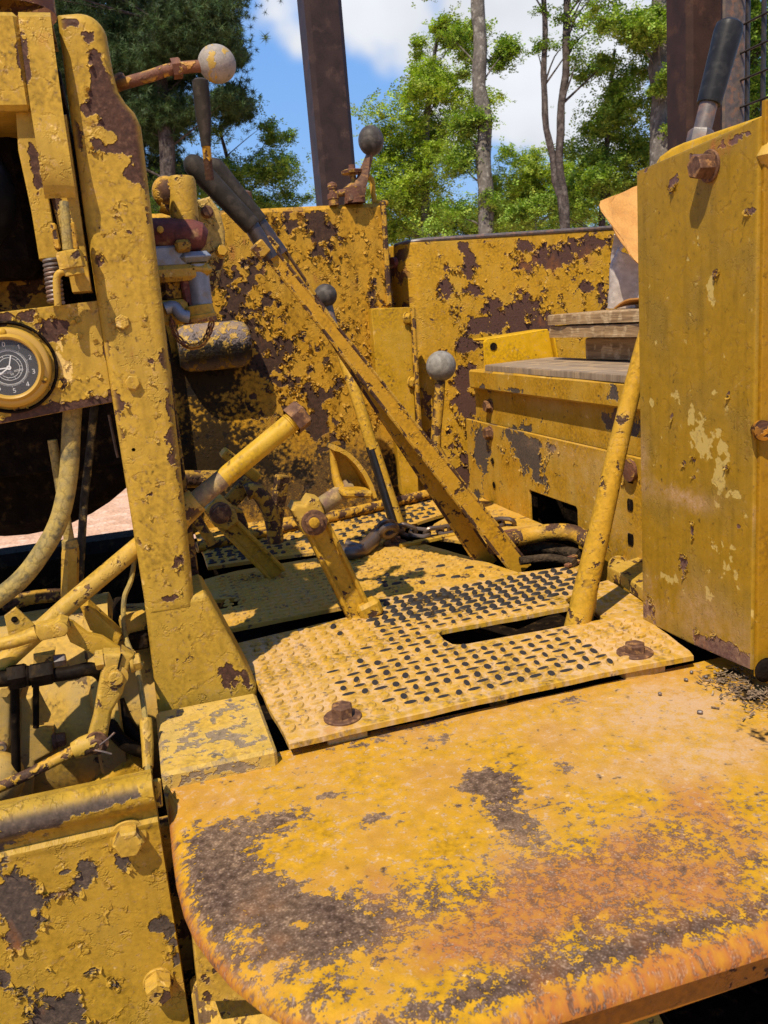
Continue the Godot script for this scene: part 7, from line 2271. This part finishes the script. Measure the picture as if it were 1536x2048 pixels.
	tree("broadleaf_tree", "big grey trunk with hanging leaves, left of the reddish steel post", "", gr(Vector3(6.6808, 0.1574, -9.7674), g), [Vector3(6.9692, 2.2879, -10.1859), Vector3(7.1681, 3.5387, -10.4233), Vector3(7.3494, 4.5374, -10.6066), Vector3(7.5905, 6.0381, -10.8907)], 0.17, 0.14, M.grey_bark,
		[[Vector3(6.7883, 3.7669, -10.0508), Vector3(0.5, 0.35, 0.4)], [Vector3(6.3273, 3.867, -10.2032), Vector3(0.6, 0.4, 0.4)], [Vector3(6.9351, 3.1193, -9.9644), Vector3(0.3, 0.18, 0.2)], [Vector3(6.9074, 2.5108, -9.8296), Vector3(0.3, 0.2, 0.3)], [Vector3(7.4969, 3.5738, -10.3396), Vector3(0.4, 0.5, 0.5)], [Vector3(7.1553, 3.0445, -10.8434), Vector3(0.4, 0.35, 0.4)], [Vector3(7.397, 5.0404, -10.7111), Vector3(1.6, 0.7, 0.9)]], "leaf", M.deep_leaves, 7020, 0.057, 29)
	tree("broadleaf_tree", "dark leafy tree behind the wire screen", "", gr(Vector3(9.1456, -0.0069, -11.1684), g), [Vector3(9.4015, 1.7692, -11.513), Vector3(9.7578, 3.9861, -11.9327), Vector3(10.0074, 5.463, -12.2089)], 0.14, 0.06, M.pine_bark,
		[[Vector3(9.7641, 4.2852, -12.001), Vector3(1.0, 1.0, 0.8)], [Vector3(9.4055, 2.8177, -11.7575), Vector3(1.0, 0.9, 0.8)], [Vector3(10.3842, 3.4827, -11.6396), Vector3(1.0, 1.4, 0.8)], [Vector3(8.8948, 2.3371, -11.7878), Vector3(0.8, 0.7, 0.8)]], "leaf", M.dark_leaves, 8100, 0.072, 30)
	tree("broadleaf_tree", "pale young tree filling the gap behind the twin stems", "", gr(Vector3(8.9053, 0.1564, -17.6608), g), [Vector3(9.0952, 2.2205, -18.0913), Vector3(9.176, 3.5275, -18.3749)], 0.06, 0.02, M.grey_bark,
		[[Vector3(8.8857, 3.005, -18.3337), Vector3(0.6, 0.8, 0.6)], [Vector3(9.3856, 2.743, -18.1325), Vector3(0.9, 0.8, 0.6)], [Vector3(8.4735, 2.3834, -18.3034), Vector3(0.9, 0.5, 0.6)], [Vector3(10.1603, 2.8955, -17.9515), Vector3(0.8, 0.7, 0.6)]], "leaf", M.fresh_leaves, 7020, 0.072, 31)
	tree("broadleaf_tree", "low bright shrubby tree just above the far fender", "", gr(Vector3(8.0976, 0.2972, -21.1132), g), [Vector3(8.3502, 2.0504, -21.4533)], 0.08, 0.03, M.grey_bark,
		[[Vector3(7.9485, 2.7189, -21.7223), Vector3(1.6, 0.7, 0.9)], [Vector3(9.6704, 2.5709, -21.206), Vector3(1.6, 0.7, 0.9)], [Vector3(11.5153, 2.4124, -20.6528), Vector3(1.6, 0.6, 0.9)]], "leaf", M.deep_leaves, 6750, 0.096, 32)
	tree("broadleaf_tree", "distant dark trees low behind the tank and dash", "", gr(Vector3(3.4667, 0.7427, -24.6419), g), [Vector3(3.7423, 2.6553, -25.013)], 0.1, 0.04, M.pine_bark,
		[[Vector3(1.8478, 3.648, -25.7755), Vector3(2.2, 0.9, 0.9)], [Vector3(3.8211, 3.2018, -25.119), Vector3(2.0, 0.6, 0.9)], [Vector3(-0.7963, 4.1518, -26.6331), Vector3(2.6, 1.4, 0.9)]], "leaf", M.dark_leaves, 6750, 0.107, 33)


func gr(p: Vector3, g: float) -> Vector3:
	return Vector3(p.x, g, p.z)


func sky_image() -> Image:
	var w := 1024
	var h := 512
	var n := FastNoiseLite.new()
	n.seed = 4
	n.frequency = 1.0
	n.noise_type = FastNoiseLite.TYPE_SIMPLEX_SMOOTH
	n.fractal_octaves = 6
	n.fractal_gain = 0.55
	var im := Image.create_empty(w, h, false, Image.FORMAT_RGBF)
	var puffs := [[Vector3(0.3507, 0.7345, -1.0284), 0.13, 0.42], [Vector3(0.4177, 0.6884, -0.9988), 0.12, 0.3], [Vector3(0.489, 0.7514, -0.9936), 0.13, 0.45], [Vector3(0.3407, 0.8218, -1.0516), 0.06, 0.45], [Vector3(0.2288, 0.8314, -1.0852), 0.09, 0.4], [Vector3(0.1925, 0.7366, -1.0731), 0.07, -0.3], [Vector3(0.2402, 0.6748, -1.0453), 0.1, -0.5], [Vector3(0.2494, 0.7778, -1.0668), 0.04, 0.25], [Vector3(0.2447, 0.7136, -1.0531), 0.02, 0.4], [Vector3(0.5801, 0.7551, -0.969), 0.12, 0.35], [Vector3(0.2036, 0.6953, -1.0603), 0.1, -0.4], [Vector3(0.2481, 0.6511, -1.0375), 0.1, -0.4], [Vector3(0.4013, 0.8108, -1.0321), 0.05, -0.7], [Vector3(0.2907, 0.7108, -1.0396), 0.05, -0.2], [Vector3(0.442, 0.5826, -0.9672), 0.1, -0.25]]
	var dirs := []
	for p in puffs:
		dirs.append((p[0] - Vector3(0, 0.47, 0)).normalized())
	for j in h:
		var el := (0.5 - (j + 0.5) / h) * PI
		for i in w:
			var az := ((i + 0.5) / w) * TAU
			var d := Vector3(sin(az) * cos(el), sin(el), -cos(az) * cos(el))
			var y := maxf(d.y, 0.0)
			var c := Color(0.3, 0.6, 1.0).lerp(Color(0.1, 0.27, 0.78), pow(y, 0.5))
			c = c.lerp(Color(0.62, 0.78, 0.95), pow(1.0 - y, 10.0))
			var q := d / (d.y + 0.35) if d.y > -0.2 else d
			var f := n.get_noise_3d(q.x * 1.5, 3.0, q.z * 1.5) * 0.5 + 0.85 * n.get_noise_3d(d.x * 7.0, d.y * 7.0, d.z * 7.0)
			for k in (puffs.size() if d.z < 0.1 and d.y > -0.05 else 0):
				var t: float = d.dot(dirs[k])
				if t > 0.9:
					var r2: float = 2.0 * (1.0 - t) / (puffs[k][1] * puffs[k][1])
					f += puffs[k][2] * exp(-r2)
			var a := clampf((f - 0.26) * 3.0, 0.0, 1.0)
			a = a * a * (3.0 - 2.0 * a)
			var body := clampf(0.86 + 0.25 * n.get_noise_3d(d.x * 5.0 + 9.0, d.y * 5.0, d.z * 5.0), 0.0, 1.0)
			c = c.lerp(Color(1.0, 1.02, 1.06) * body, a * 0.95)
			if d.y < 0.0:
				c = c.lerp(Color(0.3, 0.24, 0.18), clampf(-d.y * 12.0, 0.0, 1.0))
			im.set_pixel(i, j, c)
	return im


func _ready() -> void:
	# camera
	var cam := Camera3D.new()
	cam.name = "camera"
	cam.transform = Transform3D(Basis(Vector3(0.954636, -0.082038, 0.286253), Vector3(0.140073, 0.972021, -0.188561), Vector3(-0.262775, 0.220103, 0.939417)), Vector3(0, 0.47, 0))
	cam.fov = 61.898
	cam.near = 0.02
	cam.far = 400.0
	var lens := CameraAttributesPhysical.new()
	lens.frustum_focal_length = 20.01
	lens.frustum_focus_distance = 1.25
	lens.exposure_aperture = 13.0
	lens.frustum_near = 0.02
	lens.frustum_far = 400.0
	cam.attributes = lens
	add_child(cam)
	cam.current = true
	# sky, sun, exposure
	var env := Environment.new()
	env.background_mode = Environment.BG_SKY
	var sky := Sky.new()
	var pano := PanoramaSkyMaterial.new()
	pano.panorama = ImageTexture.create_from_image(sky_image())
	sky.sky_material = pano
	env.sky = sky
	env.background_energy_multiplier = 0.84
	env.tonemap_mode = Environment.TONE_MAPPER_LINEAR
	env.tonemap_exposure = 1.2
	env.sdfgi_enabled = true
	env.ssao_enabled = true
	env.ssil_enabled = true
	var we := WorldEnvironment.new()
	we.name = "world_environment"
	we.environment = env
	add_child(we)
	var sun := DirectionalLight3D.new()
	sun.name = "sun"
	sun.light_energy = 1.6
	sun.light_angular_distance = 0.5
	sun.light_color = Color(1.0, 0.95, 0.86)
	sun.shadow_enabled = true
	add_child(sun)
	var to := Vector3(-1.0, 2.5, 1.2).normalized()
	sun.transform = Transform3D(Basis.looking_at(-to, Vector3.UP), to * 50.0)
	surfaces()
	# ground
	var pm := PlaneMesh.new()
	pm.size = Vector2(600, 600)
	var ground := MeshInstance3D.new()
	ground.name = "ground"
	ground.mesh = pm
	ground.material_override = M.red_earth
	ground.position = Vector3(0, -1.05, 0)
	ground.set_meta("kind", "structure")
	ground.set_meta("label", "bare pale reddish earth seen through the machine")
	ground.set_meta("category", "ground")
	add_child(ground)
	woods()
	# the machine
	doz = thing("bulldozer", "old yellow crawler bulldozer's operator deck, paint flaking, levers and pedals", "bulldozer", BASE)
	rng.seed = 3
	step_plate()
	side_cover()
	dash()
	linkage()
	deck()
	levers()
	pedals()
	far_side()
	hydraulics()
	seat_side()
	undercarriage()
	loose_things()
